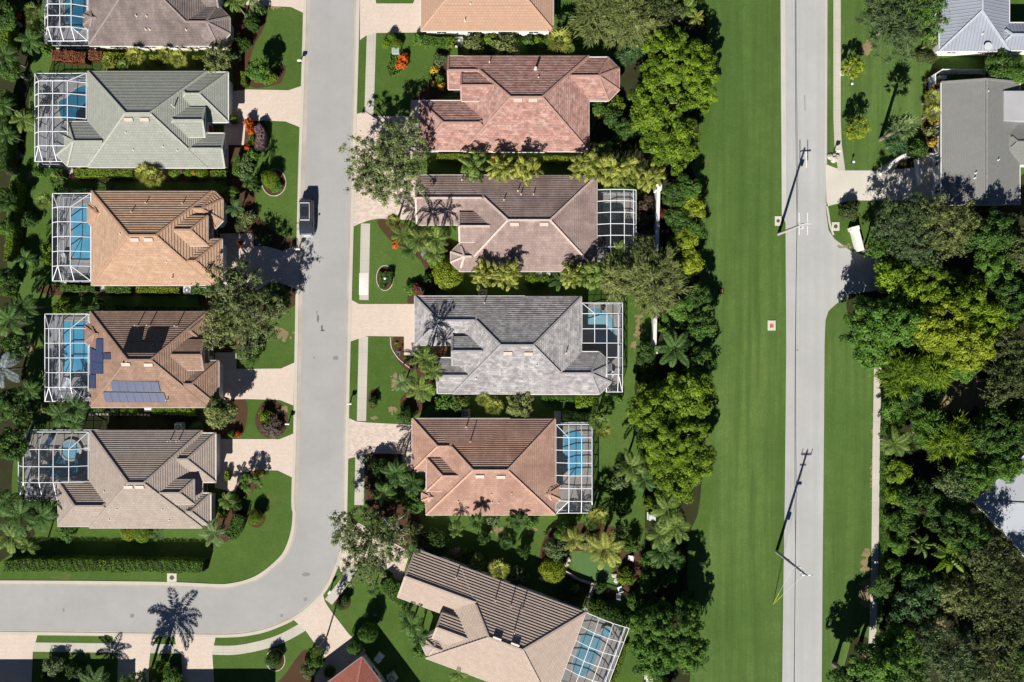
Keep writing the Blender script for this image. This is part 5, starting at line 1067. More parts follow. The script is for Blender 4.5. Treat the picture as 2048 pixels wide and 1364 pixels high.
('bush','greenleaf',893,802,24,2.4,'broad green bush below the mottled grey house, leftmost'),('bush','palmleaf',918,804,20,2.6,'leafy bush beside the broad green one'),('fan_palm','palmyellow',966,797,17,2.6,'fan palm below the mottled grey house, upper one'),('fan_palm','palmyellow',988,812,21,2.6,'fan palm below the mottled grey house, lower one'),('dense','oliveyellow',1040,806,33,4.0,'sandy olive small tree below the mottled grey house'),('bush','lushleaf',1168,800,18,1.5,'bright bush at the far corner of the mottled grey house'),('bush','greenleaf',1235,795,10,1.4,'green bush by the cage corner of the mottled grey house'),
# salmon house
('feather_palm','palmdark',792,945,30,4.0,'dark feather palm in the front bed of the salmon house, largest'),('feather_palm','palmdark',824,965,26,3.4,'dark feather palm in the front bed near the salmon house wall'),('bush','darkleaf',760,935,20,2.2,'dark bush in the shade by the salmon house drive'),('feather_palm','palmdark',768,985,26,3.6,'dark feather palm by the sidewalk left of the salmon house'),('lush','greenleaf',832,1005,22,3.4,'green small tree at the lower front of the salmon house'),('bush','greenleaf',800,985,16,2.0,'green bush amid the dark feather palms'),('bush','darkleaf',775,960,18,2.0,'dark bush amid the dark feather palms'),
('bush','darkleaf',747,803,9,1.2,'small dark topiary bush on the lawn by the sidewalk'),
('feather_palm','palmleaf',912,1058,18,4.6,'small feather palm on the grass below the salmon house, leftmost'),('foxtail_palm','palmdark',955,1043,18,5.0,'small dark palm on the grass below the salmon house'),('bush','palegreen',985,1042,13,1.0,'white flowering bush on the grass below the salmon house'),('foxtail_palm','palmdark',1034,1042,20,3.6,'small dark palm right of the white flowering bush'),('bush','greenleaf',1062,1042,13,1.2,'green bush below the right part of the salmon house'),
('bush','oliveyellow',828,1062,17,2.0,'yellowish bush in the corner bed by the terracotta pots'),('feather_palm','palmdark',822,1102,20,2.8,'small dark palm at the corner of the askew house'),('shrub','darkleaf',872,1086,27,2.2,'large dark clipped shrub behind the askew house'),
('bush','oliveyellow',954,1124,17,2.0,'yellowish bush along the askew house, first from the left'),('fan_palm','palmyellow',998,1138,24,2.6,'fan palm along the askew house'),('bush','palegreen',1037,1150,17,1.9,'pale loose bush right of the fan palm'),('shrub','yellowleaf',1105,1139,24,2.4,'yellow green round shrub beside the putting green'),('bush','darkleaf',968,1074,13,2.0,'dark bush in shade on the back lawn, left of three'),('fan_palm','palmdark',1012,1086,15,2.2,'dark fan palm in shade on the back lawn'),('bush','darkleaf',1048,1100,14,2.0,'dark bush in shade on the back lawn, right of three'),('bush','mauveleaf',912,1104,10,1.1,'mauve flowering bush beside the askew house'),('bush','darkleaf',935,1110,12,1.4,'dark bush between the mauve and yellowish ones'),
('bush','palegreen',1112,1096,24,2.2,'pale green bush left of the putting green'),('feather_palm','palmyellow',1146,1078,26,3.2,'pale yellow feather palm above the putting green'),('feather_palm','palmyellow',1212,1098,42,4.6,'large pale feather palm leaning over the putting green'),('bush','greenleaf',1130,1062,20,2.4,'green bush at the top of the putting green garden'),('bush','oliveyellow',1175,1082,18,1.6,'yellow green bush behind the putting green'),('bush','greenleaf',1262,1088,16,2.0,'green bush right of the large pale feather palm'),('bush','lushleaf',1252,1152,16,1.6,'bright bush right of the putting green'),('lush','darkleaf',1230,1120,14,2.6,'dark small tree at the right of the putting green'),('dense','darkleaf',1245,1058,20,4.0,'dark round tree behind the putting green garden'),
('bush','lushleaf',1190,1212,17,1.6,'bright bush with red flowers above the askew house cage'),('bush','greenleaf',1215,1222,18,1.8,'green bush above the askew house cage'),('bush','greenleaf',1243,1236,18,1.8,'green bush at the corner of the askew house cage'),('bush','lushleaf',1270,1245,14,1.6,'bright bush right of the askew house cage'),('bush','greenleaf',1268,1200,16,2.0,'green bush by the white patio chairs'),('bush','darkleaf',1200,1172,12,1.4,'dark bush at the lower end of the putting green'),('bush','lushleaf',1150,1178,9,1.2,'bright small bush in the dark bed behind the askew house'),
('oak','oakleaf',735,1085,82,7.2,'big grey oak over the drive at the street corner'),
('feather_palm','palmdark',824,1248,26,3.6,'dark palm in front of the askew house, middle of three'),('feather_palm','palmdark',812,1232,18,3.2,'dark palm in front of the askew house, upper of three'),('feather_palm','palmdark',838,1274,22,3.4,'dark palm in front of the askew house, lower of three'),('bush','greenleaf',840,1300,14,1.5,'green bush at the lower front of the askew house'),('feather_palm','palmdark',745,1180,16,2.2,'small dark palm in the corner lawn'),('bush','greenleaf',800,1175,16,1.2,'green bush beside the askew house garage'),
('shrub','darkleaf',692,1200,10,1.3,'small dark topiary on the corner lawn, right one'),('shrub','darkleaf',681,1210,9,1.1,'small dark topiary on the corner lawn, left one'),('shrub','greenleaf',712,1290,17,2.6,'clipped ball shrub beside the red roofed house'),('shrub','greenleaf',738,1262,20,3.4,'second clipped ball shrub shading the corner lawn'),
('bush','greenleaf',632,1318,16,2.0,'green bush by the curved drive, upper one'),('bush','palegreen',617,1340,14,1.8,'pale bush by the curved drive, lower one'),('fan_palm','palmleaf',636,1300,12,5.0,'slim palm beside the curved drive'),('shrub','darkleaf',660,1342,12,1.5,'dark shrub left of the red roof'),('feather_palm','palmleaf',917,1345,22,2.6,'feather palm below the askew house at the bottom edge'),('shrub','darkleaf',548,1318,17,1.6,'dark round shrub with white lamps on the bottom lawn'),
# left of the street, lower
('shrub','lushleaf',541,358,17,2.4,'bright round shrub in the circular bed left of the street'),('shrub','greenleaf',553,373,13,0.8,'low green shrub in the same circular bed'),('bush','darkleaf',512,372,12,2.6,'dark bush left of the circular bed'),('feather_palm','palmdark',498,362,16,4.2,'slim dark palm left of the circular bed'),
('bush','greenleaf',462,387,14,1.8,'green bush at the bay of the tan house'),('foxtail_palm','tealleaf',470,415,19,2.4,'blue green palm in front of the tan house'),('bush','oliveyellow',494,438,17,1.5,'olive bush by the tan house drive'),('bush','silverleaf',503,430,8,1.2,'white leaved bush by the tan house drive'),('bush','oliveleaf',485,450,14,1.4,'brownish olive bush by the tan house drive'),('bush','silverleaf',519,484,6,0.9,'small white bush beside the tan house drive'),('bush','darkleaf',532,478,12,1.4,'dark bush in oak shade beside the tan house drive'),
('bush','orangeflower',481,487,6,0.7,'red orange potted plant on the tan house walkway'),('bush','goldleaf',466,398,7,1.3,'golden bush at the bay of the tan house'),
('oak','oakleaf',470,580,64,7.0,'grey green oak by the tan house drive, upper crown'),('oak','oakleaf',498,635,74,7.6,'big grey green oak between the tan and brown houses'),('oak','oliveyellow',438,655,42,7.0,'olive limb of an oak over the brown roof'),('lush','darkleaf',552,596,30,3.6,'dark tree under the oak beside the street lawn'),
('bush','darkleaf',500,706,22,2.2,'dark bush at the brown house drive'),('banana','lushleaf',492,700,12,1.6,'broad leaved bright plant at the brown house drive'),
('lush','oliveyellow',440,824,34,4.6,'round yellowish green tree between the brown and taupe houses'),('bush','orangeflower',476,868,6,0.9,'small orange bush by the taupe house drive'),('bush','greenleaf',466,868,8,1.2,'green bush by the taupe house drive'),
('bush','lushleaf',531,830,11,1.5,'bright bush in the round bed by the street'),('bush','plumleaf',544,853,22,1.3,'dark plum coloured shrub in the round bed by the street'),('bush','greenleaf',536,845,8,1.2,'green bush behind the plum coloured shrub'),
('dense','greenleaf',500,965,24,2.8,'dark green small tree by the taupe house walk'),('bush','goldleaf',519,946,8,1.2,'golden bush by the taupe house drive'),('foxtail_palm','palmleaf',453,1000,18,2.6,'green palm in front of the taupe house'),('bush','lushleaf',447,1024,11,1.3,'bright bush in front of the taupe house'),('bush','darkleaf',470,1005,14,1.5,'dark bush beside the green palm of the taupe house'),('feather_palm','palegreen',428,1066,28,2.8,'pale grey green palm at the lower corner of the taupe house'),('shrub','lushleaf',513,1033,16,1.9,'round bright shrub with hollow centre on the corner lawn'),
('shrub','yellowleaf',258,1064,16,1.2,'bright low shrub under the taupe eave, left of two'),('shrub','lushleaf',284,1066,18,1.2,'bright low shrub under the taupe eave, right of two'),('foxtail_palm','palmdark',315,1068,15,1.4,'small palm under the taupe eave'),('bush','greenleaf',135,1062,18,1.3,'loose green bush at the lower left of the taupe house'),
('feather_palm','palmdark',40,1030,44,4.4,'big dark feather palm in the lower left corner garden'),('feather_palm','palmdark',80,1030,36,3.8,'dark feather palm by the taupe house cage'),('feather_palm','palmleaf',25,1075,34,3.6,'lighter feather palm at the left edge above the long hedge'),('feather_palm','palmleaf',58,1092,20,4.2,'feather palm overlapping the shadow of the long hedge'),('feather_palm','palmdark',8,1005,30,4.0,'dark feather palm at the left edge above the long hedge'),
('feather_palm','palmdark',20,640,38,5.0,'dark feather palm at the left edge beside the brown house'),('feather_palm','palmdark',48,612,30,4.2,'dark feather palm above left of the brown house cage'),('bush','lushleaf',130,614,18,1.8,'bright bush between the tan and brown houses, left one'),('bush','greenleaf',167,612,11,1.5,'green bush between the tan and brown houses, middle one'),('bush','darkleaf',200,610,12,1.6,'dark bush between the tan and brown houses, right one'),
('fan_palm','palmleaf',88,402,20,2.2,'fan palm on the grass left of the tan house cage'),('bush','palmdark',62,440,16,1.8,'dark green bush on the grass left of the tan house'),('bush','lushleaf',97,496,11,1.4,'bright bush against the tan house cage, upper one'),('bush','lushleaf',98,520,9,1.3,'bright bush against the tan house cage, lower one'),('feather_palm','palmdark',52,517,22,4.2,'dark feather palm on the grass left of the tan house'),('bush','greenleaf',25,560,14,2.0,'green bush at the left edge below the inner hedge'),
('foxtail_palm','silverleaf',6,738,34,4.2,'silvery blue palm at the left edge'),('lush','darkleaf',30,690,26,5.0,'dark tree at the left edge above the silvery palm'),('lush','darkleaf',20,815,36,5.5,'dark tree at the left edge below the silvery palm'),('feather_palm','palmdark',60,780,24,3.6,'dark feather palm left of the brown house cage'),('lush','darkleaf',20,890,32,5.5,'dark tree at the left edge beside the taupe house cage'),
('feather_palm','palmdark',120,828,30,3.8,'dark feather palm between the brown and taupe cages, left one'),('feather_palm','palmdark',150,815,28,3.4,'dark feather palm between the brown and taupe cages, right one'),('bush','oliveyellow',88,818,14,1.6,'yellowish bush between the brown and taupe cages'),('fan_palm','palmleaf',48,845,18,2.6,'fan palm above left of the taupe house cage'),('feather_palm','palmdark',150,846,20,2.6,'dark palm touching the top of the taupe house cage'),
('shrub','lushleaf',268,822,9,1.2,'bright round shrub under the brown house eave, right of two'),('shrub','lushleaf',250,822,8,1.2,'bright round shrub under the brown house eave, left of two'),('bush','darkleaf',230,822,9,1.2,'dark bush under the brown house eave'),('shrub','darkleaf',393,858,14,1.4,'dark clipped shrub above the taupe roof'),
('lush','darkleaf',8,30,28,5,'dark tree filling the top left corner'),('lush','greenleaf',12,455,18,3.6,'green tree at the left edge outside the inner hedge'),('lush','darkleaf',8,400,22,4.5,'dark tree at the left edge left of the inner hedge'),('lush','darkleaf',10,560,24,4.8,'dark tree at the left edge near the brown house garden'),
# bottom left gardens
('bush','palegreen',110,1332,20,1.6,'pale green round bush on the bottom left lawn'),('bush','greenleaf',92,1352,10,1.4,'green bush at the bottom left lawn edge'),('feather_palm','palmdark',190,1368,38,2.6,'dark feather palm at the bottom edge between two drives'),('bush','darkleaf',150,1345,20,1.6,'dark bush at the bottom edge beside the pale green one'),('fan_palm','palmdark',275,1360,22,4.2,'dark fan palm at the bottom edge by the middle drive'),
('feather_palm','palmdark',264,1408,58,6.6,'tall feather palm at the bottom casting its shadow on the street'),('bush','greenleaf',345,1350,18,1.8,'green bush between the two bottom drives'),('bush','lushleaf',322,1330,10,1.6,'bright bush between the two bottom drives'),
# right of the wide road
('airy','greyleaf',1795,35,82,8.5,'large grey green tree over the top right lawn'),('airy','greenleaf',1845,20,56,8.0,'green tree beside the metal roofed house'),('dense','yellowleaf',1707,133,25,3.6,'small lime green tree on the top right lawn, upper one'),('dense','yellowleaf',1716,254,28,4.4,'small lime green tree on the top right lawn, lower oval one'),
('fan_palm','palegreen',1805,255,30,6.0,'tall pale fan palm on the top right lawn'),('bush','lushleaf',1853,80,10,1.6,'bright shrub at the corner of the metal roofed house'),('fan_palm','palmleaf',1860,85,16,2.4,'fan palm beside the metal roofed house'),('shrub','oliveleaf',1842,115,13,1.2,'olive round shrub below the metal roofed house, left of two'),('shrub','oliveleaf',1860,118,12,1.2,'olive round shrub below the metal roofed house, right of two'),
('fan_palm','palmyellow',1864,196,20,2.4,'yellow fan palm against the grey shingle house, upper one'),('fan_palm','palmyellow',1864,226,20,2.4,'yellow fan palm against the grey shingle house, lower one'),('bush','goldleaf',1868,245,10,1.6,'golden bush against the grey shingle house'),('bush','oliveyellow',1860,262,12,1.6,'yellow green bush against the grey shingle house'),('bush','rustleaf',1868,172,9,1.4,'rust coloured bush at the top corner of the grey shingle house'),('bush','goldleaf',1867,285,11,1.6,'golden olive bush low against the grey shingle house'),('bush','darkleaf',1832,300,18,2.2,'dark bush inside the curved white wall'),('feather','tealleaf',1790,287,26,3.0,'green feathery bush above the curved wall'),
('lush','darkleaf',2005,138,34,4.5,'dark tree between the metal roof and the grey shingle roof'),('lush','greenleaf',2035,150,22,4.0,'green tree at the right edge between two roofs'),('bush','greenleaf',1990,110,14,1.8,'green bush below the metal roof'),
('bush','oliveleaf',1697,424,18,2.0,'loose bush in the corner by the driveway entrance'),
('airy','greyleaf',1815,450,70,8.0,'grey branched tree by the driveway, left crown'),('airy','oliveyellow',1893,455,66,8.5,'olive branched tree by the driveway, right crown'),('airy','greyleaf',1845,500,50,7.5,'grey green branched tree below the driveway trees'),('airy','greenleaf',1755,495,30,6.0,'green branched tree beside the white entrance wall'),
('lush','darkleaf',1988,470,52,8.5,'dark dense tree right of the driveway trees'),('lush','oliveleaf',2040,500,46,8.5,'dark olive tree at the right edge below the shingle roof'),('lush','greenleaf',1995,535,46,8.0,'green tree in the dark gap at the right'),
('lush','lushleaf',1782,552,38,6.5,'lime tree beside the side road mouth'),('lush','lushleaf',1850,575,48,7.5,'lime tree in the second row from the side road'),('lush','greenleaf',1745,650,56,8.0,'green tree overhanging the road verge'),('lush','greenleaf',1800,640,50,8.5,'green tree behind the one overhanging the verge'),('lush','yellowleaf',1878,650,58,8.8,'yellow green tree in the middle of the right wood'),('lush','yellowleaf',1935,690,54,8.5,'yellowest tree of the right wood'),('lush','lushleaf',1930,600,50,8.0,'lime tree at the top of the right wood'),('lush','lushleaf',1980,640,44,8.0,'lime tree at the right of the yellowest one'),
('feather','lushleaf',1800,745,52,6.5,'soft lime tree above the end of the footpath'),('feather','lushleaf',1865,740,52,6.5,'soft lime tree right of the footpath end'),('lush','greenleaf',1745,705,32,6.5,'green tree above the start of the footpath'),
('airy','oliveleaf',2010,765,54,8.5,'olive brown tree at the right of the yellow clearing'),('airy','oliveleaf',2035,700,50,8.8,'olive brown tree at the right edge'),('lush','darkleaf',2025,600,44,9,'dark tree at the right edge beside the lime ones'),
('bush','greenleaf',1782,800,20,2.6,'green bush beside the footpath, uppermost'),('fan_palm','palmdark',1822,795,22,4.0,'dark fan palm beside the yellow clearing'),('bush','lushleaf',1787,835,22,2.6,'lime bush beside the footpath'),('feather_palm','palmleaf',1790,885,34,4.0,'silvery green feather palm over the footpath'),('bush','greenleaf',1835,825,18,2.6,'green bush right of the lime one by the path'),('rosette','tealleaf',1790,880,20,2.6,'blue green rosette beneath the feather palm'),
('feather','lushleaf',1900,882,52,7.5,'soft yellow green tree in the middle of the wood'),('feather','greenleaf',1860,850,40,6.5,'soft green tree left of the middle of the wood'),('lush','darkleaf',1985,865,48,8.0,'dark tree right of the soft yellow green one'),('lush','greenleaf',2005,925,46,8.5,'dark green tree beside the white roof, upper one'),('lush','greenleaf',1950,955,40,8.0,'dark green tree beside the white roof, left one'),('airy','palegreen',1912,965,42,7.5,'pale grey green tree above the shaded clearing'),('lush','darkleaf',2040,850,34,8.5,'dark tree at the right edge above the white roof'),
('lush','lushleaf',1797,945,26,3.6,'lime bushy tree along the footpath, upper one'),('lush','lushleaf',1800,990,24,3.4,'lime bushy tree along the footpath, middle one'),('lush','greenleaf',1793,1040,20,3.4,'green bushy tree along the footpath'),('lush','greenleaf',1798,1090,22,3.4,'green bushy tree along the footpath beside the sandy verge'),('lush','greenleaf',1790,1135,18,3.4,'green bushy tree along the footpath, lowest'),('lush','darkleaf',1825,1000,30,5,'dark tree in the shaded clearing'),('bush','darkleaf',1870,1040,24,3.0,'dark bush in the shaded clearing'),
('banana','lushleaf',1892,1108,40,5.0,'bright broad leaved banana plant in the dark wood'),('banana','palmleaf',1838,1085,26,4.6,'broad leaved plant left of the bright banana plant'),('lush','darkleaf',1930,1060,46,9,'dark tree left of the white roof edge'),('airy','oliveleaf',1975,1115,56,9.5,'dark olive tree below the white roof edge'),('airy','oliveleaf',2035,1170,52,7.5,'dark olive tree at the right edge below the white roof'),
('lush','darkleaf',1835,1160,36,5.5,'dark tree by the footpath shadow'),('lush','tealleaf',1855,1185,40,6.5,'blue green tree near the lower footpath'),('lush','tealleaf',1815,1215,36,6.5,'blue green tree overhanging the shaded footpath'),('airy','oliveyellow',1905,1185,44,7.0,'olive tree right of the blue green ones'),('airy','oliveleaf',1960,1200,56,7.5,'olive brown tree in the lower right wood'),('airy','oliveleaf',2020,1250,56,7.5,'olive brown tree near the lower right edge'),
('lush','greenleaf',1760,1335,58,8.5,'bright green tree at the bottom edge beside the verge'),('lush','greenleaf',1800,1290,40,7.5,'bright green tree above the one at the bottom edge'),('airy','greyleaf',1855,1275,46,7.5,'grey green tree in the bottom right wood'),('airy','greyleaf',1905,1320,60,8.0,'large grey green tree at the bottom right'),('airy','oliveleaf',1985,1330,64,8.0,'large olive brown tree at the bottom right corner'),('lush','darkleaf',1700,1360,36,7.0,'dark green tree at the bottom edge left of the wood'),
]
for v in V: veg(*v)
rr = random.Random(5); n_ = 0
for k in range(400):                                   # low dark trees that close the floor of the right hand wood
    x, y = rr.uniform(1770, 2060), rr.uniform(520, 1370)
    if (1870 < x < 1975 and 740 < y < 835) or (1890 < x and y - 1000 < (x-1945)*1.1 + 10 and y > 880) or (1820 < x < 1870 and 880 < y < 960): continue
    if n_ < 46: veg('lush', rr.choice(['darkleaf', 'greenleaf']), x, y, rr.uniform(24, 34), rr.uniform(3.4, 4.4), 'low dark green tree filling a gap beneath the taller crowns of the right hand wood', 'low trees under the right hand wood'); n_ += 1
for x, y in ((1352, 430), (1365, 560), (1352, 575), (1375, 640), (1362, 700), (1385, 690), (1300, 770), (1290, 860), (1300, 910), (1330, 1150), (1350, 1120), (1375, 1200), (1310, 1220), (1390, 100), (1300, 170), (1280, 250)):
    veg('lush', 'darkleaf', x, y, 22, 3.0, 'low dark green tree filling a gap in the belt along the mown field', 'low trees in the belt along the field')
HEDGES = [
('lushleaf',[(7,-20),(7,90)],18,2.4,'tall bright hedge along the top of the left edge'),
('rustleaf',[(104,108),(168,114)],20,1.5,'long rust red hedge below the top left pool cage'),('rustleaf',[(178,108),(200,110)],17,1.5,'short rust red hedge beside the long one'),
('yellowleaf',[(208,110),(252,113)],13,1.2,'lime hedge under the mauve grey house, left piece'),('yellowleaf',[(300,115),(324,115)],12,1.2,'lime hedge under the mauve grey house, middle piece'),('yellowleaf',[(386,117),(404,117)],12,1.2,'lime hedge under the mauve grey house, right piece'),
('greenleaf',[(89,345),(125,345)],17,1.2,'low hedge at the lower left of the grey green house'),('lushleaf',[(150,345),(262,345)],14,1.3,'long hedge under the grey green house wall'),('lushleaf',[(422,347),(450,347)],12,1.2,'short lime hedge under the grey green house wall'),('greenleaf',[(473,312),(473,330)],12,1.5,'upright hedge by the arched windows'),
('mauveleaf',[(513,252),(521,270),(517,296)],17,1.5,'mauve purple shrubs in the curved bed by the street'),('lushleaf',[(486,144),(486,166)],9,1.5,'narrow green hedge by the grey green house drive'),('darkleaf',[(115,380),(180,382)],10,1.2,'dark hedge above the tan house cage'),
('lushleaf',[(28,362),(24,420),(19,470),(14,520)],14,2.0,'inner hedge running down the left garden'),('lushleaf',[(14,555),(8,590)],14,2.0,'short piece of hedge below the inner hedge'),('darkleaf',[(5,180),(5,340)],14,2.6,'dark hedge along the left edge'),
('greenleaf',[(122,576),(188,577)],12,1.3,'hedge below the tan house cage'),('greenleaf',[(211,578),(258,578)],14,1.3,'green hedge below the tan house'),('yellowleaf',[(273,579),(356,580)],12,1.1,'lime hedge below the tan house'),('greenleaf',[(382,580),(410,582)],14,1.3,'green hedge right of the tan house air conditioner'),('darkleaf',[(225,614),(400,618)],10,1.4,'long thin dark hedge above the brown house'),
('lushleaf',[(305,820),(388,824)],15,1.1,'lime hedge below the brown house'),('greenleaf',[(184,818),(208,819)],10,1.1,'short hedge below the brown house'),('greenleaf',[(458,1074),(470,1055),(477,1033)],22,1.6,'curved hedge at the corner of the taupe house'),
('hedgeleaf',[(8,1132),(100,1131),(200,1132),(300,1133),(402,1135)],23,2.0,'long clipped hedge along the street at the lower left'),('yellowleaf',[(453,945),(453,960)],8,1.0,'small lime box hedge by the taupe house walk'),
('greenleaf',[(848,80),(896,83)],17,1.5,'hedge below the peach house beside the lawn'),('yellowleaf',[(875,312),(932,314)],11,1.0,'lime hedge below the dusty pink house, left piece'),('yellowleaf',[(1088,317),(1156,319)],11,1.0,'lime hedge below the dusty pink house, right piece'),
('lushleaf',[(1052,557),(1095,560)],13,1.3,'lime hedge below the mauve pink house'),('yellowleaf',[(858,506),(870,526)],15,1.6,'lime hedge leading to the big dome shrub'),('greenleaf',[(1085,797),(1150,799)],10,1.1,'green hedge below the mottled grey house'),('darkleaf',[(1128,832),(1178,836)],18,1.5,'dark hedge above the salmon house cage'),
('greenleaf',[(770,1165),(790,1190),(822,1212)],26,1.3,'broad hedge in front of the askew house'),('darkleaf',[(1120,1182),(1160,1192)],12,1.2,'dark hedge in the walled bed behind the askew house'),('lushleaf',[(1254,1290),(1228,1364)],8,0.7,'low border along the askew house cage'),
('greenleaf',[(790,110),(795,132),(780,140)],24,0.35,'ground cover patch beside the green utility box'),('greenleaf',[(1778,780),(1775,900),(1774,1000),(1772,1150)],12,1.3,'leafy border hedge along the footpath'),
('darkleaf',[(340,1340),(350,1385)],20,1.4,'dark hedge between the bottom drives'),('greenleaf',[(764,545),(764,575)],12,0.5,'low planting in the oval bed'),('darkleaf',[(778,545),(776,565)],14,0.9,'dark shrubs in the oval bed'),
]
for k, v in enumerate(HEDGES): hedge(*v, seed=k, smooth=True)
# ------------------------------------------------------------- smaller things
def V3(px, py, z): return at(px, py, z)
def box_thing(name, label, cat, px, py, w, d, h, mat, rz=0, lid=None, group=None, mat2=None):
    p = at(px, py, h); t = thing(name, label, cat, (p.x, p.y, 0), group); b = MB()
    b.box((p.x, p.y, 0.04), (w+0.25, d+0.25, 0.08), rz=rz); part(b, 'pad', M['drive'], t)
    b = MB(); b.box((p.x, p.y, 0.08+(h-0.08)/2), (w, d, h-0.08), rz=rz, taper=0.95); part(b, 'cabinet', M[mat], t)
    b = MB(); b.box((p.x, p.y, h+0.03), (w+0.05, d+0.05, 0.06), rz=rz, taper=0.9); part(b, 'lid', M[lid or mat], t); return t
# air conditioners: louvred box with fan grille
def ac(px, py, label, rz=0, s=0.95):
    h = 0.85; p = at(px, py, h); t = thing('air_conditioner', label, 'air conditioner', (p.x, p.y, 0), 'air conditioner units outside the houses'); b = MB()
    b.box((p.x, p.y, 0.04), (s+.25, s+.25, 0.08), rz=rz); part(b, 'pad', M['concrete'], t); b = MB(); b.box((p.x, p.y, 0.08+h/2-.04), (s, s, h-.08), rz=rz)
    for k in range(5): b.box((p.x, p.y, 0.2+k*0.14), (s+.03, s+.03, 0.03), rz=rz)
    part(b, 'casing', M['acgrey'], t); b = MB(); b.cyl((p.x, p.y, h-0.02), s*0.40, 0.05, 20); part(b, 'fan_well', M['black'], t); b = MB()
    for r_ in (0.39, 0.27, 0.15):
        b.tube([(p.x+s*r_*math.cos(a*math.pi/8), p.y+s*r_*math.sin(a*math.pi/8), h+0.05) for a in range(17)], 0.014, 4)
    for a in range(4): b.beam((p.x-s*.38*math.cos(a*.785), p.y-s*.38*math.sin(a*.785), h+.05), (p.x+s*.38*math.cos(a*.785), p.y+s*.38*math.sin(a*.785), h+.05), 0.02)
    b.cyl((p.x, p.y, h+.03), 0.13, 0.05, 12); part(b, 'fan_grille', M['steel'], t)
ac(374, 580, 'air conditioner against the tan house beyond the lime hedge'); ac(367, 818, 'air conditioner below the brown house eave', s=.85); ac(356, 855, 'air conditioner in the shade above the taupe roof'); ac(918, 81, 'air conditioner under the peach house wall')
ac(1078, 548, 'air conditioner below the mauve pink roof beside the pool pump', s=.7); ac(965, 587, 'air conditioner in the shade above the mottled grey roof'); ac(931, 828, 'air conditioner in the shade above the salmon roof'); ac(876, 1104, 'air conditioner behind the askew house', rz=-.36)
ac(783, 1358, 'air conditioner beside the red roofed house at the bottom', rz=.6)
t = box_thing('generator', 'open grey generator box below the solar panelled roof', 'generator', 296, 817, 0.9, 0.75, 0.9, 'acgrey', lid='trim')
box_thing('transformer_box', 'green utility box on the lawn between lime shrubs and orange flowers', 'utility box', 791, 101, 0.95, 0.75, 0.8, 'utilgreen'); box_thing('transformer_box', 'pale green utility box in the oak shade at the corner lot', 'utility box', 770, 1045, 0.85, 0.8, 0.8, 'utilgreen')
box_thing('utility_box', 'white utility box on a post at the field edge beside pale palms', 'utility box', 1305, 1035, 0.85, 0.75, 1.0, 'trim', lid='steel'); box_thing('utility_box', 'white utility box at the bottom edge below the big green tree', 'utility box', 1299, 1356, 0.8, 0.9, 1.0, 'trim')
box_thing('utility_box', 'small grey box beside the footpath on the top right lawn', 'utility box', 1685, 145, 0.3, 0.4, 0.3, 'acgrey'); box_thing('pool_heater', 'white pool heater box by the red roofed house', 'heater', 757, 1318, 0.95, 0.75, 0.7, 'chair', rz=.9)
p = at(1097, 547, .8); t = thing('pool_filter', 'round white pool filter tank with pipes below the mauve pink roof', 'pool filter', (p.x, p.y, 0)); b = MB(); b.cyl((p.x, p.y, 0), .3, .55, 20); b.cyl((p.x, p.y, .55), .3, .2, 20, r2=.12); part(b, 'tank', M['chair'], t)
b = MB(); b.tube([(p.x-.3, p.y, .3), (p.x-.7, p.y, .3), (p.x-.7, p.y-.5, .3)], .04, 6); part(b, 'pipe', M['chair'], t)
# mailboxes
def mailbox(px, py, label, rz=0, hh=1.15):
    p = at(px, py, 0); t = thing('mailbox', label, 'mailbox', (p.x, p.y, 0), 'mailboxes along the street'); c, s_ = math.cos(rz), math.sin(rz)
    b = MB(); b.box((p.x, p.y, hh/2), (0.11, 0.11, hh)); b.beam((p.x-.0*c, p.y, hh-.25), (p.x+.35*c, p.y+.35*s_, hh-.25), .08); part(b, 'post', M['black'] if hh > 1.1 else M['trim'], t)
    q = Vector((p.x+.18*c, p.y+.18*s_, hh)); b = MB(); b.box((q.x, q.y, hh), (.52, .24, .2), rz=rz); n = 8; L = []
    ex = Vector((c, s_, 0)); ey = Vector((-s_, c, 0))
    for k in range(n):
        a0, a1 = math.pi*k/n, math.pi*(k+1)/n; f = lambda a, e: q + ex*e*.26 + ey*math.cos(a)*.12 + Vector((0, 0, .1+math.sin(a)*.1))
        b.face([f(a0, -1), f(a0, 1), f(a1, 1), f(a1, -1)]); 
    part(b, 'box', M['trim'] if hh < 1.2 else M['black'], t); b = MB(); b.box((q.x-.1*c+.14*-s_, q.y-.1*s_+.14*c, hh+.15), (.03, .02, .2), rz=rz); part(b, 'flag', M['red'], t)
mailbox(601, 127, 'mailbox casting a shadow on the kerb of the top left lawn'); mailbox(700, 806, 'mailbox on the verge beside the mottled grey house'); mailbox(661, 1181, 'mailbox on the verge at the street corner', rz=.9); mailbox(577, 846, 'white mailbox beside the plum coloured shrub'); mailbox(598, 500, 'mailbox in the oak shade by the tan house drive')
mailbox(1667, 306, 'mailbox in the boulder bed by the footpath')
# lamps on the lawns
def lamp(px, py, label):
    p = at(px, py, 0.8); t = thing('garden_lamp', label, 'lamp', (p.x, p.y, 0), 'low garden lamps'); b = MB(); b.cyl((p.x, p.y, 0), .035, .75, 8); part(b, 'post', M['black'], t); b = MB(); b.cyl((p.x, p.y, .72), .11, .22, 10, r2=.13); b.cyl((p.x, p.y, .94), .16, .06, 10, r2=.03); part(b, 'lamp_head', M['chair'], t)
lamp(782, 76, 'white lamp among the lime shrubs by the utility box'); lamp(552, 1326, 'white lamp in the dark round shrub, right of two'); lamp(538, 1330, 'white lamp in the dark round shrub, left of two'); lamp(770, 557, 'white lamp in the oval bed'); lamp(745, 803, 'white lamp at the dark topiary on the lawn'); lamp(1707, 324, 'white lamp on the top right lawn by the concrete drive'); lamp(1704, 168, 'white lamp below the upper lime tree')
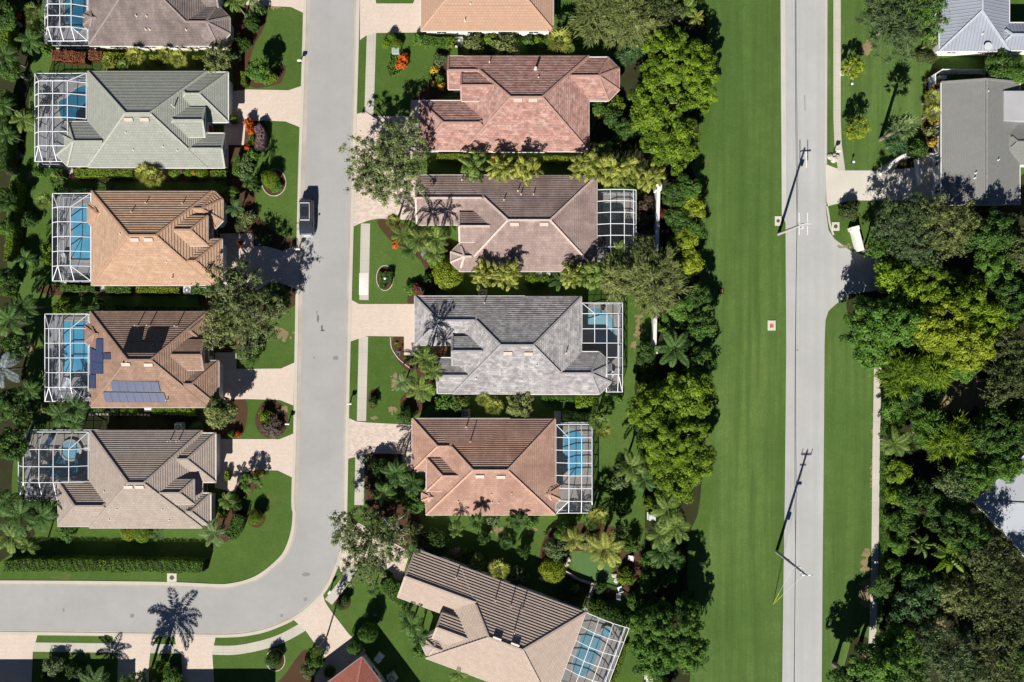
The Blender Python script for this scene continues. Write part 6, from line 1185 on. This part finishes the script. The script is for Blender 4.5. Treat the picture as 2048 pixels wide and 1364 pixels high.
# boulders
def boulder(px, py, r, label, seed, mat='stone'):
    rr = random.Random(seed); p = at(px, py); bm = bmesh.new(); bmesh.ops.create_icosphere(bm, subdivisions=2, radius=r)
    for v in bm.verts: v.co *= rr.uniform(.82, 1.12); v.co.z *= .6
    me = bpy.data.meshes.new('boulder'); bm.to_mesh(me); bm.free(); me.materials.append(M[mat]); o = link(bpy.data.objects.new('boulder', me)); o.location = (p.x, p.y, r*.3); tag(o, label, 'rock', 'limestone boulders')
for k, (x, y, r, l) in enumerate([(1660, 314, .42, 'pale boulder nearest the road in the cluster by the footpath'), (1667, 319, .5, 'largest pale boulder by the footpath'), (1673, 314, .38, 'pale boulder touching the footpath'), (1668, 311, .3, 'small pale boulder at the top of the cluster'), (1667, 322, .28, 'small pale boulder at the bottom of the cluster'),
    (1133, 1128, .35, 'pale rock at the left rim of the putting green'), (1137, 1118, .35, 'pale rock above it on the rim of the putting green'), (1180, 1083, .3, 'pale rock behind the putting green'), (1228, 1150, .35, 'pale rock at the right rim of the putting green'), (1233, 1160, .4, 'large pale rock at the lower right rim of the putting green')]):
    if r: boulder(x, y, r, l, k)
# bed edgings
for pts in ([(781, 674), (783, 695), (795, 715), (808, 727), (822, 738)],): ribbon('bed_edging', smooth_pts(pts, False), 1.6, 0.05, M['stone'], thick=.05)
for c in ((770, 556, 17, 25), (548, 365, 24, 27), (551, 1320, 19, 22)): ribbon('bed_edging', [(c[0]+c[2]*math.cos(a*math.pi/12), c[1]+c[3]*math.sin(a*math.pi/12)) for a in range(25)], 1.4, 0.05, M['stone'], thick=.05)
# stepping stones
proto = None
for k in range(18):
    x = 180 + k*6.9; y = 828.3 + (0.4*(k-13) if k > 13 else 0) + (k % 2)*.4
    if proto is None: b = MB(); b.box((0, 0, .02), (.27, .27, .05)); proto = b.build('stepping_stone', M['concrete']); o = proto
    else: o = link(proto.copy())
    p = at(x, y); o.location = (p.x, p.y, .01); o.rotation_euler = (0, 0, .1*math.sin(k*3)); tag(o, 'small square stepping stone in the row between the brown and taupe houses', 'paving stone', 'stepping stones below the solar panelled house')
# white garden wall with piers
t = thing('garden_wall', 'long straight white wall between the back gardens and the field', 'wall', (*at(1311, 540)[:2], 0)); b = MB()
a_, c_ = at(1317, 375, 2), at(1309, 700, 2); b.beam((a_.x, a_.y, 1.0), (c_.x, c_.y, 1.0), .34, 2.0); part(b, 'panel', M['wall_w'], t); b = MB(); b.beam((a_.x, a_.y, 2.04), (c_.x, c_.y, 2.04), .44, .1); part(b, 'coping', M['trim'], t)
for q in (a_, c_): b = MB(); b.box((q.x, q.y, 1.1), (.7, .75, 2.2)); b.box((q.x, q.y, 2.25), (.85, .9, .12), taper=.9); part(b, 'pier', M['wall_w'], t)
# entrance wall and curved wall, fence
t = thing('entrance_wall', 'slanted white wall beside the side road mouth', 'wall', (*at(1717, 480)[:2], 0)); b = MB(); a_, c_ = at(1711, 458, 1.2), at(1722, 502, 1.2); b.beam((a_.x, a_.y, .6), (c_.x, c_.y, .6), .55, 1.2); part(b, 'panel', M['wall_w'], t)
b = MB(); b.beam((a_.x, a_.y, 1.24), (c_.x, c_.y, 1.24), .85, .1); part(b, 'coping', M['trim'], t); b = MB(); b.box((a_.x, a_.y+.1, .65), (1.0, .5, 1.3), rz=.25); part(b, 'pier', M['wall_w'], t)
t = thing('garden_wall', 'curved white wall hugging the concrete drive', 'wall', (*at(1830, 315)[:2], 0)); b = MB(); L = smooth_pts([(1768, 345), (1785, 327), (1805, 313), (1828, 308), (1853, 309), (1880, 311)], False, 4); L = [at(x, y, 1) for x, y in L]
for u, v in zip(L, L[1:]): b.beam((u.x, u.y, .5), (v.x, v.y, .5), .3, 1.0)
part(b, 'panel', M['wall_w'], t); b = MB()
for u, v in zip(L, L[1:]): b.beam((u.x, u.y, 1.03), (v.x, v.y, 1.03), .42, .07)
part(b, 'coping', M['trim'], t); u, v = at(1836, 316, 1), at(1843, 368, 1); b = MB(); b.beam((u.x, u.y, .5), (v.x, v.y, .5), .25, 1.0); part(b, 'wing', M['wall_w'], t)
sheet('garden_bed', [(1786, 338), (1800, 322), (1822, 315), (1836, 318), (1838, 333), (1810, 338)], .033, M['soil'])
t = thing('garden_fence', 'white panel fence between the metal roofed and shingle roofed houses', 'fence', (*at(1930, 145)[:2], 0)); P = [at(x, y, 1.7) for x, y in ((1871, 168), (1871, 148), (1885, 139), (1908, 139), (1932, 139), (1956, 139), (1980, 140), (1998, 141))]
for u, v in zip(P, P[1:]): b = MB(); b.beam((u.x, u.y, .85), (v.x, v.y, .85), .05, 1.6); b.beam((u.x, u.y, 1.68), (v.x, v.y, 1.68), .1, .08); part(b, 'panel', M['chair'], t)
for u in P: b = MB(); b.box((u.x, u.y, .9), (.13, .13, 1.8)); part(b, 'post', M['chair'], t)
box_thing('garbage_bin', 'grey bin behind the white panel fence', 'bin', 1886, 154, .9, .45, .9, 'acgrey')
# low wall of the dark bed behind the askew house
t = thing('low_wall', 'low pale wall round the dark bed behind the askew house', 'wall', (*at(1160, 1170)[:2], 0)); b = MB(); L = [at(x, y, .4) for x, y in ((1132, 1143), (1160, 1160), (1186, 1168), (1177, 1195), (1168, 1220))]
for u, v in zip(L, L[1:]): b.beam((u.x, u.y, .2), (v.x, v.y, .2), .18, .4)
part(b, 'curb', M['coping'], t)
# patio furniture
def patio_chair(px, py, label, mat='chair', rz=0, group='white chairs by the putting green'):
    p = at(px, py, .4); t = thing('patio_chair', label, 'chair', (p.x, p.y, 0), group, rz); c, s_ = math.cos(rz), math.sin(rz); W = lambda x, y: (p.x+x*c-y*s_, p.y+x*s_+y*c)
    b = MB(); b.box((*W(0, 0), .42), (.6, .6, .07), rz=rz); part(b, 'seat', M[mat], t); b = MB(); b.beam((*W(-.3, -.32), .62), (*W(.3, -.32), .62), .06, .5); part(b, 'backrest', M[mat], t)
    for x in (-.26, .26):
        for y in (-.26, .26): b = MB(); b.box((*W(x, y), .2), (.05, .05, .4)); part(b, 'leg', M[mat], t)
patio_chair(1240, 1178, 'white chair right of the putting green, upper of the pair', rz=.3); patio_chair(1237, 1192, 'white chair right of the putting green, lower of the pair', rz=-.2); patio_chair(1261, 1116, 'white chair under the large pale feather palm', rz=1.4)
def lounger(px, py, label, rz, mat='pv'):
    p = at(px, py, .4); t = thing('sun_lounger', label, 'sun lounger', (p.x, p.y, 0), 'pool loungers', rz); c, s_ = math.cos(rz), math.sin(rz); W = lambda x, y: (p.x+x*c-y*s_, p.y+x*s_+y*c)
    b = MB(); b.box((*W(-.3, 0), .35), (1.1, .6, .08), rz=rz); part(b, 'seat', M[mat], t); b = MB(); b.beam((*W(.25, 0), .37), (*W(.75, 0), .75), .6, .07); part(b, 'backrest', M[mat], t)
    for x in (-.75, .2):
        for y in (-.25, .25): b = MB(); b.box((*W(x, y), .16), (.05, .05, .32)); part(b, 'leg', M['steel'], t)
M['bluefab'] = mat_plain('blue chair fabric', (.03, .07, .16), .8, .1)
lounger(98, 881, 'blue lounger beside the round spa of the taupe house', 1.0, 'bluefab'); lounger(134, 766, 'pale lounger at the lower end of the bright blue pool', 1.0, 'chair'); lounger(128, 518, 'grey lounger beside the long blue pool', 1.5, 'acgrey')
def table(px, py, label, r=.55, mat='chair', group=None):
    p = at(px, py, .7); t = thing('patio_table', label, 'table', (p.x, p.y, 0), group); b = MB(); b.cyl((p.x, p.y, .68), r, .05, 18); part(b, 'tabletop', M[mat], t); b = MB(); b.cyl((p.x, p.y, 0), .05, .68, 8); b.cyl((p.x, p.y, 0), .25, .04, 12); part(b, 'pedestal', M[mat], t)
table(162, 772, 'white table at the lower end of the bright blue pool'); table(1220, 748, 'pale table inside the narrow part of the mottled grey house cage'); table(60, 982, 'dark table under the lower left of the taupe house cage', .6, 'acgrey')
patio_chair(154, 776, 'blue chair left of the white pool table', 'bluefab', 1.5, 'blue chairs at the pool table'); patio_chair(170, 766, 'blue chair right of the white pool table', 'bluefab', -1.5, 'blue chairs at the pool table')
# terracotta pots etc. in the corner bed
def pot(px, py, r, label, mat, h=.35):
    p = at(px, py, h); t = thing('plant_pot', label, 'pot', (p.x, p.y, 0), 'pots in the corner bed'); b = MB(); b.cyl((p.x, p.y, 0), r*.75, h, 14, r2=r); b.cyl((p.x, p.y, h-.04), r*1.1, .05, 14); part(b, 'bowl', M[mat], t); b = MB(); b.cyl((p.x, p.y, h), r*.85, .02, 14); part(b, 'soil', M['soil'], t)
pot(806, 1068, .24, 'pale pot by the bark path, topmost of three', 'coping'); pot(804, 1077, .22, 'pale pot by the bark path, middle of three', 'coping'); pot(801, 1085, .24, 'pale pot by the bark path, lowest of three', 'coping'); pot(792, 1055, .22, 'red glazed pot in the corner bed', 'red'); pot(795, 1057, .2, 'white pot beside the red glazed one', 'chair'); pot(795, 1075, .33, 'tall dark hollow pot in the corner bed', 'black', .9); pot(849, 1068, .24, 'grey pot in the shade behind the askew house', 'acgrey')
pot(1206, 617, .25, 'terracotta pot in the pale pool cage', 'terracotta')
# utility poles, wires
def obj_pole(base, h, label, kind):
    p = at(*base); t = thing('utility_pole', label, 'utility pole', (p.x, p.y, 0), 'utility poles along the wide road'); b = MB(); b.tube([(p.x, p.y, 0), (p.x, p.y, h*.5), (p.x, p.y, h)], [.2, .165, .12], 12); part(b, 'pole', M['pole'], t)
    ins = []
    if kind == 1:
        b = MB(); b.beam((p.x-.1, p.y, h-.25), (p.x+.9, p.y, h-.25), .11); b.beam((p.x, p.y-.1, h-.1), (p.x-.55, p.y-.1, h-.3), .09); part(b, 'crossarm', M['steel'], t)
        for x in (-.55, .45):
            for s_ in (-1, 1): b = MB(); b.tube([(p.x+x, p.y+s_*.25, h-.2), (p.x+x, p.y+s_*1.3, h-.2)], .055, 6); part(b, 'insulator', M['chair'], t)
            b = MB(); b.beam((p.x+x, p.y-.3, h-.2), (p.x+x, p.y+.3, h-.2), .07); part(b, 'bracket', M['steel'], t)
        b = MB(); b.cyl((p.x+.2, p.y-.3, h-1.6), .16, .55, 12); part(b, 'cutout', M['steel'], t)
    else:
        b = MB(); b.beam((p.x-.65, p.y, h-.35), (p.x+.65, p.y, h-.35), .12); part(b, 'crossarm', M['chair'], t); b = MB(); b.beam((p.x-.4, p.y, h-1.5), (p.x+.4, p.y, h-1.5), .1); part(b, 'crossarm', M['steel'], t)
        for x in (-.62, 0, .62): b = MB(); b.tube([(p.x+x, p.y, h-.3), (p.x+x, p.y, h+.25)], [.06, .04], 6); part(b, 'insulator', M['chair'], t)
        b = MB(); b.cyl((p.x+.28, p.y-.1, h*.33), .14, .7, 12); part(b, 'meter_can', M['steel'], t); b = MB(); b.box((p.x+.2, p.y, h*.68), (.7, .2, .2)); part(b, 'bracket', M['steel'], t)
    return p, t
p1, _ = obj_pole((1557, 468), 9.3, 'leaning looking pole with four white insulators by the upper drain', 1); p2, _ = obj_pole((1553, 1103), 10.9, 'tall pole with three pronged crossarm at the lower field edge', 2)
def wire(label, pts, r=.022):
    p = Vector(pts[0]); b = MB(); 
    for a, c in zip(pts, pts[1:]):
        a, c = Vector(a), Vector(c); n = 14; sag = (c-a).length*.012; L = [a.lerp(c, k/n)-Vector((0, 0, sag*4*(k/n)*(1-k/n))) for k in range(n+1)]; b.tube(L, r, 5)
    o = b.build('power_line', M['wire']); tag(o, label, 'cable', 'cables along the wide road')
wire('low communication cable strung along the wide road', [(p1.x+.2, 70, 6.3), (p1.x+.2, p1.y, 6.3), (p2.x+.2, p2.y, 6.5), (p2.x+.2, -80, 6.3)], .03)
t = thing('guy_wire', 'yellow sheathed guy wires anchored in the field below the tall pole', 'cable', (*at(1546, 1208)[:2], 0)); q = at(1546, 1208)
for z, m_, f in ((6.5, 'wire', .0), (10.2, 'wire', 0)):
    e = Vector((p2.x, p2.y, z)); s0 = Vector((q.x, q.y, .05)); b = MB(); b.tube([s0.lerp(e, .3), e], .012, 4); part(b, 'strand', M['steel'], t); b = MB(); b.tube([s0, s0.lerp(e, .3)], .022, 6); part(b, 'guard', M['yellow'], t)
# ------------------------------------------------------------- parked sport utility car, nose pointing down the photo
M['carpaint'] = mat_plain('black car paint', (.035, .04, .055), .22, .1, 2, spec=.6); M['carpaint'].node_tree.nodes['Principled BSDF'].inputs['Coat Weight'].default_value = .8
M['carglass'] = mat_plain('car glass', (.02, .024, .03), .08, .1, spec=.8); M['chrome'] = mat_plain('chrome trim', (.65, .66, .68), .2, .05, metal=.9); M['rim'] = mat_plain('alloy rim', (.45, .46, .48), .3, .1, metal=.6); M['lamp_glint'] = mat_plain('lamp and chrome glint', (.6, .6, .6), .1, .05); M['taillamp'] = mat_plain('tail lamp', (.3, .01, .01), .2, .05)  # pale lamp colour also serves as painted sun glint on chrome trim
cp = at(614, 437); t = thing('parked_car', 'black sport utility car parked at the left kerb of the street', 'car', (cp.x, cp.y, 0)); X0, Y0 = cp.x+.15, cp.y
def loft(mb, secs):
    """secs: (y, list of (x, z)) rings, joined along y"""
    R_ = [[Vector((X0+x, Y0+y, z)) for x, z in ring] for y, ring in secs]; n = len(R_[0])
    for A, B in zip(R_, R_[1:]):
        for k in range(n): mb.face([A[k], A[(k+1) % n], B[(k+1) % n], B[k]])
    mb.face(R_[0][::-1]); mb.face(R_[-1])
def ring(w, z0, z1, r=.12):
    return [(-w+.06, z0), (w-.06, z0), (w, z0+.12), (w, z1-.28), (w-.04, z1-.08), (w-.2, z1), (0, z1+.02), (-w+.2, z1), (-w+.04, z1-.08), (-w, z1-.28), (-w, z0+.12)]
b = MB(); loft(b, [(-2.42, ring(.66, .42, .72)), (-2.34, ring(.84, .34, .88)), (-2.1, ring(.93, .3, .98)), (-1.5, ring(.96, .3, 1.06)), (-.9, ring(.97, .3, 1.10)), (0, ring(.97, .3, 1.10)), (1.2, ring(.97, .3, 1.10)), (2.1, ring(.95, .32, 1.08)), (2.36, ring(.88, .4, 1.0)), (2.42, ring(.8, .45, .9))]); body = part(b, 'body', M['carpaint'], t, smooth=False)
def cring(w, wt, z0, z1): return [(-w, z0), (w, z0), (w-.02, z0+.1), (wt, z1-.06), (wt-.12, z1), (0, z1+.03), (-wt+.12, z1), (-wt, z1-.06), (-w+.02, z0+.1)]
b = MB(); loft(b, [(-1.15, cring(.86, .84, 1.04, 1.12)), (-.45, cring(.88, .70, 1.06, 1.68)), (.3, cring(.88, .71, 1.06, 1.76)), (1.6, cring(.88, .70, 1.06, 1.74)), (2.05, cring(.85, .66, 1.04, 1.60)), (2.28, cring(.80, .74, 1.0, 1.14))]); part(b, 'greenhouse', M['carglass'], t)
b = MB(); loft(b, [(-.42, [(-.69, 1.70), (.69, 1.70), (.6, 1.75), (0, 1.78), (-.6, 1.75)]), (.3, [(-.70, 1.76), (.70, 1.76), (.6, 1.81), (0, 1.84), (-.6, 1.81)]), (1.6, [(-.69, 1.74), (.69, 1.74), (.6, 1.79), (0, 1.82), (-.6, 1.79)]), (1.95, [(-.66, 1.64), (.66, 1.64), (.56, 1.69), (0, 1.72), (-.56, 1.69)])]); part(b, 'roof', M['carpaint'], t)
for s_ in (-1, 1):
    b = MB(); b.tube([(X0+s_*.63, Y0-.3, 1.84), (X0+s_*.64, Y0+.6, 1.92), (X0+s_*.62, Y0+1.7, 1.86)], .045, 6); part(b, 'roof_rail', M['lamp_glint'], t)  # rails carry the painted glint colour
    b = MB(); b.box((X0+s_*1.06, Y0-.75, 1.12), (.2, .12, .15)); part(b, 'mirror', M['carpaint'], t)
    b = MB(); b.box((X0+s_*.66, Y0-2.3, .76), (.36, .14, .16), rz=s_*.25); part(b, 'headlight', M['lamp_glint'], t); b = MB(); b.box((X0+s_*.8, Y0+2.36, .86), (.16, .12, .3)); part(b, 'tail_light', M['taillamp'], t)
    for y in (-1.45, 1.5):
        w = MB()
        for k in range(20):
            a0, a1 = 2*math.pi*k/20, 2*math.pi*(k+1)/20; f = lambda a, r_, x: (X0+s_*x, Y0+y+r_*math.cos(a), .36+r_*math.sin(a))
            w.face([f(a0, .36, .98), f(a1, .36, .98), f(a1, .36, .74), f(a0, .36, .74)]); w.face([f(a0, .36, .98), f(a1, .36, .98), f(a1, .22, 1.0), f(a0, .22, 1.0)])
        wh = part(w, 'wheel', M['tyre'], t); w = MB()
        for k in range(5): a0 = 2*math.pi*k/5; w.beam((X0+s_*.99, Y0+y, .36), (X0+s_*.99, Y0+y+.22*math.cos(a0), .36+.22*math.sin(a0)), .05, .04)
        part(w, 'rim', M['rim'], wh)
    b = MB(); b.beam((X0+s_*.99, Y0-1.0, .55), (X0+s_*.99, Y0+1.1, .55), .03, .06); part(b, 'side_trim', M['chrome'], t)
b = MB(); b.box((X0, Y0-2.4, .72), (.9, .06, .22)); part(b, 'grille', M['chrome'], t); b = MB(); b.box((X0, Y0-2.44, .42), (1.5, .12, .16)); b.box((X0, Y0-2.3, .96), (1.2, .06, .03)); part(b, 'bumper', M['lamp_glint'], t)
b = MB(); b.box((X0, Y0+2.45, .5), (1.6, .14, .18)); part(b, 'bumper', M['chrome'], t); b = MB(); b.box((X0, Y0+2.0, 1.76), (1.3, .28, .05)); part(b, 'spoiler', M['carpaint'], t); b = MB(); b.box((X0, Y0+1.72, 1.85), (1.2, .1, .05)); b.box((X0, Y0+2.2, 1.5), (1.3, .08, .06)); b.box((X0, Y0+2.44, 1.0), (1.3, .08, .06)); part(b, 'rear_trim', M['lamp_glint'], t); b = MB(); b.box((X0, Y0-.46, 1.76), (1.25, .12, .05)); part(b, 'windscreen_trim', M['lamp_glint'], t)  # rear and windscreen trim coloured pale, standing in for glinting chrome
b = MB(); b.box((X0, Y0+.6, 1.845), (.85, 1.1, .02)); part(b, 'sunroof', M['carglass'], t)
